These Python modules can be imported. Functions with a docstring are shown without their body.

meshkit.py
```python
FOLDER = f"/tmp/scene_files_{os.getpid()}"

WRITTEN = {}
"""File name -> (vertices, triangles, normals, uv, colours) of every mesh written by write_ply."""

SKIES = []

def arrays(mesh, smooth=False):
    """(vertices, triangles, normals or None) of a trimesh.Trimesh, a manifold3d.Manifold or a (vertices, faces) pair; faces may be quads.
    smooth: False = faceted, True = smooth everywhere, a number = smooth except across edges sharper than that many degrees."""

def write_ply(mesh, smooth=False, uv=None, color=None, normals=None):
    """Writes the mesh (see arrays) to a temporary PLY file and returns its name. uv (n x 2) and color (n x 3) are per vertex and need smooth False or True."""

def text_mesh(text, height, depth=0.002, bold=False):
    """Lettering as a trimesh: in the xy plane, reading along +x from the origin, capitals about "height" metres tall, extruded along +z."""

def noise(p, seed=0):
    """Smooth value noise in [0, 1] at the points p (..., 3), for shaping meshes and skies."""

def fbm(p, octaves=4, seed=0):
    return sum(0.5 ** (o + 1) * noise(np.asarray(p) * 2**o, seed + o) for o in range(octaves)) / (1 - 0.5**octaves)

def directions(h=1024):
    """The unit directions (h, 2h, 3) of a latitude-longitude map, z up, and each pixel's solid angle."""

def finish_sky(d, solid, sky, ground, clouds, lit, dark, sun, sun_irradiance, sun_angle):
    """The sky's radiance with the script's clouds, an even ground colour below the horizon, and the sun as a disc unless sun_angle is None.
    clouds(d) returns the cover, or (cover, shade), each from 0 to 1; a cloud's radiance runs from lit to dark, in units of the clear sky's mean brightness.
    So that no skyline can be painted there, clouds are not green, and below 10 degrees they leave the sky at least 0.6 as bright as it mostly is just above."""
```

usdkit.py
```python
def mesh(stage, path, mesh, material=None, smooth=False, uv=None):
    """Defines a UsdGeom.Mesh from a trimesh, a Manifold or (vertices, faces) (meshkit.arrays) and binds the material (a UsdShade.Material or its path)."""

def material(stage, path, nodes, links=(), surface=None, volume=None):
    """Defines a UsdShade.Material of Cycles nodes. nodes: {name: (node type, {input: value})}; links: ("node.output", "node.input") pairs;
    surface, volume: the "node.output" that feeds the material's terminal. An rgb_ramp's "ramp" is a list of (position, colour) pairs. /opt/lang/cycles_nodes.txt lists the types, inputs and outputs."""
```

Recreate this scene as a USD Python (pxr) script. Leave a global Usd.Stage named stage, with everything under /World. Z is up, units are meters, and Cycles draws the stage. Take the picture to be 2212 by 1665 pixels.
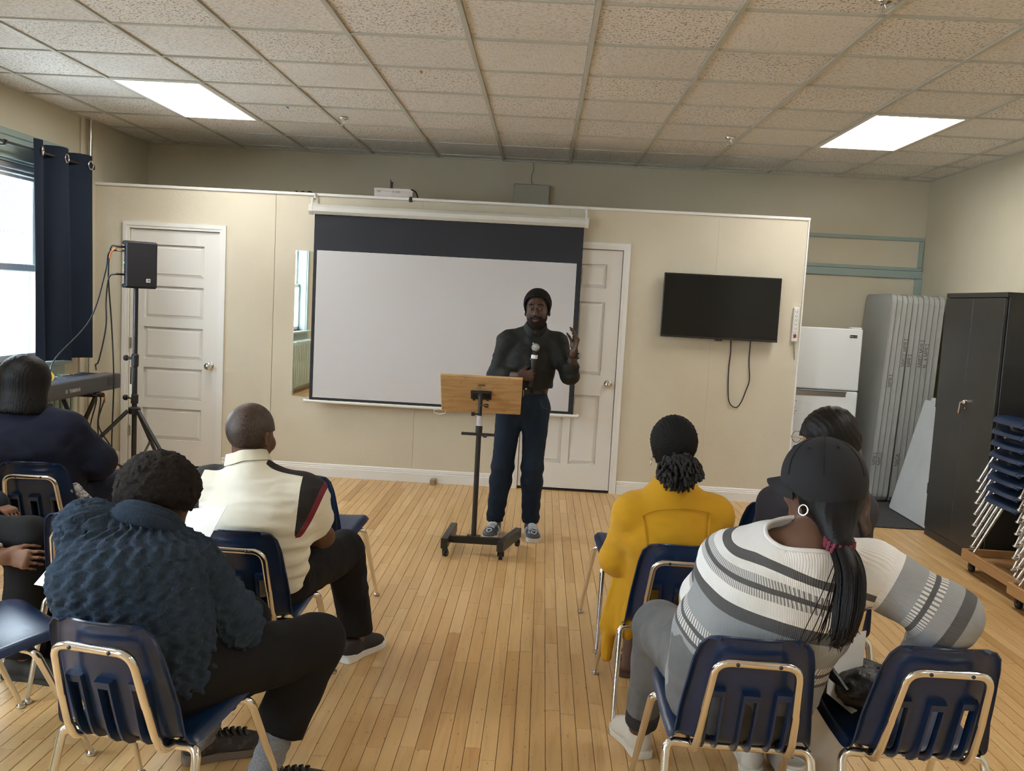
import math, random
import numpy as np, trimesh, usdkit, meshkit
import manifold3d as m3
from shapely.geometry import Polygon, box as sbox
from pxr import Usd, UsdGeom, UsdLux, UsdShade, Gf, Sdf, Vt

# ---------------------------------------------------------------- camera, sky, exposure
stage = Usd.Stage.CreateInMemory()
UsdGeom.SetStageUpAxis(stage, 'Z'); UsdGeom.SetStageMetersPerUnit(stage, 1.0)
UsdGeom.Xform.Define(stage, '/World'); UsdGeom.Scope.Define(stage, '/World/Looks')
F, YAW, PITCH, ROLL, HC = 1930.2, .0309, .0950, .0535, 1.58
_f = np.array([-math.sin(YAW)*math.cos(PITCH), math.cos(YAW)*math.cos(PITCH), -math.sin(PITCH)])
_r0 = np.array([math.cos(YAW), math.sin(YAW), 0]); _u0 = np.cross(_r0, _f)
_r = math.cos(ROLL)*_r0 + math.sin(ROLL)*_u0; _u = -math.sin(ROLL)*_r0 + math.cos(ROLL)*_u0
cam = UsdGeom.Camera.Define(stage, '/World/camera')
cam.AddTransformOp().Set(Gf.Matrix4d(*_r, 0, *_u, 0, *(-_f), 0, 0, 0, HC, 1))
cam.CreateHorizontalApertureAttr(36.0); cam.CreateVerticalApertureAttr(36.0*1665/2212)
cam.CreateFocalLengthAttr(36.0*F/2212); cam.CreateClippingRangeAttr((0.05, 500.0)); cam.CreateFStopAttr(0.0)
EXPOSURE, SKY, LAMP = 0.50, 5.5, 11.0
cam.CreateExposureAttr(EXPOSURE)
dome = UsdLux.DomeLight.Define(stage, '/World/sky'); dome.CreateIntensityAttr(SKY); dome.CreateColorAttr(Gf.Vec3f(.80, .90, 1.0))

def at(px, py, y=None, x=None, z=None):
    """the point of the room seen at a pixel of the photograph, on the plane y, x or z"""
    d = _r*(px-1106)/F + _u*(832.5-py)/F + _f
    o = np.array([0, 0, HC]); k, v = (1, y) if y is not None else (0, x) if x is not None else (2, z)
    return o + d*(v-o[k])/d[k]
def pix(p):
    d = np.asarray(p, float) - [0, 0, HC]; w = d@_f
    return np.stack([1106+F*(d@_r)/w, 832.5-F*(d@_u)/w], -1)

# ---------------------------------------------------------------- prims, names, labels
_used = {}
def numbered(parent, name):
    n = _used.get((parent, name), 0); _used[(parent, name)] = n+1
    return f'{parent}/{name}' if n == 0 else f'{parent}/{name}_{n:03d}'
def tag(o, label=None, cat=None, group=None, kind=None):
    p = o.GetPrim()
    for k, v in (('label', label), ('category', cat), ('group', group), ('kind', kind)):
        if v: p.SetCustomDataByKey(k, v)
    return o
def path_of(parent): return '/World' if parent is None else str(parent.GetPath())
def obj(name, mesh, mat, parent=None, smooth=30, label=None, cat=None, group=None, kind=None, prim=None):
    if isinstance(mesh, list): mesh = cat_mesh(mesh)
    m = usdkit.mesh(stage, numbered(path_of(parent), name), mesh, mat, smooth=False if prim else smooth)
    if prim:                       # {name: per-vertex floats}; smooth normals everywhere
        v, f, n = meshkit.arrays(mesh, True)
        m.CreateNormalsAttr(Vt.Vec3fArray.FromNumpy(n.astype(np.float32))); m.SetNormalsInterpolation('vertex')
        for k, a in prim.items():
            UsdGeom.PrimvarsAPI(m).CreatePrimvar(k, Sdf.ValueTypeNames.FloatArray, 'vertex').Set(Vt.FloatArray.FromNumpy(np.asarray(a, np.float32)))
    return tag(m, label, cat, group, kind)
def thing(name, label=None, cat=None, loc=(0, 0, 0), rz=0., group=None, kind=None):
    x = UsdGeom.Xform.Define(stage, numbered('/World', name))
    x.AddTranslateOp().Set(Gf.Vec3d(*map(float, loc))); x.AddRotateZOp().Set(float(rz))
    return tag(x, label, cat, group, kind)
def part(name, parent):            # a part that has sub-parts and no mesh of its own
    return UsdGeom.Xform.Define(stage, numbered(path_of(parent), name))
def dup(src, loc, rz, label=None, group=None, tilt=None):
    x = UsdGeom.Xform.Define(stage, numbered('/World', src.GetPrim().GetName()))
    x.GetPrim().GetReferences().AddInternalReference(src.GetPath())
    x.ClearXformOpOrder(); 
    x.AddTranslateOp().Set(Gf.Vec3d(*map(float, loc))); x.AddRotateZOp().Set(float(rz))
    x.GetPrim().SetInstanceable(True)
    return tag(x, label, None, group)

# ---------------------------------------------------------------- meshes
def cat_mesh(ms):
    V, Fc, n = [], [], 0
    for m in ms:
        v, f, _ = meshkit.arrays(m)
        V.append(v); Fc.append(f+n); n += len(v)
    return trimesh.Trimesh(np.vstack(V), np.vstack(Fc), process=False)
def tm(man):
    k = man.to_mesh(); return trimesh.Trimesh(k.vert_properties[:, :3], k.tri_verts, process=False)
def move(m, t=(0, 0, 0), rx=0, ry=0, rz=0):
    m = m.copy() if isinstance(m, trimesh.Trimesh) else tm(m)
    M = trimesh.transformations.euler_matrix(*np.radians([rx, ry, rz]), 'sxyz'); M[:3, 3] = t
    m.apply_transform(M); return m
def box(lo, hi, r=0.0):
    lo, hi = np.minimum(lo, hi).astype(float), np.maximum(lo, hi).astype(float)
    if r <= 0:
        return move(trimesh.creation.box(hi-lo), (lo+hi)/2)
    r = min(r, .49*float((hi-lo).min())); pts = []
    for sx in (0, 1):
        for sy in (0, 1):
            for sz in (0, 1):
                c = np.where([sx, sy, sz], hi, lo); s = np.where([sx, sy, sz], -1, 1)*r
                for k in range(3):
                    q = c + s; q[k] = c[k]; pts.append(q)
    return tm(m3.Manifold.hull_points(np.array(pts)))
def rrbox(lo, hi, r, n=3):
    """box rounded with n segments"""
    lo, hi = np.asarray(lo, float)+r, np.asarray(hi, float)-r
    s = m3.Manifold.sphere(r, 4*n)
    return tm(m3.Manifold.batch_hull([s.translate([*(np.where([i, j, k], hi, lo))]) for i in (0, 1) for j in (0, 1) for k in (0, 1)]))
def extr(poly, lo, hi, plane='xz'):
    """polygon extruded: plane xz -> along y, xy -> along z, yz -> along x"""
    m = trimesh.creation.extrude_polygon(poly, hi-lo, engine='earcut'); v = m.vertices.copy()
    if plane == 'xz': v = np.stack([v[:, 0], hi-v[:, 2], v[:, 1]], 1)
    elif plane == 'yz': v = np.stack([lo+v[:, 2], v[:, 0], v[:, 1]], 1)
    else: v = np.stack([v[:, 0], v[:, 1], lo+v[:, 2]], 1)
    return trimesh.Trimesh(v, m.faces, process=False)
def spline(p, n=8, closed=False):
    p = np.asarray(p, float)
    if len(p) < 3: return p
    q = np.vstack([p[-1], p, p[:2]]) if closed else np.vstack([2*p[0]-p[1], p, 2*p[-1]-p[-2]])
    out, t = [], np.linspace(0, 1, n, endpoint=False)[:, None]
    for i in range(len(q)-3):
        a, b, c, d = q[i:i+4]
        out.append(.5*((2*b)+(c-a)*t+(2*a-5*b+4*c-d)*t**2+(3*b-a-3*c+d)*t**3))
    o = np.vstack(out)
    return o if closed else np.vstack([o, p[-1]])
def fillet(p, r, n=6):
    """polyline with rounded corners"""
    p = [np.asarray(q, float) for q in p]; out = [p[0]]
    for a, b, c in zip(p, p[1:], p[2:]):
        u, w = a-b, c-b; lu, lw = np.linalg.norm(u), np.linalg.norm(w); u, w = u/lu, w/lw
        ang = math.acos(np.clip(u@w, -1, 1)); d = min(r/max(math.tan(ang/2), 1e-6), .48*lu, .48*lw)
        s, e = b+u*d, b+w*d
        for t in np.linspace(0, 1, n): out.append((1-t)**2*s + 2*t*(1-t)*b + t*t*e)
    return np.array(out+[p[-1]])
def tube(pts, r, sides=10, cap=True, closed=False, flat=1.0):
    p = np.asarray(pts, float); n = len(p); r = np.broadcast_to(np.asarray(r, float), (n,))
    t = np.gradient(p, axis=0) if not closed else np.roll(p, -1, 0)-np.roll(p, 1, 0)
    t /= np.linalg.norm(t, axis=1, keepdims=True)+1e-12
    a = np.cross(t[0], [0, 0, 1.] if abs(t[0][2]) < .9 else [1., 0, 0]); a /= np.linalg.norm(a)
    A = []
    for k in range(n):
        a = a - t[k]*(a@t[k]); a = a/(np.linalg.norm(a)+1e-12); A.append(a)
    A = np.array(A); B = np.cross(t, A)
    th = np.arange(sides)*2*np.pi/sides
    v = (p[:, None]+r[:, None, None]*(np.cos(th)[None, :, None]*A[:, None]+flat*np.sin(th)[None, :, None]*B[:, None])).reshape(-1, 3)
    m = n if closed else n-1
    i, j = np.meshgrid(np.arange(m), np.arange(sides), indexing='ij'); i2 = (i+1) % n; j2 = (j+1) % sides
    q = np.stack([i*sides+j, i*sides+j2, i2*sides+j2, i2*sides+j], -1).reshape(-1, 4)
    f = np.vstack([q[:, [0, 1, 2]], q[:, [0, 2, 3]]])
    if cap and not closed:
        v = np.vstack([v, p[0], p[-1]]); k = np.arange(sides); k2 = (k+1) % sides
        f = np.vstack([f, np.stack([np.full(sides, len(v)-2), k2, k], 1), np.stack([np.full(sides, len(v)-1), (n-1)*sides+k, (n-1)*sides+k2], 1)])
    return trimesh.Trimesh(v, f, process=False)
def lathe(prof, sides=20, c=(0, 0, 0), axis='z'):
    """profile of (radius, height) turned about an axis"""
    pr = np.asarray(prof, float); th = np.arange(sides)*2*np.pi/sides
    v = np.stack([pr[:, None, 0]*np.cos(th), pr[:, None, 0]*np.sin(th), np.broadcast_to(pr[:, None, 1], (len(pr), sides))], -1).reshape(-1, 3)
    i, j = np.meshgrid(np.arange(len(pr)-1), np.arange(sides), indexing='ij'); j2 = (j+1) % sides
    q = np.stack([i*sides+j, i*sides+j2, (i+1)*sides+j2, (i+1)*sides+j], -1).reshape(-1, 4)
    if axis == 'y': v = v[:, [0, 2, 1]]*[1, -1, 1]
    if axis == 'x': v = v[:, [2, 1, 0]]*[1, 1, -1]
    return trimesh.Trimesh(v+np.asarray(c, float), np.vstack([q[:, [0, 1, 2]], q[:, [0, 2, 3]]]), process=False)
def cyl(a, b, r, sides=16, r2=None): return tube([a, b], [r, r if r2 is None else r2], sides)
def bevel_plate(x0, x1, z0, z1, y, d, inset):
    """a raised panel in the xz plane: its face is d nearer than y (towards -y), its edges slope over inset"""
    a = [(x0, y, z0), (x1, y, z0), (x1, y, z1), (x0, y, z1)]
    b = [(x0+inset, y-d, z0+inset), (x1-inset, y-d, z0+inset), (x1-inset, y-d, z1-inset), (x0+inset, y-d, z1-inset)]
    v = np.array(a+b, float); f = [(4, 5, 6), (4, 6, 7)]
    for k in range(4): f += [(k, (k+1) % 4, 4+(k+1) % 4), (k, 4+(k+1) % 4, 4+k)]
    return trimesh.Trimesh(v, f, process=False)
def text(s, h, origin, right, up, depth=.0012, bold=False, squash=1.0):
    m = meshkit.text_mesh(s, h, depth, bold); v = np.array(m.vertices); r = np.asarray(right, float); u = np.asarray(up, float)
    r, u = r/np.linalg.norm(r), u/np.linalg.norm(u); n = np.cross(r, u)
    return trimesh.Trimesh(np.asarray(origin, float)+v[:, :1]*squash*r+v[:, 1:2]*u+v[:, 2:3]*n, m.faces, process=False)

# ---------------------------------------------------------------- materials
def M(name, col, rough=.5, metal=0., spec=.5, bump=None, var=None, extra=None, sheen=None):
    """principled; bump=(scale, strength, stretch, distance); var=(scale, colour2, stretch, lo, hi) mixes a second colour in by noise"""
    P = {'base_color': col, 'roughness': rough, 'metallic': metal, 'specular_ior_level': spec}
    if sheen: P.update(sheen_weight=sheen, sheen_roughness=.6)
    P.update(extra or {})
    nodes, links = {'p': ('principled_bsdf', P)}, []
    if bump or var: nodes['tc'] = ('geometry', {})
    if var:
        sc, c2, st, lo, hi = var
        nodes['mv'] = ('mapping', {'scale': st}); nodes['nv'] = ('noise_texture', {'scale': sc, 'detail': 4.0, 'roughness': .6})
        nodes['rv'] = ('rgb_ramp', {'ramp': [(lo, col), (hi, c2)]})
        links += [('tc.position', 'mv.vector'), ('mv.vector', 'nv.vector'), ('nv.fac', 'rv.fac'), ('rv.color', 'p.base_color')]
    if bump:
        sc, s, st, dist = bump
        nodes['mb'] = ('mapping', {'scale': st}); nodes['nb'] = ('noise_texture', {'scale': sc, 'detail': 3.0})
        nodes['b'] = ('bump', {'strength': s, 'distance': dist})
        links += [('tc.position', 'mb.vector'), ('mb.vector', 'nb.vector'), ('nb.fac', 'b.height'), ('b.normal', 'p.normal')]
    return usdkit.material(stage, '/World/Looks/'+name, nodes, links, surface='p.BSDF')
ONE = (1., 1., 1.)
mt = {}
mt['cream'] = M('cream_paint', (.645, .59, .465), .55, bump=(60, .25, ONE, .004), var=(1.3, (.605, .55, .43), ONE, .35, .7))
mt['wall'] = M('wall_paint', (.60, .55, .42), .6, bump=(25, .25, ONE, .006), var=(.9, (.555, .505, .385), ONE, .35, .7))
mt['white'] = M('white_trim', (.78, .77, .74), .4)
mt['door'] = M('door_paint', (.76, .74, .70), .38, bump=(80, .12, (1, 1, .12), .003))
mt['dark_gap'] = M('dark_gap', (.02, .018, .015), .9)
mt['green'] = M('green_trim_paint', (.30, .38, .35), .4, bump=(30, .15, ONE, .004))
mt['grille'] = M('radiator_paint', (.40, .47, .41), .45, bump=(50, .2, ONE, .003))
mt['chrome'] = M('chrome', (.75, .73, .70), .16, 1.0)
mt['steel'] = M('brushed_steel', (.6, .58, .54), .3, 1.0)
mt['brass'] = M('gold_metal', (.75, .5, .2), .25, 1.0)
mt['black_metal'] = M('black_metal', (.018, .018, .019), .38)
mt['black_plastic'] = M('black_plastic', (.014, .014, .016), .45)
mt['rubber'] = M('rubber', (.02, .02, .02), .75)
mt['grey_plastic'] = M('grey_plastic', (.35, .35, .34), .5)
mt['white_plastic'] = M('white_plastic', (.75, .74, .71), .35)
mt['chair'] = M('navy_plastic', (.006, .021, .068), .27, bump=(220, .2, ONE, .001), var=(3, (.009, .025, .068), ONE, .3, .75))
mt['cable'] = M('cable_black', (.02, .02, .02), .5)
mt['grey_cable'] = M('cable_grey', (.28, .28, .26), .5)
mt['orange'] = M('cable_orange', (.7, .2, .04), .5)
mt['curtain'] = M('navy_curtain', (.0095, .0155, .031), .85, bump=(300, .3, (1, 1, .3), .002), spec=.25)
mt['screen_black'] = M('screen_black', (.016, .018, .026), .7)
mt['screen_white'] = M('screen_white', (.58, .57, .58), .75, bump=(2.2, .25, (1, 1, .5), .03))
mt['housing'] = M('screen_housing', (.66, .66, .61), .35)
mt['tv_glass'] = M('tv_glass', (.006, .006, .007), .12, spec=.4)
mt['tv_body'] = M('tv_body', (.012, .012, .013), .35)
mt['fridge'] = M('fridge_white', (.74, .76, .76), .28)
mt['fridge_dark'] = M('fridge_gap', (.12, .12, .13), .5)
mt['table'] = M('table_grey', (.40, .41, .39), .5, bump=(180, .3, ONE, .0015), var=(2, (.34, .35, .33), ONE, .3, .7))
mt['board'] = M('panel_grey', (.50, .52, .53), .45, var=(3, (.44, .46, .47), ONE, .4, .75))
mt['marker'] = M('marker_ink', (.06, .06, .06), .7)
mt['cabinet'] = M('cabinet_black', (.022, .021, .02), .42, bump=(90, .2, ONE, .0015), var=(2.5, (.032, .03, .028), ONE, .4, .7))
mt['mat'] = M('floor_mat', (.035, .036, .037), .95, bump=(300, .6, ONE, .003), var=(60, (.06, .06, .062), ONE, .4, .7))
mt['dolly'] = M('dolly_wood', (.50, .29, .12), .55, bump=(30, .2, (1, .1, 1), .003), var=(9, (.36, .19, .075), (1, .15, 2), .35, .75))
mt['cardboard'] = M('old_wood_block', (.30, .22, .13), .8)
mt['mirror'] = M('mirror_glass', (.90, .92, .91), .015, 1.0)
mt['keys_white'] = M('piano_white', (.8, .8, .77), .3)
mt['keyboard'] = M('piano_body', (.035, .035, .04), .4)
mt['logo'] = M('logo_silver', (.55, .55, .56), .4)
mt['yellow'] = M('yellow_plastic', (.80, .50, .02), .4)
mt['blue'] = M('blue_plastic', (.05, .22, .65), .4)
mt['paper'] = M('paper', (.78, .77, .75), .7)
mt['ink'] = M('print_ink', (.18, .17, .17), .8)
mt['speaker'] = M('speaker_black', (.013, .014, .018), .55, bump=(260, .4, ONE, .002))
mt['grill'] = M('speaker_grill', (.011, .012, .018), .6, bump=(700, .5, ONE, .002))
mt['diffuser'] = usdkit.material(stage, '/World/Looks/lamp_diffuser', {'e': ('emission', {'color': (1.0, .98, .93), 'strength': LAMP})}, [], surface='e.emission')
mt['led'] = usdkit.material(stage, '/World/Looks/led_green', {'e': ('emission', {'color': (.05, 1.0, .35), 'strength': 4.0})}, [], surface='e.emission')
mt['glass'] = usdkit.material(stage, '/World/Looks/window_glass', {'t': ('transparent_bsdf', {'color': (.93, .96, .97)}), 'g': ('glossy_bsdf', {'roughness': .02}), 'm': ('mix_closure', {'fac': .05})},
    [('t.BSDF', 'm.closure1'), ('g.BSDF', 'm.closure2')], surface='m.closure')
mt['wire'] = M('guard_wire', (.10, .11, .12), .6)
mt['outside_wall'] = M('outside_siding', (.70, .72, .75), .8, var=(2, (.6, .64, .70), (1, .3, 4), .3, .7))
mt['snow'] = M('outside_ground', (.75, .76, .78), .9, var=(.5, (.6, .6, .6), ONE, .4, .7))

def tile_material(name, sx, sy, dark, seed):
    """mineral ceiling tile: small dark fissures of the board, longer one way"""
    nd = {'g': ('geometry', {}), 'm': ('mapping', {'scale': (sx, sy, 1.), 'location': (seed, seed*1.7, 0)}),
          'n': ('noise_texture', {'scale': 1.0, 'detail': 2.0, 'roughness': .55, 'distortion': .6}),
          'r': ('rgb_ramp', {'ramp': [(0, (.80, .775, .73)), (.56, (.80, .775, .73)), (.62, dark), (1, dark)]}),
          'n2': ('noise_texture', {'scale': 1.2, 'detail': 3.0}), 'r2': ('rgb_ramp', {'ramp': [(.3, (.94, .93, .91)), (.7, (1.04, 1.02, 1.0))]}),
          'x': ('mix', {'mix_type': 'multiply', 'fac': 1.0}), 'b': ('bump', {'strength': .5, 'distance': .006, 'invert': True}),
          'p': ('principled_bsdf', {'roughness': .9, 'specular_ior_level': .2})}
    ln = [('g.position', 'm.vector'), ('m.vector', 'n.vector'), ('n.fac', 'r.fac'), ('g.position', 'n2.vector'), ('n2.fac', 'r2.fac'), ('r.color', 'x.color1'), ('r2.color', 'x.color2'),
          ('x.color', 'p.base_color'), ('n.fac', 'b.height'), ('b.normal', 'p.normal')]
    return usdkit.material(stage, '/World/Looks/'+name, nd, ln, surface='p.BSDF')
mt['tile'] = tile_material('ceiling_tile', 85, 72, (.34, .31, .27), 0.)
mt['tile2'] = tile_material('ceiling_tile_lined', 52, 190, (.42, .385, .34), 3.)
mt['tile3'] = tile_material('ceiling_tile_fine', 90, 85, (.58, .54, .48), 7.)
mt['tee'] = M('ceiling_grid', (.52, .515, .45), .5)

def wood_floor():
    """maple strips: tone per strip comes from the mesh, grain and flecks from noise stretched along the strip"""
    nd = {'g': ('geometry', {}), 'a': ('attribute', {'attribute': 'tone'}),
          'rt': ('rgb_ramp', {'ramp': [(0, (.46, .255, .095)), (.25, (.57, .345, .14)), (.6, (.64, .41, .18)), (1, (.70, .475, .23))]}),
          'cx': ('combine_xyz', {}), 'va': ('vector_math', {'math_type': 'add'}),
          'm': ('mapping', {'scale': (22., 1.6, 1.)}), 'n': ('noise_texture', {'scale': 1.0, 'detail': 5.0, 'roughness': .6, 'distortion': 1.2}),
          'rg': ('rgb_ramp', {'ramp': [(.25, (.80, .74, .66)), (.5, (1., 1., 1.)), (.75, (1.08, 1.06, 1.03))]}),
          'x': ('mix', {'mix_type': 'multiply', 'fac': 1.0}),
          'm2': ('mapping', {'scale': (70., 30., 1.)}), 'n2': ('noise_texture', {'scale': 1.0, 'detail': 2.0}),
          'r2': ('rgb_ramp', {'ramp': [(.0, (1, 1, 1)), (.67, (1, 1, 1)), (.72, (.55, .45, .36))]}), 'x2': ('mix', {'mix_type': 'multiply', 'fac': .8}),
          'b': ('bump', {'strength': .15, 'distance': .002}),
          'p': ('principled_bsdf', {'roughness': .36, 'specular_ior_level': .45})}
    ln = [('a.fac', 'rt.fac'), ('a.fac', 'cx.x'), ('a.fac', 'cx.y'), ('m.vector', 'va.vector1'), ('cx.vector', 'va.vector2'), ('g.position', 'm.vector'), ('va.vector', 'n.vector'), ('n.fac', 'rg.fac'),
          ('rt.color', 'x.color1'), ('rg.color', 'x.color2'), ('g.position', 'm2.vector'), ('m2.vector', 'n2.vector'), ('n2.fac', 'r2.fac'), ('x.color', 'x2.color1'), ('r2.color', 'x2.color2'),
          ('x2.color', 'p.base_color'), ('n.fac', 'b.height'), ('b.normal', 'p.normal')]
    return usdkit.material(stage, '/World/Looks/maple_strip', nd, ln, surface='p.BSDF')
mt['floor'] = wood_floor()

# ---------------------------------------------------------------- the room
XL, XR, YB, YF, ZC, YP = -3.796, 3.456, 8.43, -4.0, 2.86, 7.46
rng = np.random.default_rng(7)

# floor: maple strips 57 mm wide; the 300 that show largest are parts, the rest one part
def strip(x0, x1, y0, y1, dz):
    b = .0009; v = []
    for i, z in ((0, -.012), (0, dz-b), (b, dz)):
        v += [(x0+i, y0+i, z), (x1-i, y0+i, z), (x1-i, y1-i, z), (x0+i, y1-i, z)]
    f = [(8, 9, 10), (8, 10, 11)]
    for l in (0, 4):
        for k in range(4): a, c = l+k, l+(k+1) % 4; f += [(a, c, c+4), (a, c+4, a+4)]
    return np.array(v), np.array(f)
floor = thing('floor', 'pale maple strip floor of the hall, boards running towards the partition wall', None, kind='structure')
obj('subfloor', box((XL-.05, YF-.05, -.06), (XR+.05, YB+.05, -.0095)), mt['dark_gap'], floor)
boards = []
W = .0572
for i in range(int((XR-XL)/W)+1):
    y = YF - rng.uniform(0, .8)
    while y < YB:
        L = rng.choice([.35, .5, .65, .8, 1.0, 1.3], p=[.12, .2, .24, .22, .14, .08])*rng.uniform(.85, 1.15)
        x0, y0, y1 = XL+i*W, max(y, YF), min(y+L, YB); y += L
        if y1-y0 < .03: continue
        boards.append((x0+.0009, min(x0+W-.0009, XR), y0+.0006, y1-.0006, rng.uniform(-.0004, .0004), float(np.clip(rng.normal(.56, .19), .12, 1))))
def shown(b):
    c = np.array([[b[0], b[2], 0], [b[1], b[2], 0], [b[1], b[3], 0], [b[0], b[3], 0]])
    if c[:, 1].min() < 1.0: return 0
    p = pix(c); p = np.clip(p, [0, 0], [2212, 1665]); x, y = p[:, 0], p[:, 1]
    return .5*abs(np.dot(x, np.roll(y, -1))-np.dot(y, np.roll(x, -1)))
sh = np.array([shown(b) for b in boards]); big = set(np.argsort(-sh)[:290])
vs, fs, ts, n = [], [], [], 0
for k, b in enumerate(boards):
    v, f = strip(*b[:5])
    if k in big: obj('board', trimesh.Trimesh(v, f, process=False), mt['floor'], floor, smooth=False).GetPrim(); P = UsdGeom.PrimvarsAPI(stage.GetPrimAtPath(f'/World/floor/board' + (f'_{_used[("/World/floor","board")]-1:03d}' if _used[("/World/floor", "board")] > 1 else ''))); P.CreatePrimvar('tone', Sdf.ValueTypeNames.FloatArray, 'vertex').Set(Vt.FloatArray([b[5]]*len(v)))
    else: vs.append(v); fs.append(f+n); n += len(v); ts += [b[5]]*len(v)
m = usdkit.mesh(stage, '/World/floor/board_field', trimesh.Trimesh(np.vstack(vs), np.vstack(fs), process=False), mt['floor'])
UsdGeom.PrimvarsAPI(m).CreatePrimvar('tone', Sdf.ValueTypeNames.FloatArray, 'vertex').Set(Vt.FloatArray(ts)); tag(m, kind='stuff')

# ceiling: 2 ft grid with lay-in mineral tiles, each a part
G, GX, GY = .6096, -2.276, 3.980
ceil = thing('ceiling', 'suspended ceiling of fissured mineral tiles in a metal grid', None, kind='structure')
obj('plenum', box((XL-.05, YF-.05, ZC+.05), (XR+.05, YB+.05, ZC+.1)), mt['dark_gap'], ceil)
xs = [XL]+[GX+i*G for i in range(-2, 10) if XL < GX+i*G < XR]+[XR]
ys = [YF]+[GY+j*G for j in range(-13, 8) if YF < GY+j*G < YB]+[YB]
lamps = [(GX-G, GY+3*G), (GX+7*G, GY+3*G), (GX-G, GY-3*G), (GX+7*G, GY-3*G), (GX-G, GY-9*G), (GX+7*G, GY-9*G)]
def lamp_at(x, y): return any(lx-.01 < x < lx+G+.01 and ly-.01 < y < ly+2*G+.01 for lx, ly in lamps)
def tile_mesh(x0, x1, y0, y1, dz):
    g, b, v = .009, .006, []
    x0 += g; x1 -= g; y0 += g; y1 -= g
    for i, z in ((0, ZC+.03), (0, ZC+.008+b+dz), (b, ZC+.008+dz)):
        v += [(x0+i, y0+i, z), (x1-i, y0+i, z), (x1-i, y1-i, z), (x0+i, y1-i, z)]
    f = [(8, 10, 9), (8, 11, 10)]
    for l in (0, 4):
        for k in range(4): a, c = l+k, l+(k+1) % 4; f += [(a, c+4, c), (a, a+4, c+4)]
    return trimesh.Trimesh(np.array(v), np.array(f), process=False)
for i, (x0, x1) in enumerate(zip(xs, xs[1:])):
    for j, (y0, y1) in enumerate(zip(ys, ys[1:])):
        if x1-x0 < .03 or y1-y0 < .03 or lamp_at((x0+x1)/2, (y0+y1)/2): continue
        k = 'tile3' if (i*7+j*5) % 9 == 0 else ('tile' if (i+j) % 2 else 'tile2')
        obj('tile', tile_mesh(x0, x1, y0, y1, rng.uniform(-.0015, .0015)), mt[k], ceil, smooth=False)
for x in xs[1:-1]: obj('grid_runner', box((x-.012, YF, ZC-.001), (x+.012, YB, ZC+.02)), mt['tee'], ceil, smooth=False)
for y in ys[1:-1]: obj('cross_tee', [box((a+.013, y-.010, ZC), (b-.013, y+.010, ZC+.019)) for a, b in zip(xs, xs[1:]) if not lamp_at((a+b)/2, y-.02) or not lamp_at((a+b)/2, y+.02)], mt['tee'], ceil, smooth=False)
for e in ((box((XL, YB-.02, ZC-.004), (XR, YB, ZC+.01))), box((XL, YF, ZC-.004), (XL+.02, YB, ZC+.01)), box((XR-.02, YF, ZC-.004), (XR, YB, ZC+.01))): obj('wall_angle', e, mt['tee'], ceil, smooth=False)
where = ['above the keyboard and curtained window', 'above the tall black cabinet', 'out of view over the left seats', 'out of view over the right seats', 'at the rear left', 'at the rear right']
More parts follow.
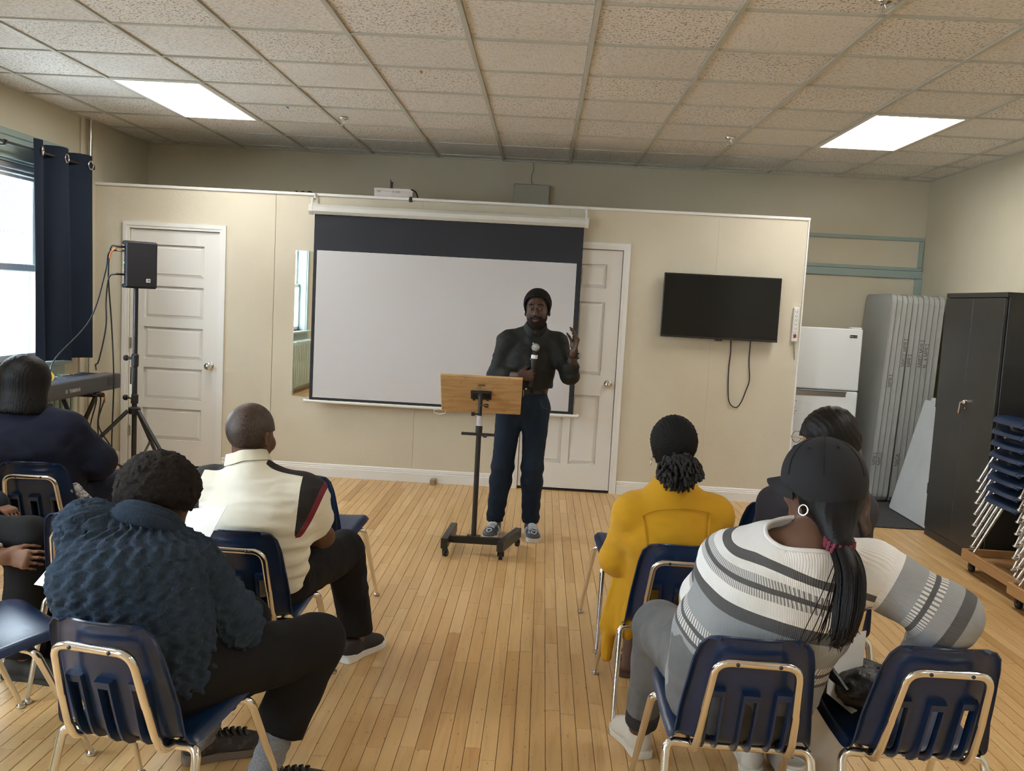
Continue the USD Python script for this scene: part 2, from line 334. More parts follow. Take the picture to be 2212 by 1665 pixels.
for (lx, ly), w in zip(lamps, where):
    t = thing('ceiling_light', 'flat white recessed ceiling light panel '+w, 'ceiling light', (lx+G/2, ly+G, ZC), group='recessed ceiling lights')
    hx, hy = G/2-.008, G-.008
    fr = extr(sbox(-hx, -hy, hx, hy).difference(sbox(-hx+.022, -hy+.022, hx-.022, hy-.022)), -.003, .044, 'xy')
    obj('frame', fr, mt['white_plastic'], t); obj('diffuser', box((-hx+.021, -hy+.021, .034), (hx-.021, hy-.021, .042)), mt['diffuser'], t)

# walls
T = .12
def wall(name, mesh, m, label): return obj(name, mesh, m, None, label=label, kind='structure', smooth=False)
wall('wall_back', box((XL-T, YB, -.05), (XR+T, YB+T, ZC+.1)), mt['wall'], 'dim cream wall behind the white partition')
wall('wall_right', box((XR, YF, -.05), (XR+T, YB, ZC+.1)), mt['wall'], 'cream side wall behind the black cabinet')
wall('wall_front', box((XL-T, YF-T, -.05), (XR+T, YF, ZC+.1)), mt['wall'], 'cream wall behind the viewer')
WZ0, WZ1 = .93, 2.38
wins = [(5.15, 6.86), (.72, 2.43), (-2.9, -1.19)]
pl = sbox(YF, -.05, YB, ZC+.1)
for a, b in wins: pl = pl.difference(sbox(a, WZ0, b, WZ1))
wall('wall_left', extr(pl, XL-.22, XL, 'yz'), mt['wall'], 'cream side wall with the windows')
wnames = ['sash window half covered by the navy curtain', 'sash window further along the left wall, seen in the mirror', 'sash window at the rear of the left wall']
for k, (a, b) in enumerate(wins):
    w = thing(f'window_{k+1}', wnames[k], None, kind='structure'); xo = XL-.10
    zm = (WZ0+WZ1)/2-.03
    cs = .11
    obj('window_casing', [box((XL, a-cs, WZ1), (XL+.025, b+cs, WZ1+.19), .004), box((XL, a-cs-.01, WZ1+.15), (XL+.035, b+cs+.01, WZ1+.195), .004), box((XL, a-cs, WZ0-.02), (XL+.025, a, WZ1), .004), box((XL, b, WZ0-.02), (XL+.025, b+cs, WZ1), .004)], mt['green'], w)
    obj('window_jamb', [box((XL-.21, a, WZ0), (XL, a+.015, WZ1)), box((XL-.21, b-.015, WZ0), (XL, b, WZ1)), box((XL-.21, a, WZ1-.015), (XL, b, WZ1))], mt['green'], w)
    obj('window_sill', [box((XL-.21, a-.13, WZ0-.035), (XL+.07, b+.13, WZ0), .008), box((XL, a-.1, WZ0-.15), (XL+.02, b+.1, WZ0-.035), .004)], mt['green'], w)
    fw = .055
    def sash(x, z0, z1):
        return [box((x-.035, a+.015, z0), (x, a+.015+fw, z1), .005), box((x-.035, b-.015-fw, z0), (x, b-.015, z1), .005), box((x-.035, a+.015, z0), (x, b-.015, z0+fw), .005), box((x-.035, a+.015, z1-fw), (x, b-.015, z1), .005)]
    obj('window_frame', sash(xo, WZ0, zm+.03), mt['white_plastic'], w); obj('window_frame', sash(xo-.045, zm-.03, WZ1-.02), mt['white_plastic'], w)
    obj('sash_lock', [box((xo-.01, (a+b)/2-.03, zm+.03), (xo+.015, (a+b)/2+.03, zm+.05), .004), cyl((xo, (a+b)/2, zm+.05), (xo, (a+b)/2+.05, zm+.06), .007)], mt['steel'], w)
    obj('window_pane', box((xo-.02, a+.06, WZ0+.05), (xo-.016, b-.06, zm)), mt['glass'], w); obj('window_pane', box((xo-.065, a+.06, zm), (xo-.061, b-.06, WZ1-.07)), mt['glass'], w)
    for z0, z1, dx in ((WZ1-.055, WZ1-.016, .03), (WZ1-.085, WZ1-.06, .015), (WZ1-.115, WZ1-.09, .0)): obj('shade_slat', box((xo+.035, a+.02, z0), (xo+.045+dx, b-.02, z1), .004), mt['grey_plastic'] if dx else mt['white_plastic'], w)
    if k == 0:       # diamond wire guard outside the glass
        wires, s = [], .042
        H, Lw = WZ1-WZ0, b-a
        for d in (1, -1):
            for c in np.arange(-H, Lw+H, s):
                lo, hi = max(0, -c if d > 0 else c-Lw), min(H, Lw-c if d > 0 else c)
                if hi-lo < .02: continue
                wires.append(tube([(xo-.10+.005*d, a+c+d*lo, WZ0+lo), (xo-.10+.005*d, a+c+d*hi, WZ0+hi)], .0024, 4))
        obj('wire_guard', wires, mt['wire'], w, kind='stuff', smooth=False)
# outside, seen through the panes
obj('outside_ground', box((-40, -30, -.8), (XL-.3, 40, -.75)), mt['snow'], label='pale bright ground outside the windows', kind='structure')
bld = thing('neighbouring_building', 'pale siding house wall across the yard, seen through the left window', 'building', (-13, 22, -.75))
obj('wall', box((-3, -6, 0), (3, 6, 3.2)), mt['outside_wall'], bld); obj('roof', extr(Polygon([(-3.4, 3.1), (3.4, 3.1), (0, 4.8)]), -6.3, 6.3, 'xz'), mt['grey_plastic'], bld)
for y in (-3.5, 0, 3.5): obj('window', box((3.0, y-.5, 1.2), (3.05, y+.5, 2.4), .01), mt['tv_glass'], bld)

# partition of tall panels with two doors
part_ = thing('wall_partition', 'free-standing cream panel partition carrying the screen, doors and television', None, kind='structure')
PX1, PZ = 2.112, 2.352
doors = [(-3.497, -2.735, 2.012), (-.145, .630, 2.034)]
seams = [XL, -2.270, -1.045, .175, 1.395, PX1]
for a, b in zip(seams, seams[1:]):
    gp = {-2.270: .0018, -1.045: .0008, 1.395: .0005}; p = sbox(a+gp.get(a, .0004), 0, b-gp.get(b, .0004), PZ)
    for d0, d1, dz in doors: p = p.difference(sbox(d0, -.1, d1, dz))
    for q in getattr(p, 'geoms', [p]):
        if q.area > .02: obj('wall_panel', extr(q, YP, YP+.045, 'xz'), mt['cream'], part_, smooth=False)
obj('panel_core', extr(sbox(XL, .0, PX1, PZ).difference(sbox(*[doors[0][0], -.1], doors[0][1], doors[0][2])).difference(sbox(doors[1][0], -.1, doors[1][1], doors[1][2])), YP+.046, YP+.09, 'xz'), mt['cream'], part_, smooth=False)
obj('top_cap', box((XL, YP-.014, PZ), (PX1+.016, YP+.105, PZ+.024), .004), mt['white'], part_); obj('end_trim', box((PX1, YP-.012, 0), (PX1+.013, YP+.1, PZ), .003), mt['white'], part_)
def baseboard(name, a, b, label):
    pr = Polygon([(YP, 0), (YP-.014, 0), (YP-.014, .075), (YP-.010, .079), (YP-.012, .088), (YP-.008, .093), (YP-.009, .101), (YP-.004, .11), (YP, .112)])
    obj(name, extr(pr, a, b, 'yz'), mt['white'], None, label=label, kind='structure', smooth=False)
baseboard('baseboard_left', XL, -3.56, 'short white baseboard in the corner by the curtain'); baseboard('baseboard_centre', -2.69, -.205, 'white grooved baseboard under the projection screen'); baseboard('baseboard_right', .69, PX1, 'white grooved baseboard under the television')
for k, ((d0, d1, dz), nm) in enumerate(zip(doors, ('white five-panel door behind the loudspeaker stand', 'white six-panel door partly behind the projection screen'))):
    d = thing(f'door_{k+1}', nm, None, kind='structure'); cw = .056
    y0 = YP+.004
    for dd, wi, th in (('', .003, .016), ('2', .024, .021)):
        ring = sbox(d0-cw, 0, d1+cw, dz+cw).difference(sbox(d0-wi, -.1, d1+wi, dz+wi))
        obj('door_casing', extr(ring, YP-th, YP-(.0 if dd == '' else .0155), 'xz'), mt['white'], d, smooth=False)
    lx0, lx1, lz0, lz1 = d0+.004, d1-.004, .022, dz-.004
    if k == 0:
        pans = [(-3.372, -2.866, 1.888-.3455*i-.272, 1.888-.3455*i) for i in range(5)]
    else:
        c = (lx0+lx1)/2; pans = [(c+s, c+s+.232, z0, z1) for s in (-.262, .03) for z0, z1 in ((1.715, 1.912), (.992, 1.602), (.235, .822))]
    hole = sbox(lx0, lz0, lx1, lz1)
    for p in pans: hole = hole.difference(sbox(p[0], p[2], p[1], p[3]))
    lf = obj('leaf', [extr(hole, y0, y0+.036, 'xz'), box((lx0+.01, y0+.024, lz0+.01), (lx1-.01, y0+.035, lz1-.01))], mt['door'], d, smooth=False)
    for p in pans: obj('door_panel', [bevel_plate(p[0], p[1], p[2], p[3], y0+.0235, .0001, .002), bevel_plate(p[0]+.002, p[1]-.002, p[2]+.002, p[3]-.002, y0+.0235, .016, .030), ], mt['door'], lf, smooth=False)
    kx, kz, s = ((-2.797, .889, 1) if k == 0 else (.569, .925, 1))
    obj('door_knob', lathe([(0, 0), (.034, 0), (.034, .006), (.030, .010), (.013, .014), (.011, .034), (.014, .040), (.027, .048), (.030, .060), (.027, .072), (.016, .079), (0, .080)], 24, (kx, y0, kz), 'y') if True else None, mt['chrome'], d)
    if k == 0:
        for z in (.30, 1.05, 1.78): obj('hinge', [cyl((lx0+.004, y0-.006, z-.045), (lx0+.004, y0-.006, z+.045), .006), box((lx0-.012, y0-.003, z-.044), (lx0+.018, y0-.001, z+.044))], mt['steel'], d)
    obj('threshold_gap', box((d0, YP+.001, 0), (d1, YP+.04, .012)), mt['dark_gap'], d)
# green rails and pipes on the walls
for n_, (lo, hi) in enumerate([((2.13, 2.312), (3.45, 2.345)), ((3.41, 2.074), (3.45, 2.310)), ((2.13, 2.042), (3.45, 2.072)), ((2.13, 1.972), (3.456, 2.040)), ((3.395, .1), (3.456, 1.970))]):
    obj(f'trim_{n_+1}', box((lo[0], YB-.018-.006*(n_ > 2), lo[1]), (hi[0], YB, hi[1]), .003), mt['green'], None, label=['upper grey-green rail on the back wall at the right', 'short upright grey-green rail between the two rails', 'thin grey-green moulding on the lower rail', 'broad lower grey-green rail behind the refrigerator', 'tall grey-green upright in the right rear corner'][n_], kind='structure')
obj('trim_6', box((XL, 7.195, .0), (XL+.018, 7.245, ZC), .003), mt['wall'], None, label='narrow cream wall batten beside the curtained window', kind='structure')
tag(obj('wall_pipe', cyl((XL+.035, 7.30, 0), (XL+.035, 7.30, ZC), .013), mt['chrome'], None), 'thin shiny vertical pipe in the left corner behind the curtain', 'pipe')

# ---------------------------------------------------------------- projection screen
YS = 7.345
a, b = at(669, 443, y=YS), at(1272, 471, y=YS)
sx0, sx1 = a[0], b[0]; hz = (at(670, 452, y=YS)[2]+at(1271, 481, y=YS)[2])/2
t = thing('projection_screen', 'large pull-down projection screen with black border hung on the partition', 'projection screen', (0, 0, 0))
octo = lambda r: [(r*math.cos(math.radians(22.5+45*k))*1.0, r*math.sin(math.radians(22.5+45*k))) for k in range(8)]
obj('housing', extr(Polygon([(YS+u, hz+v) for u, v in octo(.042)]), sx0+.03, sx1-.03, 'yz'), mt['housing'], t, smooth=False)
for x, s in ((sx0, 1), (sx1, -1)):
    obj('end_cap', extr(Polygon([(YS+u, hz+v) for u, v in octo(.045)]), min(x, x+s*.03), max(x, x+s*.03), 'yz'), mt['white_plastic'], t, smooth=False)
    obj('bracket', [tube([(x+s*.02, YS, hz+.03), (x+s*.02, YS+.005, hz+.09), (x+s*.02, YP-.03, PZ-.03), (x+s*.02, YP-.026, PZ+.02)], .008, 8), tube([(x+s*.02-.02, YS+.02, hz+.10), (x+s*.02+.01, YS+.04, hz+.06)], .005, 6)], mt['white_plastic'], t)
f0, f1 = at(680, 470, y=YS)[0], at(1262, 490, y=YS)[0]; fz0 = at(950, 882, y=YS)[2]
fab = obj('fabric', box((f0, YS-.001, fz0+.012), (f1, YS+.001, hz-.02)), mt['screen_black'], t)
w0, w1 = at(684, 540, y=YS), at(1229, 889, y=YS)
obj('white_area', box((w0[0]+.004, YS-.0022, w1[2]), (at(1247, 571, y=YS)[0]-.004, YS-.0012, w0[2])), mt['screen_white'], t)
obj('bottom_bar', [cyl((f0-.035, YS, fz0), (f1+.035, YS, fz0), .013), cyl((f0-.045, YS, fz0), (f0-.03, YS, fz0), .017), cyl((f1+.03, YS, fz0), (f1+.045, YS, fz0), .017)], mt['white_plastic'], t)
h = at(950, 888, y=YS)
obj('pull_handle', tube(fillet([(h[0]-.02, YS-.01, fz0-.01), (h[0]-.05, YS-.012, h[2]+.012), (h[0]-.045, YS-.012, h[2]-.015), (h[0]-.02, YS-.012, h[2]-.018), (h[0], YS-.012, h[2]-.026), (h[0]+.02, YS-.012, h[2]-.018), (h[0]+.045, YS-.012, h[2]-.015), (h[0]+.05, YS-.012, h[2]+.012), (h[0]+.02, YS-.01, fz0-.01)], .008, 3), .004, 6), mt['white_plastic'], t)

# mirror strip behind the screen's edge
a, b = at(640, 541, y=YP), at(630, 852, y=YP)
t = thing('wall_mirror', 'narrow frameless mirror on the partition reflecting a window, left of the screen', 'mirror')
obj('mirror_glass', box((a[0], YP-.007, b[2]), (a[0]+.32, YP-.001, a[2])), mt['mirror'], t, smooth=False)
for z in (b[2]+.02, a[2]-.02): obj('clip', box((a[0]-.004, YP-.010, z-.012), (a[0]+.012, YP, z+.012), .002), mt['chrome'], t)

# television
YT = 7.375
a, b = at(1437, 588, y=YT), at(1678, 740, y=YT)
t = thing('television', 'black flat-screen television mounted on the cream partition', 'television', ((a[0]+b[0])/2, YT, (a[2]+b[2])/2))
w, h = (b[0]-a[0])/2+.003, (a[2]-b[2])/2
obj('casing', box((-w, .002, -h), (w, .034, h), .004), mt['tv_body'], t); obj('display', box((-w+.008, -.001, -h+.016), (w-.008, .003, h-.008)), mt['tv_glass'], t, smooth=False)
obj('bezel', box((-w, -.003, -h), (w, .004, -h+.014), .002), mt['tv_body'], t); obj('receiver_bump', box((-.03, -.002, -h-.012), (.03, .02, -h+.002), .003), mt['tv_body'], t)
obj('wall_mount', box((-.2, .034, -.12), (.2, YP-YT, .15), .005), mt['black_metal'], t)
pts = [at(*p, y=YP-.012) for p in [(1579, 735), (1578, 765), (1574, 800), (1573, 850), (1577, 872), (1590, 880), (1601, 868), (1612, 842), (1619, 820), (1618, 780), (1621, 737)]]
tag(obj('television_cable', tube(spline(pts, 6), .0045, 8), mt['cable']), 'thin dark cable looping down the wall below the television', 'cable')
# power strip on the partition's end
a, b = at(1723, 664, y=YP), at(1713, 738, y=YP)
t = thing('power_strip', 'white power strip fixed upright to the edge of the partition', 'power strip', (2.070, YP, (a[2]+b[2])/2)); L = (a[2]-b[2])/2
obj('body', box((-.024, -.034, -L), (.024, -.001, L), .006), mt['white_plastic'], t)
for k in range(6):
    z = L-.035-k*.034
    obj('socket', [box((-.016+sx, -.0352, z+sz-.005), (-.013+sx, -.034, z+sz+.005)) for sx in (.006, .021) for sz in (0,)]+[cyl((0, -.0352, z-.011), (0, -.034, z-.011), .003, 8)], mt['marker'], t, smooth=False)
obj('switch', box((-.014, -.04, -L+.035), (.012, -.033, -L+.062), .003), M('switch_red', (.25, .04, .03), .4), t)
pts = [at(*p, y=YP-.02) for p in [(1716, 732), (1718, 740), (1722, 760), (1727, 790), (1728, 820), (1722, 850)]]
pts = [np.array([2.06, YP-.025, b[2]+.01])]+[np.array([2.07+.05*math.sin(min(k, 5)/5*1.6), YP-.025+.02*k, b[2]-.02-.09*k]) for k in range(6)]
tag(obj('supply_cable', tube(spline(pts, 6), .005, 8), mt['grey_cable']), 'grey cable hanging from the white power strip', 'cable')
# things on the partition's top
a = at(806, 411, y=YP); t = thing('cardboard_box', 'flat off-white box lying on top of the partition', 'box', (at(850, 425, y=YP+.02)[0], YP+.14, PZ+.024))
w = (at(888, 425, y=YP)[0]-at(805, 420, y=YP)[0])/2; mb = M('box_card', (.60, .55, .53), .7)
obj('carton', box((-w, -.13, 0), (w, .13, .068), .003), mb, t); obj('lid', box((-w-.002, -.132, .045), (w+.002, .132, .0705), .003), mb, t)
for dx, wd in ((-.09, .03), (.03, .012), (.07, .04)): obj('printed_mark', box((-w*.2+dx-wd/2, -.1335, .035), (-w*.2+dx+wd/2, -.1325, .052)), mt['grey_plastic'], t)
cx = w+.004
tag(obj('cable_end', [tube(spline([(at(888, 418, y=YP)[0], YP-.01, PZ+.09), (at(897, 420, y=YP)[0], YP+.02, PZ+.075), (at(901, 430, y=YP)[0], YP+.04, PZ+.03)], 6), .006, 8), lathe([(0, -.022), (.013, -.02), (.016, 0), (.010, .02), (.0, .024)], 10, at(887, 431, y=YP-.01))], mt['black_plastic']), 'black cable end hanging over the partition top beside the flat box', 'cable')
p_ = at(662, 413, y=YP+.03)
tag(obj('cable_coil', [tube(spline([(p_[0]-.09+.02*k, YP+.03+.015*math.sin(k), PZ+.030+.006*math.cos(k*2.1)) for k in range(9)], 5), .006, 8)], mt['black_plastic']), 'small dark cable bundle on the partition top above the screen corner', 'cable')
# grey box on the back wall
a, b = at(1110, 396, y=YB-.09), at(1185, 446, y=YB-.09)
t = thing('wall_box', 'pale grey electrical box on the back wall above the screen', 'electrical box', ((a[0]+b[0])/2, YB, 0)); w = (b[0]-a[0])/2; z1 = a[2]; z0 = z1-.40
mg = M('box_grey', (.42, .41, .35), .5)
obj('body', box((-w, -.09, z0), (w, 0, z1), .006), mg, t); obj('cover', box((-w+.004, -.094, z0+.004), (w-.004, -.089, z1-.004), .003), mg, t)
for sx in (-1, 1):
    for z in (z0+.03, z1-.03): obj('screw', lathe([(0, 0), (.006, 0), (.006, .003), (0, .004)], 8, (sx*(w-.02), -.094, z), 'y'), mt['steel'], t)
obj('conduit', tube(spline([(.005, -.02, z1), (-.01, -.015, z1+.08), (.006, -.015, ZC-.08), (.002, -.015, ZC)], 5), .004, 8), mt['grey_cable'], t)
p_ = at(846, 400, y=YB)
t = thing('wall_hook', 'small dark hook on the back wall above the flat box', 'hook', (p_[0], YB, p_[2])); obj('plate', box((-.012, -.004, -.03), (.012, 0, .03), .002), mt['black_metal'], t); obj('hook_arm', tube(fillet([(0, -.004, .02), (0, -.05, .02), (0, -.05, .045)], .012), .004, 6), mt['black_metal'], t)

# refrigerator
YR = 7.66
t = thing('refrigerator', 'white top-freezer refrigerator standing behind the partition end', 'refrigerator', (2.405, YR, 0)); w = .30
zt = at(1867, 712, y=YR)[2]; zs = at(1858, 846, y=YR)[2]
obj('cabinet', box((-w+.003, .062, .012), (w-.003, .62, zt-.005), .006), mt['fridge'], t)
fd = obj('freezer_door', box((-w, 0, zs+.004), (w, .058, zt), .008), mt['fridge'], t); ld = obj('door', box((-w, 0, .08), (w, .058, zs-.006), .008), mt['fridge'], t)
obj('handle_recess', box((-w+.05, -.004, zs-.055), (w-.10, .004, zs-.014), .003), mt['steel'], ld); obj('handle_lip', box((-w+.045, -.010, zs-.016), (w-.095, .004, zs-.008), .002), mt['fridge_dark'], ld)
bx = at(1844, 727, y=YR)[0]-2.405; bz = at(1844, 727, y=YR)[2]
obj('badge', box((bx-.031, -.003, bz-.012), (bx+.031, .001, bz+.012), .002), mt['tv_body'], fd); obj('badge_text', text('Magic Chef', .009, (bx-.027, -.0031, bz-.0045), (1, 0, 0), (0, 0, 1), .0006, squash=.92), mt['logo'], fd, smooth=False)
obj('hinge_cover', box((w-.1, .01, zt), (w-.01, .08, zt+.014), .004), mt['fridge'], t); obj('kick_plate', box((-w+.01, .03, 0), (w-.01, .06, .08)), mt['fridge_dark'], t)
mk = at(1721, 873, y=YR); obj('handwriting', text('Lok', .055, (-.262, -.0012, zs-.10), (.06, 0, -1), (1, 0, .06), .0006), mt['grey_plastic'], ld, smooth=False)
tag(obj('floor_mat', box((2.14, 6.80, .0005), (3.44, 8.40, .011), .004), mt['mat']), 'black carpet mat on the floor beside the black cabinet', 'mat')

# folding tables leaning in the right rear corner
y0, y1 = 7.72, 8.36
words = ['outermost grey folding table of the leaning row, its broad face showing', 'second grey folding table from the refrigerator side', 'third grey folding table from the refrigerator side', 'fourth grey folding table from the refrigerator, one side of the wider gap', 'fifth grey folding table, past the wider gap in the row', 'sixth grey folding table of the leaning row', 'seventh grey folding table of the leaning row', 'eighth grey folding table, third from the right wall', 'ninth grey folding table, second from the right wall', 'innermost grey folding table, next to the right wall']
marks = ['', 'MPR I', '', 'NMCC MPR I', 'MPR I', '', 'NMEC MVR I', 'N . 4 MPR I', '', '']
low = ['MPR I', 'NMCC', '', '', 'NACA', '', '', '', '', '']
xt0, xb0 = at(1930, 640, y=y0)[0], at(1872, 1076, y=y0)[0]
for k in range(10):
    Ht, th = 1.795-.004*(k % 3), .039
    xb = xb0+.0445*k+(.018 if k > 3 else 0); xt = xt0+.0445*k
    t = thing('folding_table', words[k], 'folding table', group='grey folding tables leaning in the corner')
    ang = math.atan2(xt-xb, Ht)
    def pl(u, y, z): return np.array([xb+u*math.cos(ang)+z*math.sin(ang), y, .012+z*math.cos(ang)-u*math.sin(ang)+.045*math.sin(ang)])
    R_ = .07; c = sbox(y0+R_, R_, y1-R_, Ht-R_).buffer(R_, quad_segs=5)
    def plate(p, u0, u1):
        m = extr(p, u0, u1, 'yz'); v = m.vertices; return trimesh.Trimesh(np.array([pl(*q) for q in v]), m.faces, process=False)
    obj('tabletop', [plate(c, .004, th-.004), plate(c.buffer(-.004), 0, th)], mt['table'], t, smooth=False)
    obj('rim', plate(c.difference(c.buffer(-.012)), -.002, .006), mt['table'], t, smooth=False)
    for s, z0 in ((marks[k], 1.18 if k != 1 else 1.0), (low[k], .32)):
        if s: obj('handwriting', [trimesh.Trimesh(np.array([pl(*q) for q in m.vertices]), m.faces, process=False) for m in [text(s, .028, (.034, y0-.0004, z0), (0, 0, 1), (-1, 0, 0), .0008)]], mt['marker'], t, smooth=False)
# grey-white panel leaning in front of them
for k, (xo, lab) in enumerate(((0, 'light grey flat panel leaning low against the cabinet side'), (.05, 'second light grey panel, just showing behind the front one'))):
    c0 = [(6.86, 0), (7.50-.03*k, 0), (7.50-.03*k, .955), (6.30, .955), (6.30, 0)]
    pg = Polygon([(6.74, 0), (7.50, 0), (7.50, .95+.02*k), (6.74, .95+.02*k)]).buffer(-.02).buffer(.02)
    m = extr(pg, 0, .028, 'yz'); v = m.vertices.copy(); an = math.radians(13)
    v = np.stack([2.935+.055+xo+v[:, 0]*math.cos(an)+v[:, 2]*math.sin(an), v[:, 1], .012+.028*math.sin(an)+v[:, 2]*math.cos(an)-v[:, 0]*math.sin(an)], 1)
    tt = thing('panel_board', lab, 'panel'); obj('board', trimesh.Trimesh(v, m.faces, process=False), mt['board'], tt, smooth=False)
    obj('edge_band', trimesh.Trimesh(v*[1, .9995, .9995]+[.0005, .003, 0], m.faces, process=False), mt['board'], tt, smooth=False) if False else None

# black steel cabinet
cx, cy0, cy1, cz = 2.94, 5.83, 6.69, 1.80
t = thing('storage_cabinet', 'tall black steel two-door storage cabinet at the right wall', 'cabinet', (cx, 0, 0))
obj('carcass', [box((.02, cy0, .03), (.46, cy1, cz), .004), box((0, cy0, cz-.035), (.03, cy1, cz), .004), box((.005, cy0, 0), (.45, cy1, .06), .003)], mt['cabinet'], t)
ym = (cy0+cy1)/2
for s, (a, b) in enumerate(((cy0+.008, ym-.002), (ym+.002, cy1-.008))):
    d = obj('door', box((-.004, a, .065), (.018, b, cz-.040), .003), mt['cabinet'], t)
    for z in (.35, 1.0, 1.62):
        y_ = a if s == 0 else b
        obj('hinge', cyl((.0, y_+(-.004 if s == 0 else .004), z-.04), (.0, y_+(-.004 if s == 0 else .004), z+.04), .006, 8), mt['black_metal'], d)
    if s == 0:
        z = at(2087, 872, x=cx)[2]
        obj('handle', [lathe([(0, 0), (.017, 0), (.016, .018), (.010, .026), (0, .027)], 14, (-.004, ym-.045, z+.012), 'x') if False else move(lathe([(0, 0), (.017, 0), (.016, .018), (.010, .026), (0, .027)], 14), (-.004, ym-.045, z+.012), ry=-90), tube(fillet([(-.02, ym-.03, z+.012), (-.028, ym-.012, z+.008), (-.028, ym+.0, z-.07)], .012), [.008]*8, 8), move(lathe([(0, 0), (.008, 0), (.008, .012), (0, .013)], 10), (-.004, ym-.05, z-.03), ry=-90)], mt['chrome'], d)
obj('foil_scrap', [box((.06, 6.0, cz), (.22, 6.5, cz+.004))], mt['white_plastic'], t, label='white sheet lying on the cabinet top')

# lectern on castors
t = thing('lectern', 'black rolling lectern stand with a tilted bamboo top in front of the speaker', 'lectern')
fl, frr, br = at(953, 1203, z=.0), at(1074, 1212, z=.0), at(1114, 1180, z=.0)
pc = np.array([-.357, 5.44, 0]); zb = .088
bx0, bx1 = np.array([-.525, 5.30, zb]), np.array([-.505, 5.70, zb]); rx0, rx1 = np.array([-.185, 5.30, zb]), np.array([-.085, 5.67, zb])
def bar(p, q, w, h):
    d = (q-p)/np.linalg.norm(q-p); n = np.array([-d[1], d[0], 0])*w/2; u = np.array([0, 0, h/2])
    return tm(m3.Manifold.hull_points(np.array([e+s*n*(1-i)+r*u*(1-.12*i2) for e in (p, q) for s in (-1, 1) for r in (-1, 1) for i, i2 in ((0, 1), (.1, 0))])))
for p, q in ((bx0, bx1), (rx0, rx1)):
    bb = obj('base_bar', bar(p, q, .042, .062), mt['black_metal'], t)
for p in (bx0, bx1, rx0, rx1):
    e = p+(bx1-bx0 if p is bx0 else bx0-bx1 if p is bx1 else rx1-rx0 if p is rx0 else rx0-rx1)*.06
    c = part('castor', t); a_ = rng.uniform(-.6, .6); d_ = np.array([math.cos(a_), math.sin(a_), 0]); o_ = np.array([e[0], e[1], 0])+.012*np.array([-d_[1], d_[0], 0])
    obj('wheel', [tube([o_+[0, 0, .021]-d_*.011, o_+[0, 0, .021]-d_*.009, o_+[0, 0, .021]+d_*.009, o_+[0, 0, .021]+d_*.011], [.017, .021, .021, .017], 16)], mt['rubber'], c)
    obj('fork', [box((e[0]-.014, e[1]-.014, .044), (e[0]+.014, e[1]+.014, .057), .003)]+[bar(o_+[0, 0, .036]+s*d_*.014, o_+[0, 0, .036]+s*d_*.0165+[0, .001, 0], .022, .032) for s in (-1, 1)], mt['black_metal'], c)
    obj('hub', tube([o_+[0, 0, .021]-d_*.0125, o_+[0, 0, .021]+d_*.0125], .008, 10), mt['chrome'], c)
    obj('brake_lever', bar(o_+[0, 0, .047]+[0, -.01, 0], o_+[.012, -.03, .043], .014, .006), mt['black_plastic'], c)
obj('crossbar', bar(np.array([-.515, 5.44, zb-.005]), np.array([-.155, 5.44, zb-.005]), .03, .042), mt['black_metal'], t)
obj('foot_plate', box((-.40, 5.415, zb+.015), (-.315, 5.465, zb+.025), .003), mt['black_metal'], t)
ptop = at(1040, 858, y=5.44)
pole = obj('pole', [cyl((pc[0], 5.44, zb), (pc[0], 5.44, .80), .016, 20)], mt['black_metal'], t)
obj('inner_pole', cyl((pc[0], 5.44, .79), (pc[0], 5.44, ptop[2]+.01), .013, 20), mt['black_metal'], t)
obj('collar', [lathe([(.016, .74), (.021, .742), (.021, .80), (.015, .803)], 20, (pc[0], 5.44, 0))], mt['black_plastic'], t)
obj('label_sticker', lathe([(.0166, .765+.03), (.0166, .865-.0)], 20, (pc[0], 5.44, -.0)), M('sticker_pale', (.55, .50, .55), .5), t)
for z, s in ((.745, 1), (.875, -1), (.93, 1)): obj('clamp_knob', [cyl((pc[0], 5.44-.01, z), (pc[0]+s*.035, 5.44-.02, z), .005, 8), cyl((pc[0]+s*.03, 5.44-.018, z), (pc[0]+s*.05, 5.44-.022, z), .012, 10)], mt['black_plastic'], t)
obj('grip_bar', [bar(np.array([pc[0]-.105, 5.42, .752]), np.array([pc[0]+.10, 5.42, .752]), .02, .016)], mt['black_metal'], t)
mbam = usdkit.material(stage, '/World/Looks/bamboo', {'g': ('texture_coordinate', {}), 'm': ('mapping', {'scale': (6, 60, 6)}), 'n': ('noise_texture', {'scale': 1.0, 'detail': 4.0}), 'w': ('white_noise_texture', {'dimensions': '1D'}),
    'r': ('rgb_ramp', {'ramp': [(.25, (.40, .245, .105)), (.5, (.53, .335, .155)), (.75, (.61, .41, .21))]}), 'm2': ('mapping', {'scale': (30, 110, 1)}), 'n2': ('noise_texture', {'scale': 1.0, 'detail': 1.0}), 'r2': ('rgb_ramp', {'ramp': [(0, (1, 1, 1)), (.70, (1, 1, 1)), (.73, (.62, .5, .42))]}), 'x': ('mix', {'mix_type': 'multiply', 'fac': .9}), 'p': ('principled_bsdf', {'roughness': .42})},
    [('g.object', 'm.vector'), ('m.vector', 'n.vector'), ('n.fac', 'r.fac'), ('g.object', 'm2.vector'), ('m2.vector', 'n2.vector'), ('n2.fac', 'r2.fac'), ('r.color', 'x.color1'), ('r2.color', 'x.color2'), ('x.color', 'p.base_color')], surface='p.BSDF')
bt = obj('bamboo_top', move(box((-.252, -.172, -.009), (.252, .172, .009), .004), (-.360, 5.54, .985), rx=-47, rz=2), mbam, t)
Rt = trimesh.transformations.euler_matrix(math.radians(-47), 0, math.radians(2), 'sxyz')[:3, :3]; ct = np.array([-.360, 5.54, .985])
loc = lambda p: ct+Rt@np.asarray(p, float)
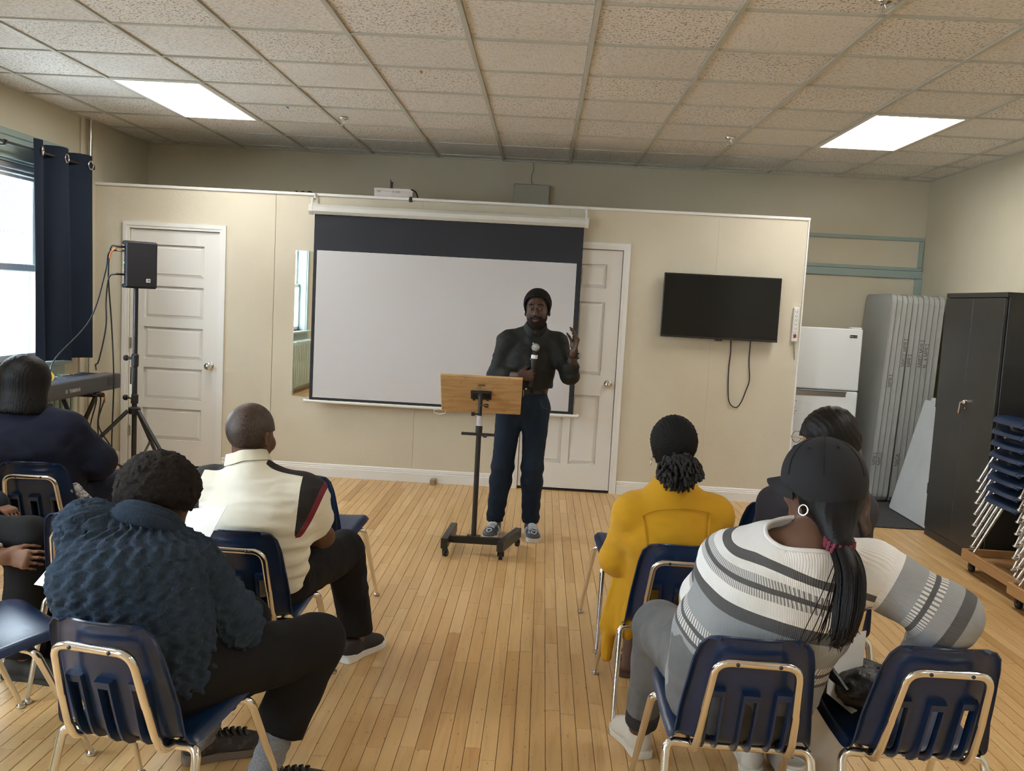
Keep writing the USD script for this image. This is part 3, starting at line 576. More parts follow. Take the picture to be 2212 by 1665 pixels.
obj('hinge_plate', [trimesh.Trimesh(np.array([loc(q) for q in m.vertices]), m.faces, process=False) for m in [box((-.065, -.05, -.028), (.065, .02, -.0095), .004), box((-.05, -.02, -.045), (-.035, .01, -.02)), box((.035, -.02, -.045), (.05, .01, -.02))]]+[tube([(pc[0], 5.44, ptop[2]-.02), (pc[0], 5.455, ptop[2]+.012), loc((0, -.015, -.03))], .015, 10)], mt['black_metal'], t)
obj('logo', [trimesh.Trimesh(np.array([loc(q) for q in m.vertices]), m.faces, process=False) for m in [text('M/M', .018, (-.020, -.088, -.0092), (1, 0, 0), (0, -1, 0), .0006, True, .8)]], mt['marker'], t, smooth=False)
p_ = at(933, 1045, y=7.35); tag(obj('door_stop', [box((p_[0]-.02, 7.36, 0), (p_[0]+.025, 7.445, .045), .004)], mt['cardboard']), 'small wooden block on the floor against the baseboard', 'block')

# loudspeaker on its tripod
sx, sy = -3.045, 6.60
t = thing('speaker_stand', 'black tripod speaker stand in front of the five-panel door', 'speaker stand', (sx, sy, 0))
hub = .60
obj('pole', [cyl((0, 0, .12), (0, 0, 1.02), .0185, 18)], mt['black_metal'], t); obj('inner_pole', cyl((0, 0, 1.0), (0, 0, 1.53), .0175, 18), mt['black_metal'], t)
obj('collar', [lathe([(.0185, .93), (.026, .935), (.026, 1.02), (.019, 1.03)], 18), box((-.06, -.012, .985), (-.02, .012, 1.005), .003)], mt['black_plastic'], t); obj('clamp_knob', move(lathe([(0, 0), (.008, 0), (.008, .03), (.020, .034), (.022, .05), (.017, .06), (0, .062)], 10), (-.024, 0, .995), ry=-90), mt['black_plastic'], t)
obj('collar', [lathe([(.0185, hub+.05), (.027, hub+.055), (.027, hub+.12), (.019, hub+.125)], 18)], mt['black_plastic'], t); obj('clamp_knob', move(lathe([(0, 0), (.008, 0), (.008, .03), (.020, .034), (.022, .05), (.017, .06), (0, .062)], 10), (-.024, 0, hub+.095), ry=-90), mt['black_plastic'], t)
obj('hub', lathe([(.019, hub-.03), (.04, hub-.025), (.045, hub+.02), (.02, hub+.03)], 18), mt['black_plastic'], t); obj('brace_ring', lathe([(.019, .12), (.032, .122), (.032, .16), (.019, .163)], 18), mt['black_plastic'], t)
for an in (212, -28, 92):
    d = np.array([math.cos(math.radians(an)), math.sin(math.radians(an)), 0])
    lg = obj('leg', tube([d*.045+[0, 0, hub], d*.60+[0, 0, .02]], .0145, 12), mt['black_metal'], t)
    obj('rubber_foot', tube([d*.585+[0, 0, .036], d*.612+[0, 0, .012]], [.017, .017], 10), mt['rubber'], lg); obj('brace', tube([d*.03+[0, 0, .14], d*.30+[0, 0, .312]], .009, 8), mt['black_metal'], t)
obj('cable_strap', box((-.028, -.02, .80), (-.018, -.012, .93), .002), mt['black_plastic'], t); obj('tag', box((-.030, -.021, .70), (-.016, -.018, .80), .001), mt['paper'], t)
lz0, lz1 = at(300, 623, y=sy-.14)[2], at(300, 520, y=sy-.14)[2]
SR = 38.0
t = thing('loudspeaker', 'small black loudspeaker on the tripod stand before the white door', 'loudspeaker', (sx+.01, sy, lz0), SR)
H = lz1-lz0; w = .108
obj('cabinet', [tm(m3.Manifold.hull_points(np.array([(s*(w if y < 0 else .07), y, z) for s in (-1, 1) for y in (-.10, .11) for z in (.004, H-.004)]))), box((-w-.004, -.10, 0), (w+.004, .0, .03), .008), box((-w-.004, -.10, H-.03), (w+.004, .0, H), .008)], mt['speaker'], t)
obj('grille', rrbox((-w, -.130, .008), (w, -.095, H-.008), .010), mt['grill'], t)
obj('badge', box((.030, -.1325, .045), (.060, -.129, .073), .001), mt['logo'], t); obj('badge_letter', text('Y', .017, (.039, -.1326, .050), (1, 0, 0), (0, 0, 1), .0008, True), mt['tv_body'], t, smooth=False)
obj('power_light', move(lathe([(0, 0), (.005, 0), (.004, .004), (0, .005)], 8), (-w-.001, -.06, H*.53), ry=-90), mt['led'], t); obj('switch', box((-w-.006, -.066, H*.30), (-w+.002, -.054, H*.40), .002), mt['grey_plastic'], t)
for z in (H*.86, H*.78, H*.28): obj('plug', [cyl((-w-.05, -.03, z), (-w+.01, -.03, z), .008, 10)], mt['black_plastic'] if z != H*.78 else mt['steel'], t)
_c, _s = math.cos(math.radians(SR)), math.sin(math.radians(SR))
wx, wy, wz = sx+.01-(w+.05)*_c+.03*_s, sy-(w+.05)*_s-.03*_c, lz0
tag(obj('speaker_cable', tube(spline([(wx+.01, wy, wz+H*.78), (wx-.05, wy-.01, wz+H*.72), (wx-.08, wy, wz+.1), (wx-.19, wy+.0, wz-.25), (wx-.33, wy-.2, wz-.52), (-3.36, 5.98, .90), (-3.39, 5.92, .872)], 8), .0055, 8), mt['cable']), 'black cable sloping from the loudspeaker down to the keyboard', 'cable')
tag(obj('speaker_cable', tube(spline([(wx+.01, wy, wz+H*.86), (wx-.04, wy, wz+H*.82), (wx-.07, wy+.03, wz+.08), (wx-.07, wy+.09, wz-.3), (wx-.06, wy+.11, .8), (wx-.07, wy+.11, .3), (wx-.03, wy+.08, .006), (wx+.1, wy-.1, .006)], 8), .0055, 8), mt['cable']), 'black cable hanging straight down behind the speaker stand to the floor', 'cable')
tag(obj('speaker_cable', tube(spline([(wx+.01, wy, wz+H*.28), (wx-.05, wy, wz+H*.2), (wx-.09, wy+.04, wz-.1), (wx-.10, wy+.06, wz-.3), (wx-.17, wy+.10, wz-.55), (wx-.21, wy+.13, .93), (wx-.20, wy+.12, .89)], 8), .0055, 8), mt['cable']), 'short black cable curving from the lower loudspeaker plug towards the curtain', 'cable')
tag(obj('cable_tail', tube(spline([(wx+.002, wy-.008, wz+H*.83), (wx-.035, wy-.008, wz+H*.72), (wx-.042, wy-.006, wz+H*.6)], 6), .006, 8), mt['orange']), 'short orange cable sleeve at the loudspeaker socket', 'cable')

# digital piano on its stand
kx0, kx1, ky0, ky1, kz = -3.56, -3.235, 5.42, 6.775, .858
t = thing('digital_piano', 'dark digital piano under the window, its back turned to the hall', 'keyboard')
obj('body', [rrbox((kx1-.13, ky0, kz-.115), (kx1, ky1, kz), .012), box((kx0, ky0, kz-.105), (kx1-.05, ky1, kz-.035), .008), rrbox((kx0, ky0, kz-.1), (kx1-.05, ky0+.05, kz-.008), .008), rrbox((kx0, ky1-.05, kz-.1), (kx1-.05, ky1, kz-.008), .008)], mt['keyboard'], t)
obj('top_panel', box((kx1-.125, ky0+.01, kz-.002), (kx1-.012, ky1-.01, kz+.0015), .001), M('piano_top', (.06, .065, .085), .3), t)
for k in range(52):
    y = ky0+.055+k*(ky1-ky0-.11)/52; obj('white_key', box((kx0+.01, y+.0006, kz-.035), (kx1-.128, y+(ky1-ky0-.11)/52-.0006, kz-.014), .002), mt['keys_white'], t, smooth=False)
bk = [box((kx0+.065, ky0+.055+(k+1)*(ky1-ky0-.11)/52-.006, kz-.02), (kx1-.128, ky0+.055+(k+1)*(ky1-ky0-.11)/52+.006, kz-.002), .002) for k in range(51) if k % 7 in (0, 1, 3, 4, 5)]
for m in bk: obj('black_key', m, mt['black_plastic'], t, smooth=False)
obj('speaker_slot', box((kx1-.001, ky1-.21, kz-.085), (kx1+.002, ky1-.09, kz-.015), .001), mt['black_plastic'], t)
obj('maker_name', text('YAMAHA', .026, (kx1+.0005, 6.02, kz-.078), (0, 1, 0), (0, 0, 1), .0012, squash=.95), mt['logo'], t, smooth=False)
obj('maker_emblem', [lathe([(.0115, 0), (.0135, 0), (.0135, .001), (.0115, .001)], 20), *[box((-.0008, 0, -.0005), (.0008, .0115, .001)) for _ in (0,)]] and [move(cat_mesh([lathe([(.0115, 0), (.0138, 0), (.0138, .0012), (.0115, .0012)], 20)]+[move(box((-.001, 0, 0), (.001, .0115, .0012)), rz=a) for a in (0, 120, 240)]), (kx1+.0004, 5.985, kz-.065), ry=90)], mt['logo'], t, smooth=False)
t = thing('keyboard_stand', 'black folding stand under the digital piano', 'keyboard stand')
for y in (5.72, 6.42):
    obj('leg', tube([(kx0+.0, y, .02), (kx1-.02, y, kz-.15)], .016, 10), mt['black_metal'], t); obj('leg', tube([(kx1+.02, y+.035, .02), (kx0+.03, y+.035, kz-.15)], .016, 10), mt['black_metal'], t)
    obj('support_arm', [box((kx0+.01, y-.02, kz-.15), (kx1-.0, y+.05, kz-.118), .006)], mt['black_metal'], t); obj('rubber_cap', cyl((kx1, y+.015, kz-.132), (kx1+.035, y+.015, kz-.132), .017, 12), mt['rubber'], t)
obj('brace', tube([((kx0+kx1)/2, 5.72, .42), ((kx0+kx1)/2, 6.45, .42)], .012, 8), mt['black_metal'], t)
for k, (yy, lab, m_) in enumerate(((6.36, 'first black cable hanging under the piano end', 'cable'), (6.42, 'second black cable hanging under the piano end, crossing the first', 'cable'), (6.48, 'straight black cable under the piano end nearest the stand', 'cable'))):
    tag(obj('piano_cable', tube(spline([(kx1-.02, yy, kz-.115), (kx1+.01, yy+.02, kz-.16), (kx1+.0-.05*(k == 0), yy+.05*(1-k), .5), (kx1-.02+.03*k, yy-.06+.08*k, .25), (kx1-.05, yy, .006), (kx1-.15, yy+.1, .006)], 8), .005, 8), mt[m_]), lab, 'cable')
tag(obj('piano_cable', tube(spline([(kx1-.01, 6.47, kz-.112), (kx1+.012, 6.49, kz-.14), (kx1+.012, 6.50, kz-.20)], 6), .006, 8), mt['orange']), 'short orange cable plugged in under the piano', 'cable')
p_ = at(122, 797, z=kz+.03)
tag(obj('adhesive_tape_roll', [move(lathe([(.022, -.012), (.036, -.012), (.036, .012), (.022, .012), (.022, -.012)], 24), (-3.33, 5.93, kz+.038), rx=80, rz=25)], mt['yellow']), 'yellow tape roll standing on the piano beside the woman in navy', 'tape roll')
tag(obj('folder', [box((-3.50, 6.0, kz+.001), (-3.40, 6.16, kz+.014), .003)], mt['blue']), 'small blue case lying on the piano keys', 'case')

# radiator under the curtained window
t = thing('radiator', 'pale green cast-iron column radiator under the left window', 'radiator', (-3.70, 0, 0))
for k in range(22):
    y = 5.25+k*.075
    cols = [tube(spline([(dx, y, .13), (dx, y, .2), (dx, y, .72), (dx, y, .80)], 4), [.02]+[.017]*10+[.02]*2, 8) for dx in (-.055, 0, .055)]
    obj('section', cols+[rrbox((-.085, y-.032, .74), (.085, y+.032, .82), .028, 2), rrbox((-.085, y-.032, .09), (.085, y+.032, .17), .028, 2), rrbox((-.08, y-.028, .43), (.08, y+.028, .48), .02, 2)], mt['grille'], t)
for y in (5.25, 6.825): obj('foot', [box((-.05, y-.02, 0), (.05, y+.02, .1), .008)], mt['grille'], t)
obj('pipe', tube(fillet([(0, 6.86, .13), (0, 6.98, .13), (0, 6.98, 0)], .03), .014, 10), mt['grille'], t)
t = thing('radiator', 'pale green radiator further along the left wall, seen only in the mirror', 'radiator', (-3.70, 0, 0))
for k in range(18):
    y = .15+k*.1
    obj('section', [rrbox((-.07, y-.045, .10), (.07, y+.045, .80), .03, 2)]+[box((.068, y-.03, z0), (.074, y+.03, z0+.26), .003) for z0 in (.16, .48)], mt['grille'], t)
for y in (.17, 1.83): obj('foot', box((-.05, y-.02, 0), (.05, y+.02, .11), .008), mt['grille'], t)

# curtain and rod
t = thing('curtain_rod', 'thin black curtain rod above the left window', 'curtain rod'); zr, xr = 2.455, -3.66
obj('rod', cyl((xr, 4.9, zr), (xr, 7.14, zr), .010, 12), mt['black_metal'], t); obj('finial', lathe([(0, -.02), (.012, -.018), (.016, 0), (.012, .018), (0, .02)], 12, (xr, 7.15, zr)), mt['black_metal'], t)
for y in (5.98, 7.12): obj('bracket', [tube([(XL+.02, y, zr-.02), (xr, y, zr-.02)], .006, 8), cyl((xr, y-.012, zr), (xr, y+.012, zr), .015, 10)], mt['black_metal'], t)
t = thing('curtain', 'dark navy grommet curtain drawn to the right side of the window', 'curtain')
ny, nz = 150, 40; yc = np.linspace(0, 1, ny); zz = np.linspace(0, 1, nz)
def cur(u, v):                 # u across, v down
    y = 6.27+u*.85; ph = u*2*np.pi*2.5
    x = xr+(.050+.012*v)*np.sin(ph+.5)+.006*np.sin(ph*2.3+v*3)+.006*v*np.sin(u*40)
    z = 2.525-v*1.585+.006*np.cos(ph)
    return x, y+.012*np.sin(ph*2)*(.4+v)+.02*v, z
U, Vv = np.meshgrid(yc, zz, indexing='ij'); X, Y, Z = cur(U, Vv)
def sheet(X, Y, Z, th):
    P_ = np.stack([X, Y, Z], -1); du = np.gradient(P_, axis=0); dv = np.gradient(P_, axis=1); nn = np.cross(du, dv); nn /= np.linalg.norm(nn, axis=-1, keepdims=True)+1e-9
    A, B = P_+nn*th/2, P_-nn*th/2; a_, b_ = P_.shape[:2]; id_ = np.arange(a_*b_).reshape(a_, b_); o = a_*b_
    q = np.stack([id_[:-1, :-1], id_[1:, :-1], id_[1:, 1:], id_[:-1, 1:]], -1).reshape(-1, 4); f = [q, q[:, ::-1]+o]
    for e in (id_[:, 0][::-1], id_[:, -1], id_[0, :], id_[-1, :][::-1]): f.append(np.stack([e[:-1], e[:-1]+o, e[1:]+o, e[1:]], -1)[:, ::-1])
    f = np.vstack(f); return trimesh.Trimesh(np.vstack([A.reshape(-1, 3), B.reshape(-1, 3)]), np.vstack([f[:, [0, 1, 2]], f[:, [0, 2, 3]]]), process=False)
obj('cloth', sheet(X, Y, Z, .004), mt['curtain'], t, smooth=60)
for u in (.07, .27, .47, .67, .87):
    x, y, z = cur(np.array(u), np.array(.045)); x2, y2, z2 = cur(np.array(u+.01), np.array(.045)); d = np.array([x2-x, y2-y, 0.]); d /= np.linalg.norm(d); n_ = np.array([d[1], -d[0], 0])
    g = np.array([[math.cos(a)*.030*d+np.array([0, 0, math.sin(a)*.030])+np.array([x, y, zr])] for a in np.linspace(0, 2*np.pi, 24, endpoint=False)]).reshape(-1, 3)
    obj('grommet', tube(g, .0065, 8, closed=True), mt['chrome'], t)

# sprinklers and bits on the ceiling
for k, (p, lab) in enumerate((((741, 255), 'ceiling sprinkler head left of centre above the screen'), ((1577, 297), 'ceiling sprinkler head near the right light panel'), ((1908, 2), 'ceiling sprinkler head at the top edge on the right'))):
    q = at(*p, z=ZC); t = thing('sprinkler', lab, 'sprinkler', (q[0], q[1], ZC), group=None)
    obj('escutcheon', lathe([(0, 0), (.036, 0), (.034, -.008), (.018, -.014), (.012, -.014)], 20), mt['chrome'], t)
    obj('frame', [tube(fillet([(s*.006, 0, -.012), (s*.014, 0, -.03), (s*.012, 0, -.05), (0, 0, -.06)], .01), .003, 6) for s in (-1, 1)]+[cyl((0, 0, -.01), (0, 0, -.05), .003, 6)], mt['steel'], t)
    obj('deflector', lathe([(0, -.058), (.018, -.058), (.019, -.060), (0, -.062)], 16), mt['steel'], t)
for p, m_, lab in (((910, 155), 'orange', 'tiny orange scrap stuck to a ceiling tile'), ((621, 231), 'blue', 'tiny teal scrap stuck to a ceiling tile')):
    q = at(*p, z=ZC+.003); tag(obj('scrap', box((q[0]-.006, q[1]-.02, ZC-.004), (q[0]+.006, q[1]+.02, ZC+.004), .002), mt[m_]), lab, 'scrap')

# ---------------------------------------------------------------- stacking chairs: one chair built with its parts, the others refer to it
def chair_shell():
    prof = np.array([(-.302, .738), (-.297, .728), (-.291, .705), (-.278, .655), (-.255, .575), (-.232, .500), (-.212, .440), (-.196, .405), (-.172, .386), (-.140, .380), (-.08, .389), (.0, .402), (.09, .418), (.16, .428), (.205, .430), (.238, .418), (.254, .395)])
    c = spline(np.c_[prof[:, 0], np.zeros(len(prof)), prof[:, 1]], 4)[:, [0, 2]]
    s = np.r_[0, np.cumsum(np.linalg.norm(np.diff(c, axis=0), axis=1))]
    t = np.gradient(c, axis=0); t /= np.linalg.norm(t, axis=1, keepdims=True); n = np.stack([-t[:, 1], t[:, 0]], 1)      # n: out, away from the sitter
    n = np.where((n@np.array([1., 1.]))[:, None] > 0, -n, n)
    hw = np.interp(s, [0, .012, .035, .08, .2, .33, .40, .5, .7, .76, .80, .84], [.100, .128, .148, .160, .174, .186, .192, .202, .212, .208, .196, .170])
    depth = np.interp(s, [0, .1, .25, .34, .42, .6, .84], [.030, .042, .046, .030, .018, .016, .010])    # dish of the shell
    nu = 31; u = np.linspace(-1, 1, nu); P = np.zeros((len(c), nu, 3)); Nn = np.zeros_like(P)
    back = np.interp(s, [.26, .38], [1, 0])
    for i in range(len(c)):
        e = np.clip((np.abs(u)-.90)/.10, 0, 1)**1.5
        fwd = depth[i]*np.abs(u)**2.2 - .022*e
        P[i, :, 0] = u*hw[i]
        bk = back[i]; P[i, :, 1] = c[i, 0]-(n[i, 0]*(1-bk)-bk)*fwd; P[i, :, 2] = c[i, 1]-n[i, 1]*fwd*(1-bk)
        if i < 5: P[i, :, 1] -= .010*(1-i/5)**2; P[i, :, 2] -= .012*np.abs(u)**4*(1-i/5)
    du = np.gradient(P, axis=1); dv = np.gradient(P, axis=0); N = np.cross(dv, du); N /= np.linalg.norm(N, axis=-1, keepdims=True)+1e-9
    th = .0045
    A, B = P+N*th/2, P-N*th/2; a_, b_ = P.shape[:2]; id_ = np.arange(a_*b_).reshape(a_, b_); o = a_*b_
    q = np.stack([id_[:-1, :-1], id_[:-1, 1:], id_[1:, 1:], id_[1:, :-1]], -1).reshape(-1, 4); f = [q[:, ::-1], q+o]
    for e in (id_[:, 0][::-1], id_[:, -1], id_[0, :], id_[-1, :][::-1]): f.append(np.stack([e[:-1], e[:-1]+o, e[1:]+o, e[1:]], -1))
    f = np.vstack(f); m = trimesh.Trimesh(np.vstack([A.reshape(-1, 3), B.reshape(-1, 3)]), np.vstack([f[:, [0, 1, 2]], f[:, [0, 2, 3]]]), process=False)
    trimesh.repair.fix_normals(m)
    if m.volume < 0: m.invert()
    k = m3.Manifold(m3.Mesh(np.asarray(m.vertices, np.float32), np.asarray(m.faces, np.uint32)))
    assert not k.is_empty(), k.status()
    hoods = []
    def along(v0, v1, off0, off1, hx, x, fl=0):       # a slot's solid following the shell from arc s0 to s1
        i0, i1 = np.searchsorted(s, v0), np.searchsorted(s, v1); pts = []
        ids = np.unique(np.r_[np.arange(i0, i1, 3), i1])
        segs = []
        for a, b in zip(ids, ids[1:]):
            pp = []
            for i in (a, b):
                for off in (off0, off1):
                    for sx in (-1, 1):
                        hh = hx*(.86 if off > .01 else 1)
                        pp.append((x+sx*hh, c[i, 0]+n[i, 0]*(off-depth[i]*(abs(x)/hw[i])**2.2), c[i, 1]+n[i, 1]*(off-depth[i]*(abs(x)/hw[i])**2.2)))
            segs.append(m3.Manifold.hull_points(np.array(pp)))
        return m3.Manifold.batch_boolean(segs, m3.OpType.Add)
    for x in (-.090, 0, .090):
        outer = along(.165, .425, -.001, .022, .0250, x); inner = along(.174, .415, -.05, .05, .0165, x)
        hoods.append(outer-inner); k = k-inner
    return tm(k), [tm(h) for h in hoods]
PLASTIC, HOODS = chair_shell()
def chair_parts(t):
    sh = obj('seat_shell', PLASTIC, mt['chair'], t, smooth=40)
    for h in HOODS: obj('slot_rim', h, mt['chair'], sh, smooth=35)
    r = .0115
    ip = fillet([(-.128, -.150, .3675), (-.128, -.205, .3755), (-.126, -.232, .425), (-.120, -.266, .520), (-.108, -.313, .672), (.108, -.313, .672), (.120, -.266, .520), (.126, -.232, .425), (.128, -.205, .3755), (.128, -.150, .3675)], .045, 7)
    ip = np.vstack([ip[:1], ip[1:]]); 
    hp = obj('back_frame', tube(ip, r, 12), mt['chrome'], t)
    for x in (-.055, .055): obj('rivet', lathe([(.0055, 0), (.0055, .002), (.002, .004), (0, .004)], 10, (x, -.3235, .672), 'y'), mt['black_metal'], hp)
    for nm, y0, z0, yf, xf, xb in (('rear', -.150, .366, -.266, .217, .165), ('front', .085, .388, .262, .250, .178)):
        cb = obj('crossbar', tube([(-xb+.02, y0, z0), (xb-.02, y0, z0)], .0125, 12), mt['chrome'], t)
        for sx in (-1, 1):
            pts = fillet([(sx*(xb-.03), y0, z0), (sx*(xb+.035), y0+(yf-y0)*.06, z0+.006), (sx*xf, yf, .012)], .075, 9)
            q = np.linalg.norm(pts-pts[0], axis=1); rr = np.interp(pts[:, 2], [.012, .30], [.0082, .0128])
            L = []
            for a, b in zip(pts, pts[1:]): L.append(a)
            pts = np.vstack([pts[:-1], pts[-2]+(pts[-1]-pts[-2])*np.array([.5, .75, 1.])[:, None]]); rr = np.interp(pts[:, 2], [.012, .30], [.0082, .0128])
            lg = obj('leg', tube(pts, rr, 12), mt['chrome'], t)
            obj('glide', lathe([(0, .020), (.008, .020), (.009, .014), (.016, .011), (.017, .004), (.014, 0), (0, 0)], 14, (sx*xf, yf, 0)), mt['steel'], lg)
    for sx in (-1, 1): obj('side_rail', tube([(sx*.135, -.148, .366), (sx*.15, .085, .390)], .009, 8), mt['steel'], t)
    return t
chair = None
def put_chair(x, y, rz, label, group, z=0.):
    global chair
    if chair is None:
        chair = thing('stacking_chair', label, 'chair', (x, y, z), rz, group); chair_parts(chair); return chair
    o = dup(chair, (x, y, z), rz, label, group); return o
GC = 'navy plastic chairs set out in rows'
put_chair(.615, 2.58, -1, 'navy plastic chair under the woman in the black cap and striped sweater', GC)
put_chair(1.10, 2.60, 2, 'navy plastic chair with an arm over its back and a black bag on its seat', GC)
put_chair(-1.01, 2.40, -10, 'navy plastic chair under the man in the dark blue cable-knit sweater', GC)
put_chair(-1.777, 2.727, -35, 'empty navy plastic chair at the lower left corner, its seat in view', GC)
put_chair(-1.035, 3.295, 1, 'navy plastic chair under the man in the white polo shirt', GC)
put_chair(-1.63, 3.40, 4, 'navy plastic chair mostly hidden behind the dark blue sweater', GC)
put_chair(.557, 3.467, 0, 'navy plastic chair under the woman in the mustard top', GC)
put_chair(1.09, 3.48, 4, 'navy plastic chair hidden behind the black cap, under the woman with glasses', GC)
put_chair(-2.31, 4.21, 6, 'navy plastic chair under the woman in the navy top with a bob', GC)
put_chair(-1.06, 4.30, -4, 'empty navy plastic chair in front of the man in the white polo', GC)
put_chair(.534, 4.235, 2, 'empty navy plastic chair in front of the woman in mustard', GC)
put_chair(1.08, 4.32, 8, 'empty navy plastic chair in the front row near the woman with glasses', GC)
put_chair(-2.62, 3.42, -80, 'navy plastic chair at the left edge under the person in black trousers', GC)
# stacked chairs on two wooden dollies
rank = ['bottom', 'second', 'third', 'fourth', 'fifth', 'sixth', 'seventh', 'top']
def dolly(x0, x1, y0, y1, label, mark=None):
    t = thing('chair_dolly', label, 'dolly')
    zb = .078
    obj('deck', box((x0+.02, y0+.02, zb), (x1-.02, y1-.02, zb+.012), .002), mt['dolly'], t)
    for lo, hi in (((x0, y0, zb-.005), (x0+.022, y1, zb+.062)), ((x1-.022, y0, zb-.005), (x1, y1, zb+.062)), ((x0+.022, y0, zb-.005), (x1-.022, y0+.022, zb+.062)), ((x0+.022, y1-.022, zb-.005), (x1-.022, y1, zb+.062))): obj('side_board', box(lo, hi, .003), mt['dolly'], t)
    for x in (x0+.05, x1-.05):
        for y in (y0+.05, y1-.05):
            c = part('castor', t)
            obj('wheel', tube([(x-.012, y, .030), (x-.010, y, .030), (x+.010, y, .030), (x+.012, y, .030)], [.024, .030, .030, .024], 16), mt['rubber'], c); obj('hub', tube([(x-.014, y, .03), (x+.014, y, .03)], .010, 12), mt['grey_plastic'], c)
            obj('fork', [box((x-.022, y-.02, .062), (x+.022, y+.02, .073), .003), box((x-.019, y-.012, .028), (x-.0155, y+.012, .064), .001), box((x+.0155, y-.012, .028), (x+.019, y+.012, .064), .001)], mt['black_metal'], c)
    if mark: obj('handwriting', text(mark, .03, (x0-.0006, y0+.38, zb+.014), (0, -1, 0), (0, 0, 1), .001), mt['marker'], t, smooth=False)
dolly(2.79, 3.36, 5.10, 5.77, 'wooden dolly under the rear stack of navy chairs, beside the cabinet')
dolly(2.72, 3.32, 4.36, 5.06, 'wooden dolly under the nearer stack at the right edge, marked MPR', 'MPR I')
for k in range(8): put_chair(3.085, 5.45, 90, f'navy chair, {rank[k]} of eight in the rear stack on the dolly', 'stacked chairs on the rear dolly', .091+.0715*k)
for k in range(8): put_chair(3.00, 4.74, 90, f'navy chair, {rank[k]} of the nearer stack cut by the right edge', 'stacked chairs on the nearer dolly', .091+.0715*k)

# ---------------------------------------------------------------- bodies and clothes: distance fields, smoothly joined, meshed as one surface
A3 = lambda *v: np.array(v, float)
def unit(v): v = np.asarray(v, float); return v/(np.linalg.norm(v)+1e-12)
f4 = np.float32
def nrm(q): return np.sqrt(np.einsum('...i,...i->...', q, q))
def rc(a, b, ra, rb):
    a, b = np.asarray(a, float), np.asarray(b, float); d = b-a; L2 = d@d+1e-12; m = max(ra, rb); a4, d4, e4 = a.astype(f4), d.astype(f4), (d/L2).astype(f4)
    def f(P):
        q = P-a4; t = np.clip(q@e4, 0, 1); q = q-t[..., None]*d4; return nrm(q)-(f4(ra)+f4(rb-ra)*t)
    return np.minimum(a, b)-m, np.maximum(a, b)+m, f
def ell(c, r, R=None):
    c, r = np.asarray(c, float), np.asarray(r, float)*np.ones(3); R = np.eye(3) if R is None else R; c4, R1, r4 = c.astype(f4), (R/r).astype(f4), r.astype(f4)
    def f(P):
        q = (P-c4)@R1; k0 = nrm(q); q /= r4; return k0*(k0-1)/(nrm(q)+f4(1e-9))
    e = np.sqrt(((R*r)**2).sum(1)); return c-e, c+e, f
def ecap(a, b, s0, s1, side0, side1=None):
    """elliptical cone from a to b: half-widths s0=(side, front), s1; side0, side1 the side directions at the ends"""
    a, b = np.asarray(a, float), np.asarray(b, float); d = b-a; L = np.linalg.norm(d); d = d/L; S0 = unit(side0); S1 = unit(side0 if side1 is None else side1); s0, s1 = np.asarray(s0, float), np.asarray(s1, float); m = max(s0.max(), s1.max())
    S0, S1 = unit(S0-(S0@d)*d), unit(S1-(S1@d)*d); a4, d4, S4, dS4 = a.astype(f4), d.astype(f4), S0.astype(f4), (S1-S0).astype(f4)
    def f(P):
        q = P-a4; v = q@d4; t = np.clip(v/f4(L), 0, 1); o = v-t*f4(L); u = q@S4+t*(q@dS4); w2 = np.maximum(np.einsum('...i,...i->...', q, q)-v*v-u*u, 0)
        A, B = f4(s0[0])+f4(s1[0]-s0[0])*t, f4(s0[1])+f4(s1[1]-s0[1])*t; mn = np.minimum(A, B); x, y, z = (u/A)**2, w2/B**2, (o/mn)**2; k0 = np.sqrt(x+y+z); return k0*(k0-1)/(np.sqrt(x/A**2+y/B**2+z/mn**2)+f4(1e-9))
    return np.minimum(a, b)-m, np.maximum(a, b)+m, f
def box_sd(c, h, R=None, r=.0):
    c, h = np.asarray(c, float), np.asarray(h, float); R = np.eye(3) if R is None else R
    def f(P):
        q = np.abs((P-c)@R)-(h-r); return np.linalg.norm(np.maximum(q, 0), axis=-1)+np.minimum(q.max(-1), 0)-r
    e = np.abs(R)@h; return c-e, c+e, f
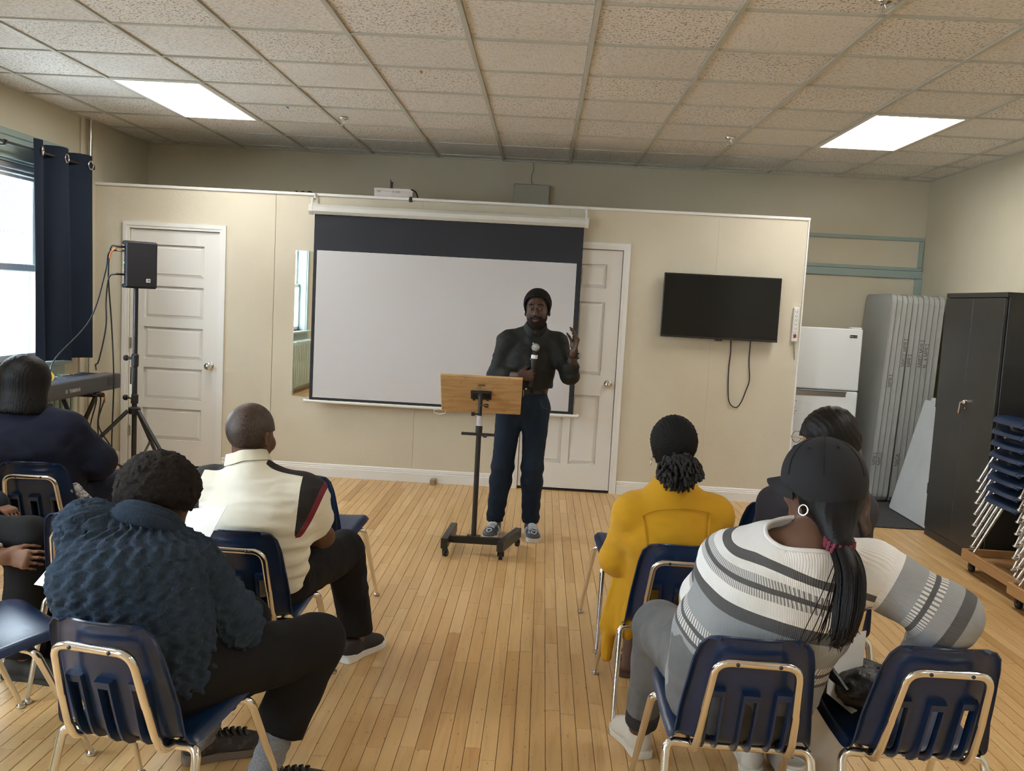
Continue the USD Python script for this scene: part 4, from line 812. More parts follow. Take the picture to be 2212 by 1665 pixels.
def surface(D, lo, h):
    """surface nets of D < 0"""
    S = D < 0; n = np.array(D.shape); acc = np.zeros(n-1, np.int8)
    for i in (0, 1):
        for j in (0, 1):
            for k in (0, 1): acc += S[i:n[0]-1+i, j:n[1]-1+j, k:n[2]-1+k]
    act = (acc > 0) & (acc < 8); ix = np.argwhere(act); idm = np.full(n-1, -1, np.int64); idm[act] = np.arange(len(ix))
    pos, cnt = np.zeros((len(ix), 3)), np.zeros(len(ix))
    co = np.array([[i, j, k] for i in (0, 1) for j in (0, 1) for k in (0, 1)])
    val = np.stack([D[tuple((ix+c).T)] for c in co], 1)
    for a in range(8):
        for b in range(a+1, 8):
            if np.abs(co[a]-co[b]).sum() != 1: continue
            va, vb = val[:, a], val[:, b]; x = (va < 0) != (vb < 0); t = np.where(x, va/np.where(x, va-vb, 1), 0)
            pos += np.where(x[:, None], co[a]+t[:, None]*(co[b]-co[a]), 0); cnt += x
    v = lo+(ix+pos/cnt[:, None])*h; fs = []
    for ax in range(3):
        o = [slice(1, -1)]*3; o[ax] = slice(0, -1); o1 = list(o); o1[ax] = slice(1, None)
        A, B = S[tuple(o)], S[tuple(o1)]; e = np.argwhere(A != B); 
        if not len(e): continue
        flip = A[tuple(e.T)]; e = e+[0 if k == ax else 1 for k in range(3)]
        u, w = [k for k in range(3) if k != ax]; du, dw = np.eye(3, dtype=int)[u], np.eye(3, dtype=int)[w]
        q = np.stack([idm[tuple((e-du-dw).T)], idm[tuple((e-dw).T)], idm[tuple(e.T)], idm[tuple((e-du).T)]], 1)
        if ax == 1: flip = ~flip
        q = np.where(flip[:, None], q, q[:, ::-1]); fs.append(q)
    q = np.vstack(fs); return v, np.vstack([q[:, [0, 1, 2]], q[:, [0, 2, 3]]])
def solid(prims, h=.008, grow=0., cut=(), disp=None, smooth=1, lo=None, hi=None, iso_cut_k=0.0):
    """prims: (prim, k) joined smoothly, or (prim, k, '-') taken away; cut: functions of P, kept where < 0; disp(P): outward displacement"""
    ps = [(p[0], p[1], p[2] if len(p) > 2 else '+') for p in prims]
    L = np.min([p[0][0] for p in ps if p[2] == '+'], 0)-grow-.03 if lo is None else np.asarray(lo, float); H = np.max([p[0][1] for p in ps if p[2] == '+'], 0)+grow+.03 if hi is None else np.asarray(hi, float)
    n = np.ceil((H-L)/h).astype(int)+1; D = np.full(n, .3, np.float32)
    ax = [L[k]+h*np.arange(n[k]) for k in range(3)]
    for (a, b, f), k, op in ps:
        pad = k+grow+.03+2*h; i0 = np.clip(np.floor((a-pad-L)/h).astype(int), 0, n); i1 = np.clip(np.ceil((b+pad-L)/h).astype(int)+1, 0, n)
        if (i1 <= i0).any(): continue
        sl = tuple(slice(p, q) for p, q in zip(i0, i1)); P = np.stack(np.meshgrid(*[ax[k_][sl[k_]].astype(f4) for k_ in range(3)], indexing='ij'), -1); d = f(P).astype(f4); s = D[sl]; k = max(k, 1e-4)
        if op == '+': e = np.maximum(k-np.abs(s-d), 0)/k; D[sl] = np.minimum(s, d)-e*e*k/4
        else: d = -d; e = np.maximum(k-np.abs(s-d), 0)/k; D[sl] = np.maximum(s, d)+e*e*k/4
    D -= grow
    near = np.abs(D) < .05
    if cut or disp is not None:
        ix = np.argwhere(near | (D < 0)); P = L+ix*h; d = D[tuple(ix.T)]
        if disp is not None:
            m = np.abs(d) < .045; d[m] -= disp(P[m])
        for c in cut:
            e = c(P); d = np.maximum(d, e) if iso_cut_k <= 0 else np.maximum(d, e)+(np.maximum(iso_cut_k-np.abs(d-e), 0)/iso_cut_k)**2*iso_cut_k/4
        D[tuple(ix.T)] = d
    D[[0, -1]] = D[:, [0, -1]] = D[:, :, [0, -1]] = .1
    D[0] = D[-1] = .1; D[:, 0] = D[:, -1] = .1; D[:, :, 0] = D[:, :, -1] = .1
    v, f = surface(D, L, h)
    if smooth:
        from scipy.sparse import coo_matrix
        e = np.unique(np.sort(np.vstack([f[:, [0, 1]], f[:, [1, 2]], f[:, [2, 0]]]), 1), axis=0); w = np.ones(len(e)); A = coo_matrix((np.r_[w, w], (np.r_[e[:, 0], e[:, 1]], np.r_[e[:, 1], e[:, 0]])), shape=(len(v), len(v))).tocsr(); g = np.maximum(A.sum(1).A1 if hasattr(A.sum(1), 'A1') else np.asarray(A.sum(1)).ravel(), 1)[:, None]
        for k in (.5, -.52)*smooth: v = v+k*(A@v/g-v)
    return trimesh.Trimesh(v, f, process=False)
def rot(yaw=0, pitch=0, roll=0):
    """columns right, front, up; yaw turns left (seen from above), pitch looks down, roll leans to the right"""
    y, p, r = np.radians([yaw, pitch, roll]); Z = np.array([[math.cos(y), -math.sin(y), 0], [math.sin(y), math.cos(y), 0], [0, 0, 1]])
    X = np.array([[1, 0, 0], [0, math.cos(p), math.sin(p)], [0, -math.sin(p), math.cos(p)]]); Yr = np.array([[math.cos(r), 0, math.sin(r)], [0, 1, 0], [-math.sin(r), 0, math.cos(r)]])
    return Z@X@Yr
class Head:
    def __init__(s, c, yaw=0, pitch=0, roll=0, size=1.0): s.c = np.asarray(c, float); s.R = rot(yaw, pitch, roll); s.k = size
    def w(s, *p): return s.c+s.R@(np.array(p, float)*s.k)
    def loc(s, P): return ((P-s.c)@s.R)/s.k
    def e(s, p, r, R=None): return ell(s.w(*p), np.array(r)*s.k*np.ones(3), s.R if R is None else s.R@R)
    def c_(s, p, q, ra, rb): return rc(s.w(*p), s.w(*q), ra*s.k, rb*s.k)
    def skull(s): return [(s.e((0, -.014, .030), (.075, .094, .086)), .01), (s.e((0, .022, -.030), (.063, .066, .085)), .03)]
    def prims(s, neck, nr=.056, face=False):
        o = s.skull()+[(s.e((0, .052, -.088), (.036, .036, .028)), .03), (rc(s.w(0, -.022, -.06), neck, nr*.95, nr*1.06), .03)]
        for x in (-1, 1):
            o += [(s.e((x*.040, .058, -.028), (.026, .026, .028)), .02), (s.e((x*.078, -.012, -.004), (.010, .020, .034), rot(x*-22, 0, 0)), .006), (s.e((x*.088, -.004, -.002), (.007, .011, .020), rot(x*-22)), .004, '-'), (s.e((x*.076, -.006, -.032), (.009, .012, .012)), .006)]
        if face:
            o += [(s.c_((-.034, .076, .036), (.034, .076, .036), .013, .013), .015), (s.c_((0, .082, .022), (0, .107, -.020), .008, .0125), .010)]
            for x in (-1, 1): o += [(s.e((x*.0145, .097, -.025), (.0115, .012, .010)), .008), (s.e((x*.0075, .108, -.033), (.004, .006, .003)), .002, '-'), (s.e((x*.031, .094, .012), (.019, .013, .012)), .012, '-'), (s.e((x*.031, .0745, .012), (.0165, .0145, .0135)), .003),
                (s.c_((x*.020, .0848, .0178), (x*.042, .0803, .0168), .0064, .0056), .004), (s.c_((x*.021, .0850, .0028), (x*.042, .0795, .0036), .0045, .0042), .004)]
            o += [(s.e((0, .088, -.058), (.030, .012, .020)), .015)]
        return o
def torso(pv, waist, chest, top, neck, shl, shr, hip=(.165, .125), wa=(.150, .115), ch=(.170, .125), up=(.150, .085), hipside=None, tr=.048, sr=.062):
    S = unit(np.asarray(shr)-np.asarray(shl)); S0 = S if hipside is None else unit(hipside)
    return [(ecap(pv, waist, hip, wa, S0, S), .02), (ecap(waist, chest, wa, ch, S), .05), (ecap(chest, top, ch, up, S), .05), (rc(shl, neck, tr, tr*1.02), .05), (rc(shr, neck, tr, tr*1.02), .05),
            (ell(shl, sr), .04), (ell(shr, sr), .04), (rc(top, neck, .07, .058), .05)]
def arm(sh, el, wr, r=(.055, .045, .030)): return [(rc(sh, el, r[0], r[1]), .04), (rc(el, wr, r[1]*.98, r[2]), .02)]
def leg(hip, kn, an, r=(.088, .062, .042)): return [(rc(hip, kn, r[0], r[1]), .05), (rc(kn, an, r[1]*.98, r[2]), .025), (ell(np.asarray(kn)*.72+np.asarray(an)*.28+[0, 0, 0], r[1]*.93), .04)]
def hand(W, d, n, thumb, curl=(30, 30, 30, 30), bend=(1., 1.1, .8), spread=4, th=(.5, .6, .3), k=1.0):
    """palm and five fingers: d along the fingers, n out of the palm, thumb the side of the thumb; curl in degrees at the knuckle for each finger"""
    d = unit(d); n = unit(np.asarray(n)-(np.asarray(n)@d)*d); x = np.cross(d, n); x = x if x@np.asarray(thumb) > 0 else -x; W = np.asarray(W, float)
    o = [(ecap(W+d*.008*k, W+d*.082*k, (.030*k, .0155*k), (.041*k, .0125*k), x), .015), (ell(W+d*.035*k+x*.026*k+n*.010*k, (.017*k)), .012)]
    ends = []
    for i, (b, L) in enumerate(((.030, .074), (.010, .082), (-.010, .076), (-.029, .060))):
        a0 = math.radians(spread*(1.5-i)); f = unit(d*math.cos(a0)+x*math.sin(a0)); p = W+d*(.084-.004*abs(i-1))*k+x*b*k; ang = 0; r = (.0092, .0085, .0078, .0066) if i < 3 else (.0080, .0074, .0068, .0058)
        for j, fr in enumerate((.46, .30, .24)):
            ang += math.radians(curl[i]*bend[j]); q = p+(f*math.cos(ang)+n*math.sin(ang))*L*fr*k; o.append((rc(p, q, r[j]*k, r[j+1]*k), .006 if j else .010)); p = q
        ends.append(p)
    p = W+d*.022*k+x*.030*k+n*.006*k; q = p+unit(x*th[0]+d*th[1]+n*th[2])*.040*k; e = q+unit(x*th[0]*.45+d*th[1]+n*(th[2]+.35))*.032*k; g = e+unit(x*th[0]*.1+d*th[1]+n*(th[2]+.6))*.026*k
    o += [(rc(p, q, .0135*k, .0105*k), .014), (rc(q, e, .0105*k, .0095*k), .005), (rc(e, g, .0095*k, .0078*k), .004)]
    return o, ends+[g]
def wrinkle(amp, sc=(14, 14, 22), seed=0, ridge=True):
    sc = np.array(sc, float)
    def f(P):
        a = meshkit.fbm(P*sc+seed*3.7, 3, seed); return amp*(2*np.abs(a-.5)*2-.55 if ridge else (a-.5)*2)
    return f
def plane(p, n): p, n = np.asarray(p, float), unit(n); return lambda P: (P-p)@n       # keeps the side behind n
def neck_hole(c, axis, a, b, deep=.025):
    """an elliptical opening for the neck; its wall stands square to the cloth"""
    n = unit(axis); x = unit(np.cross(n, A3(0, 1, 0))); y = np.cross(x, n)
    def f(P):
        q = P-c; e = np.sqrt(((q@x)/a)**2+((q@y)/b)**2); return np.minimum((1-e)*min(a, b), (q@n)+deep)
    return f
def rim(mesh, c, axis, a, b, n=48, reach=.12):
    """the edge of a neck hole on the cloth, as a smooth closed line"""
    n_ = unit(axis); x = unit(np.cross(n_, A3(0, 1, 0))); y = np.cross(x, n_); q = np.asarray(mesh.vertices)-c; u, v, w = (q@x)/a, (q@y)/b, q@n_; e = np.hypot(u, v); th = np.arctan2(v, u); out = []
    ok = (e > .97) & (e < 1.16) & (np.abs(w) < reach)
    for t in np.linspace(-np.pi, np.pi, n, endpoint=False):
        m = ok & (np.abs((th-t+np.pi) % (2*np.pi)-np.pi) < .16); out.append(np.quantile(w[m], .93) if m.any() else np.nan)
    out = np.array(out); bad = np.isnan(out); out[bad] = np.interp(np.flatnonzero(bad), np.flatnonzero(~bad), out[~bad]) if (~bad).any() else 0
    for _ in range(3): out = .25*np.roll(out, 1)+.5*out+.25*np.roll(out, -1)
    t = np.linspace(-np.pi, np.pi, n, endpoint=False); return c+np.outer(np.cos(t)*a*1.02, x)+np.outer(np.sin(t)*b*1.02, y)+np.outer(out, n_)
def turned_collar(ring, axis, front, stand=.026, fall=.034, tip=.03, gap=.16, th=.003):
    """a folded shirt collar standing on the ring, open at the front"""
    c = ring.mean(0); n_ = unit(axis); fr = unit(np.asarray(front)-(np.asarray(front)@n_)*n_); sd = np.cross(n_, fr); q = ring-c; ang = np.arctan2(q@sd, q@fr); o = np.argsort(ang); ang, R_ = ang[o], ring[o]; pos, neg = ang > gap, ang < -gap
    R_, ang = np.vstack([R_[pos], R_[neg]]), np.r_[ang[pos], ang[neg]+2*np.pi]; t = np.abs(ang-np.pi)/np.pi; out = unit_rows((R_-c)-np.outer((R_-c)@n_, n_)); k = np.clip((t-.55)/.45, 0, 1)[:, None]
    rows = [R_-out*.002, R_+n_*stand*.6-out*.003, R_+n_*stand-out*.002, R_+n_*(stand+.002)+out*.004, R_+n_*(stand-fall*.5)+out*.011, R_+n_*(stand-fall)+out*.017-n_*tip*k+out*.004*k]
    g = np.stack(rows, 1); return sheet(g[..., 0], g[..., 1], g[..., 2], th), g[0, -1], g[-1, -1]
def unit_rows(a): return a/(np.linalg.norm(a, axis=-1, keepdims=True)+1e-12)
def front_of(mesh, x, z, r=.012):
    v = np.asarray(mesh.vertices); m = (np.abs(v[:, 0]-x) < r) & (np.abs(v[:, 2]-z) < r); return v[m, 1].min()
def shoe(parent, heel, toe, ankle, m_up, m_sole, L=.275, w=.05, lace=None, extra=None, sole=.026, z0=0., tilt=0):
    """shoe from its heel and toe points on the floor: upper, sole, laces"""
    heel, toe = A3(heel[0], heel[1], 0), A3(toe[0], toe[1], 0); d = unit(toe-heel); x = A3(d[1], -d[0], 0); b = heel; R = np.stack([x, d, A3(0, 0, 1)], 1)
    T = lambda u, v, z: b+x*u+d*v+A3(0, 0, z0+z+v*math.tan(math.radians(tilt)))
    out = [(0, -.004), (.030, .004), (.036, .04), (.033, .10), (.041, .17), (.044, .21), (.036, .25), (.016, .272), (-.006, .274), (-.030, .255), (-.044, .21), (-.042, .17), (-.034, .10), (-.036, .04), (-.030, .004)]
    pg = Polygon(spline(np.array(out)*[w/.044, L/.275], 5, closed=True)); ms = [extr(pg.buffer(-.003), 0, .004, 'xy'), extr(pg, .003, sole-.004, 'xy'), extr(pg.buffer(-.003), sole-.005, sole, 'xy')]
    sm = cat_mesh(ms); sm.vertices = np.array([T(*q) for q in sm.vertices]); k = L/.275
    so = obj('sole', sm, m_sole, parent, smooth=30)
    up = [(ell(T(0, .045*k, .045), (.034, .046*k, .050), R), .02), (ell(T(0, .12*k, .045), (.036, .075*k, .042), R), .04), (ell(T(0, .20*k, .030), (.042*w/.044, .068*k, .032), R), .05), (rc(T(0, .055*k, .06), T(0, .05*k, .088), .034, .034), .03)]
    um = solid(up, .005, cut=[lambda P: (z0+sole-.006)-P[:, 2]+((P-b)@d)*math.tan(math.radians(tilt))*1., lambda P: P[:, 2]-(z0+.095+((P-b)@d)*math.tan(math.radians(tilt)))])
    ob = obj('shoe', um, m_up, parent, smooth=True)
    uv = (um.vertices-b)@R
    def on_top(u, v, off=0.):
        m = (np.abs(uv[:, 0]-u) < .007) & (np.abs(uv[:, 1]-v) < .007); z = uv[m, 2].max() if m.any() else .05+z0
        return b+x*u+d*v+A3(0, 0, z+off)
    T.top = on_top
    if lace is not None:
        for i in range(6):
            v = (.092+.020*i)*k
            obj('lace', tube(spline([on_top(-.026, v-.004, -.002), on_top(-.013, v+.004, .003), on_top(.0, v, .004), on_top(.013, v-.004, .003), on_top(.026, v+.004, -.002)], 4), .0040, 6), lace, ob)
    return ob, T, R
def skin(name, c, rough=.5): return M(name, c, rough, bump=(160, .12, ONE, .0015), spec=.4)
def hair_mat(name, c, rough=.5, bump=(300, .6, ONE, .004), spec=.4): return M(name, c, rough, bump=bump, spec=spec)
def person(label, group=None): return thing('person', label, 'person', (0, 0, 0), 0, group)
mt['sk1'] = skin('skin_deep', (.075, .037, .024)); mt['sk2'] = skin('skin_brown', (.115, .057, .036)); mt['sk3'] = skin('skin_warm', (.19, .095, .058)); mt['sk4'] = skin('skin_light', (.42, .24, .16))
mt['hair'] = hair_mat('hair_black', (.007, .0065, .0065), .7, spec=.15); mt['afro'] = hair_mat('hair_afro', (.021, .016, .0145), .8, (420, 1.0, ONE, .006), .2)
mt['sleek'] = M('hair_sleek', (.005, .0045, .005), .45, bump=(420, .5, (1, 1, .04), .002), spec=.2)
mt['black_cloth'] = M('black_trousers', (.007, .007, .008), .85, bump=(400, .25, ONE, .001), spec=.25)
mt['lens'] = mt['glass']

# ---------------------------------------------------------------- man in the white polo
t = person('man with a shaved head in a white polo with black and maroon shoulders')
H = Head(A3(-1.045, 3.215, 1.035), yaw=-18, pitch=4, roll=2, size=1.02)
pv, wa, ch, top, nk = A3(-1.02, 3.25, .50), A3(-1.02, 3.19, .63), A3(-1.00, 3.17, .74), A3(-1.00, 3.175, .825), A3(-1.03, 3.165, .895)
shl, shr, ell_, elr, wl, wr = A3(-1.19, 3.20, .828), A3(-.840, 3.20, .818), A3(-1.26, 3.36, .64), A3(-.795, 3.33, .64), A3(-1.15, 3.57, .58), A3(-.93, 3.53, .58)
hl, hr, kl, kr, al, ar = A3(-1.12, 3.31, .485), A3(-.91, 3.30, .485), A3(-1.22, 3.72, .49), A3(-.79, 3.68, .485), A3(-1.20, 3.80, .08), A3(-.735, 3.75, .09)
TB = torso(pv, wa, ch, top, nk, shl, shr, hip=(.185, .125), wa=(.185, .13), ch=(.19, .13), up=(.165, .095), tr=.055, sr=.068)
AR = arm(shl, ell_, wl)+arm(shr, elr, wr); LG = leg(hl, kl, al)+leg(hr, kr, ar)
hands = hand(wl, A3(.5, .5, -.4), A3(.3, -.2, -1), A3(1, 0, 0), (35, 35, 35, 35))[0]+hand(wr, A3(-.6, .4, -.3), A3(-.2, -.2, -1), A3(0, 1, 0), (35, 35, 35, 35))[0]
body = obj('body', solid(H.prims(nk)+[(p[0], p[1]) for p in TB]+AR+LG+hands, .0075, grow=-.004), mt['sk2'], t, smooth=True)
m = solid(H.skull(), .005, grow=.0028, cut=[lambda P: -(H.loc(P)@A3(0, -.55, .84))-.035-.0*P[:, 0], lambda P: H.loc(P)[:, 1]-.075, lambda P: (np.abs(H.loc(P)[:, 0])-.068)+np.maximum(0, -.00-H.loc(P)[:, 2])*0+np.where(H.loc(P)[:, 2] < .02, np.maximum(H.loc(P)[:, 1]+.03, 0)*3-.02, -1)])
obj('hair', m, usdkit.material(stage, '/World/Looks/hair_shaved', {'g': ('geometry', {}), 'n': ('noise_texture', {'scale': 210., 'detail': 2.0, 'distortion': 1.5}), 'r': ('rgb_ramp', {'ramp': [(.40, (.016, .012, .011)), (.60, (.085, .05, .036))]}), 'b': ('bump', {'strength': .7, 'distance': .002}), 'p': ('principled_bsdf', {'roughness': .42})},
    [('g.position', 'n.vector'), ('n.fac', 'r.fac'), ('r.color', 'p.base_color'), ('n.fac', 'b.height'), ('b.normal', 'p.normal')], surface='p.BSDF'), t, smooth=True)
sleeve = [(rc(shl, shl+(ell_-shl)*.50, .070, .064), .05), (rc(shr, shr+(elr-shr)*.50, .072, .066), .05)]
def folds(P):
    q = (P-A3(-1.0, 3.1, .62)); b = .0042*np.sin(q[:, 2]*95+5*meshkit.noise(P*[5, 5, 9]+2)+q[:, 0]*8)*np.clip(1-np.abs(q[:, 2]-.0)/.20, 0, 1)*(.3+meshkit.noise(P*[6, 6, 14])); return b+wrinkle(.0045, (7, 7, 24), 3)(P)
sm = solid(TB[:-1]+[(rc(top, nk, .07, .052), .05)]+sleeve, .006, grow=.009, disp=folds, cut=[lambda P: .445-P[:, 2]+.10*np.clip((P[:, 1]-3.2)/.2, -.3, 1), neck_hole(nk, H.w(0, -.02, -.06)-nk, .066, .064, .01)])
V = np.array(sm.vertices); q = np.zeros(len(V)); q2 = np.zeros(len(V))
for s_, sh, el_, in ((1, shr, elr), (-1, shl, ell_)):
    ax = unit(A3(s_*1., .10, -.05)); sv = (V-sh)@ax; tt = np.clip((sh[2]+.065-V[:, 2])/.185, 0, 1.2); s0 = -.004; s1 = s0+.074*np.maximum(1-tt, 0)**.7-.004*tt; use = s_*(V[:, 0]-nk[0]) > 0; lo_ = (1.0-tt)*.185
    q = np.where(use, np.clip(.5+40*np.minimum(np.minimum(sv-s0, s1-sv), lo_+.02), 0, 1), q); q2 = np.where(use, np.clip(.5+40*np.minimum(np.minimum(sv-np.maximum(s1, s0), s1+.020-sv), lo_), 0, 1), q2)
tp = np.full(len(V), 0.)
for sh in (shr, shl):
    d = unit(sh-nk); r_ = (V-nk)-np.outer((V-nk)@d, d); along = (V-nk)@d; fwd = r_[:, 1]; f_ = .5+np.minimum(np.minimum((.055-np.abs(fwd-.018))*12, (along-.035)*20), np.minimum((r_[:, 2]-.012)*30, (np.linalg.norm(sh-nk)+.02-along)*12)); tp = np.maximum(tp, np.clip(f_, 0, 1))
mask = lambda k: ('rgb_ramp', {'interpolate': False, 'ramp': [(0, (0, 0, 0)), (.5, (1, 1, 1))]})
obj('polo_shirt', sm, usdkit.material(stage, '/World/Looks/polo_cloth', {'a': ('attribute', {'attribute': 'zone'}), 'r': mask(0), 'a2': ('attribute', {'attribute': 'top'}), 'r2': mask(0), 'a3': ('attribute', {'attribute': 'band'}), 'r3': mask(0),
    'x1': ('mix', {'color1': (.74, .71, .60), 'color2': (.17, .010, .024)}), 'x2': ('mix', {'color2': (.012, .011, .013)}), 'x3': ('mix', {'color2': (.012, .011, .013)}), 'g': ('geometry', {}), 'n': ('noise_texture', {'scale': 350.}), 'b': ('bump', {'strength': .2, 'distance': .001}), 'p': ('principled_bsdf', {'roughness': .8})},
    [('a.fac', 'r.fac'), ('a2.fac', 'r2.fac'), ('a3.fac', 'r3.fac'), ('r3.color', 'x1.fac'), ('x1.color', 'x2.color1'), ('r.color', 'x2.fac'), ('x2.color', 'x3.color1'), ('r2.color', 'x3.fac'), ('x3.color', 'p.base_color'), ('g.position', 'n.vector'), ('n.fac', 'b.height'), ('b.normal', 'p.normal')], surface='p.BSDF'), t, prim={'zone': q, 'top': tp, 'band': q2})
nd = unit(H.w(0, -.02, -.06)-nk)
def ribbon(pts, up, hgt, th, flare=0.):
    pts = np.asarray(pts); tn = unit_rows(np.gradient(pts, axis=0)); n_ = unit_rows(np.cross(tn, up)); prof = [(0, 0), (flare, hgt), (flare+th, hgt*.98), (th, 0)]
    V_ = np.stack([pts+n_*a+np.asarray(up)*b for a, b in prof], 1); k = len(prof); i, j = np.meshgrid(np.arange(len(pts)-1), np.arange(k), indexing='ij'); j2 = (j+1) % k
    qd = np.stack([i*k+j, i*k+j2, (i+1)*k+j2, (i+1)*k+j], -1).reshape(-1, 4); o = (len(pts)-1)*k; qd = np.vstack([qd, [[3, 2, 1, 0], [o, o+1, o+2, o+3]]]); m = trimesh.Trimesh(V_.reshape(-1, 3), np.vstack([qd[:, [0, 1, 2]], qd[:, [0, 2, 3]]]), process=False); trimesh.repair.fix_normals(m); return m
def unit_rows(a): return a/(np.linalg.norm(a, axis=-1, keepdims=True)+1e-12)
cm, _, _ = turned_collar(rim(sm, nk, nd, .066, .064), nd, A3(.3, 1, 0), .030, .040, .02, .2)
obj('collar', cm, M('polo_collar', (.70, .67, .54), .8, bump=(500, .3, ONE, .001)), t, smooth=50)
TR = [(rc(hl, kl, .098, .080), .05), (rc(hr, kr, .100, .082), .05), (rc(kl, al+[0, 0, .02], .080, .068), .03), (rc(kr, ar+[0, 0, .03], .082, .068), .03), (ecap(pv-A3(0, 0, .02), pv+A3(0, 0, .05), (.185, .13), (.18, .125), A3(1, 0, 0)), .04)]
obj('trousers', solid(TR, .009, grow=.004, disp=wrinkle(.006, (11, 11, 11), 5), cut=[lambda P: .105-P[:, 2]]), mt['black_cloth'], t, smooth=True)
mw = M('sole_white', (.72, .72, .70), .5); mk_ = M('knit_shoe_black', (.02, .018, .018), .8, bump=(500, .4, ONE, .001))
shoe(t, (-.775, 3.665), (-.655, 3.905), ar, mk_, mw, L=.28, sole=.034); shoe(t, (-1.22, 3.74), (-1.25, 4.01), al, mk_, mw, L=.28, sole=.034)

# ---------------------------------------------------------------- man in the cable-knit sweater
t = person('man with short afro hair in a dark blue cable-knit sweater, bent over papers')
H = Head(A3(-1.092, 2.54, .930), yaw=-50, pitch=24, roll=14, size=1.03)
pv, wa, ch, top, nk = A3(-1.04, 2.37, .50), A3(-1.06, 2.33, .64), A3(-1.085, 2.335, .765), A3(-1.095, 2.395, .825), A3(-1.085, 2.425, .880)
shl, shr, ell_, elr, wl, wr = A3(-1.228, 2.39, .885), A3(-.955, 2.43, .785), A3(-1.255, 2.60, .62), A3(-.86, 2.50, .60), A3(-1.14, 2.76, .56), A3(-.97, 2.74, .58)
hl, hr, kl, kr, al, ar = A3(-1.10, 2.46, .48), A3(-.90, 2.44, .48), A3(-.945, 2.86, .47), A3(-.675, 2.78, .445), A3(-1.06, 2.86, .11), A3(-.79, 2.70, .12)
TB = torso(pv, wa, ch, top, nk, shl, shr, hip=(.18, .12), wa=(.175, .12), ch=(.18, .120), up=(.150, .075), tr=.046, sr=.066)
AR = arm(shl, ell_, wl, (.06, .05, .034))+arm(shr, elr, wr, (.06, .05, .034)); LG = leg(hl, kl, al)+leg(hr, kr, ar)
hands = hand(wl, A3(.4, .6, -.2), A3(.3, -.2, .6), A3(1, 0, 0), (40, 40, 40, 40))[0]+hand(wr, A3(-.5, .6, -.1), A3(-.2, .2, .7), A3(0, 1, 0), (40, 40, 40, 40))[0]
obj('body', solid(H.prims(nk)+TB+AR+LG+hands, .0085, grow=-.006), mt['sk1'], t, smooth=True)
curl_n = lambda P: .010*(meshkit.noise(P*95, 1)-.5)+.007*(meshkit.noise(P*190, 2)-.5)
def afro_cut(P): l = H.loc(P); return np.maximum(np.maximum(l[:, 1]-.062+.25*np.maximum(l[:, 2]-.03, 0)*0-.35*np.maximum(l[:, 2]-.05, 0), -(l[:, 2]+.075)), np.where((l[:, 2] < .035), l[:, 1]+.024+.20*np.minimum(l[:, 2], 0), -1))
obj('hair', solid(H.skull()+[(H.e((0, -.03, .04), (.080, .092, .092)), .03)], .0045, grow=.020, disp=curl_n, cut=[afro_cut], smooth=0), mt['afro'], t, smooth=True)
axis0, axu = pv, unit(nk-pv)
def cable(P):
    q = P-axis0; h_ = q@axu; r_ = q-np.outer(h_, axu); u = np.arctan2(r_[:, 0], -r_[:, 1])*.19; k = u/.046
    c_ = .0055*np.sin(2*np.pi*k+1.3*np.sin(2*np.pi*h_/.052))+.0040*np.sin(2*np.pi*(h_/.024)+1.2*np.sin(2*np.pi*k))*np.cos(2*np.pi*k)
    return c_+wrinkle(.0020, (7, 7, 8), 2)(P)
def cable2(a, d):
    d = unit(d)
    def f(P):
        q = P-a; h_ = q@d; r_ = q-np.outer(h_, d); u = np.arctan2(r_[:, 0], r_[:, 2])*.08; k = u/.046
        return .0052*np.sin(2*np.pi*k+1.3*np.sin(2*np.pi*h_/.050))+.0040*np.sin(2*np.pi*h_/.023+1.2*np.sin(2*np.pi*k))+wrinkle(.002, (9, 9, 9), 4)(P)
    return f
mknit = M('blue_cable_knit', (.020, .033, .054), .95, bump=(210, .8, ONE, .003), var=(500, (.032, .050, .078), ONE, .35, .65), spec=.2)
cutn = neck_hole(nk, A3(.16, .50, .85), .075, .075)
sw = obj('sweater', solid(TB[:-1]+[(rc(top, nk-A3(0, 0, .02), .06, .05), .05)], .006, grow=.016, disp=cable, cut=[lambda P: .43-P[:, 2], cutn]), mknit, t, smooth=True)
obj('sleeve', solid([(rc(shr, elr, .082, .078), .03), (rc(elr, wr, .078, .05), .04)], .006, grow=.008, disp=cable2(shr, elr-shr)), mknit, t, smooth=True)
obj('sleeve', solid([(rc(shl, ell_, .080, .072), .03), (rc(ell_, wl, .070, .048), .04)], .008, grow=.006, disp=cable2(shl, ell_-shl)), mknit, t, smooth=True)
mrib = M('blue_rib_knit', (.020, .033, .054), .95, bump=(230, .8, (1, 1, .1), .004), spec=.2)
nd = unit(A3(.16, .50, .85)); s1 = unit(np.cross(nd, A3(0, 1, 0))); s2 = np.cross(nd, s1)
m = cat_mesh([tube(nk+nd*o+np.array([r_*(math.cos(a)*s1+math.sin(a)*s2) for a in np.linspace(0, 2*np.pi, 48, endpoint=False)]), w_, 12, closed=True) for o, r_, w_ in ((.052, .072, .014), (.036, .080, .020), (.014, .090, .024))]); obj('collar', m, mrib, t, smooth=True)
TR = [(rc(hl, kl, .098, .082), .05), (rc(hr, kr, .105, .086), .05), (rc(kl, al+[0, 0, .0], .080, .074), .03), (rc(kr, ar+[0, 0, .0], .086, .078), .03), (ecap(pv-A3(0, 0, .03), pv+A3(0, 0, .05), (.185, .13), (.18, .125), A3(1, 0, 0)), .04)]
hem = [al+(kl-al)*.20, ar+(kr-ar)*.17]
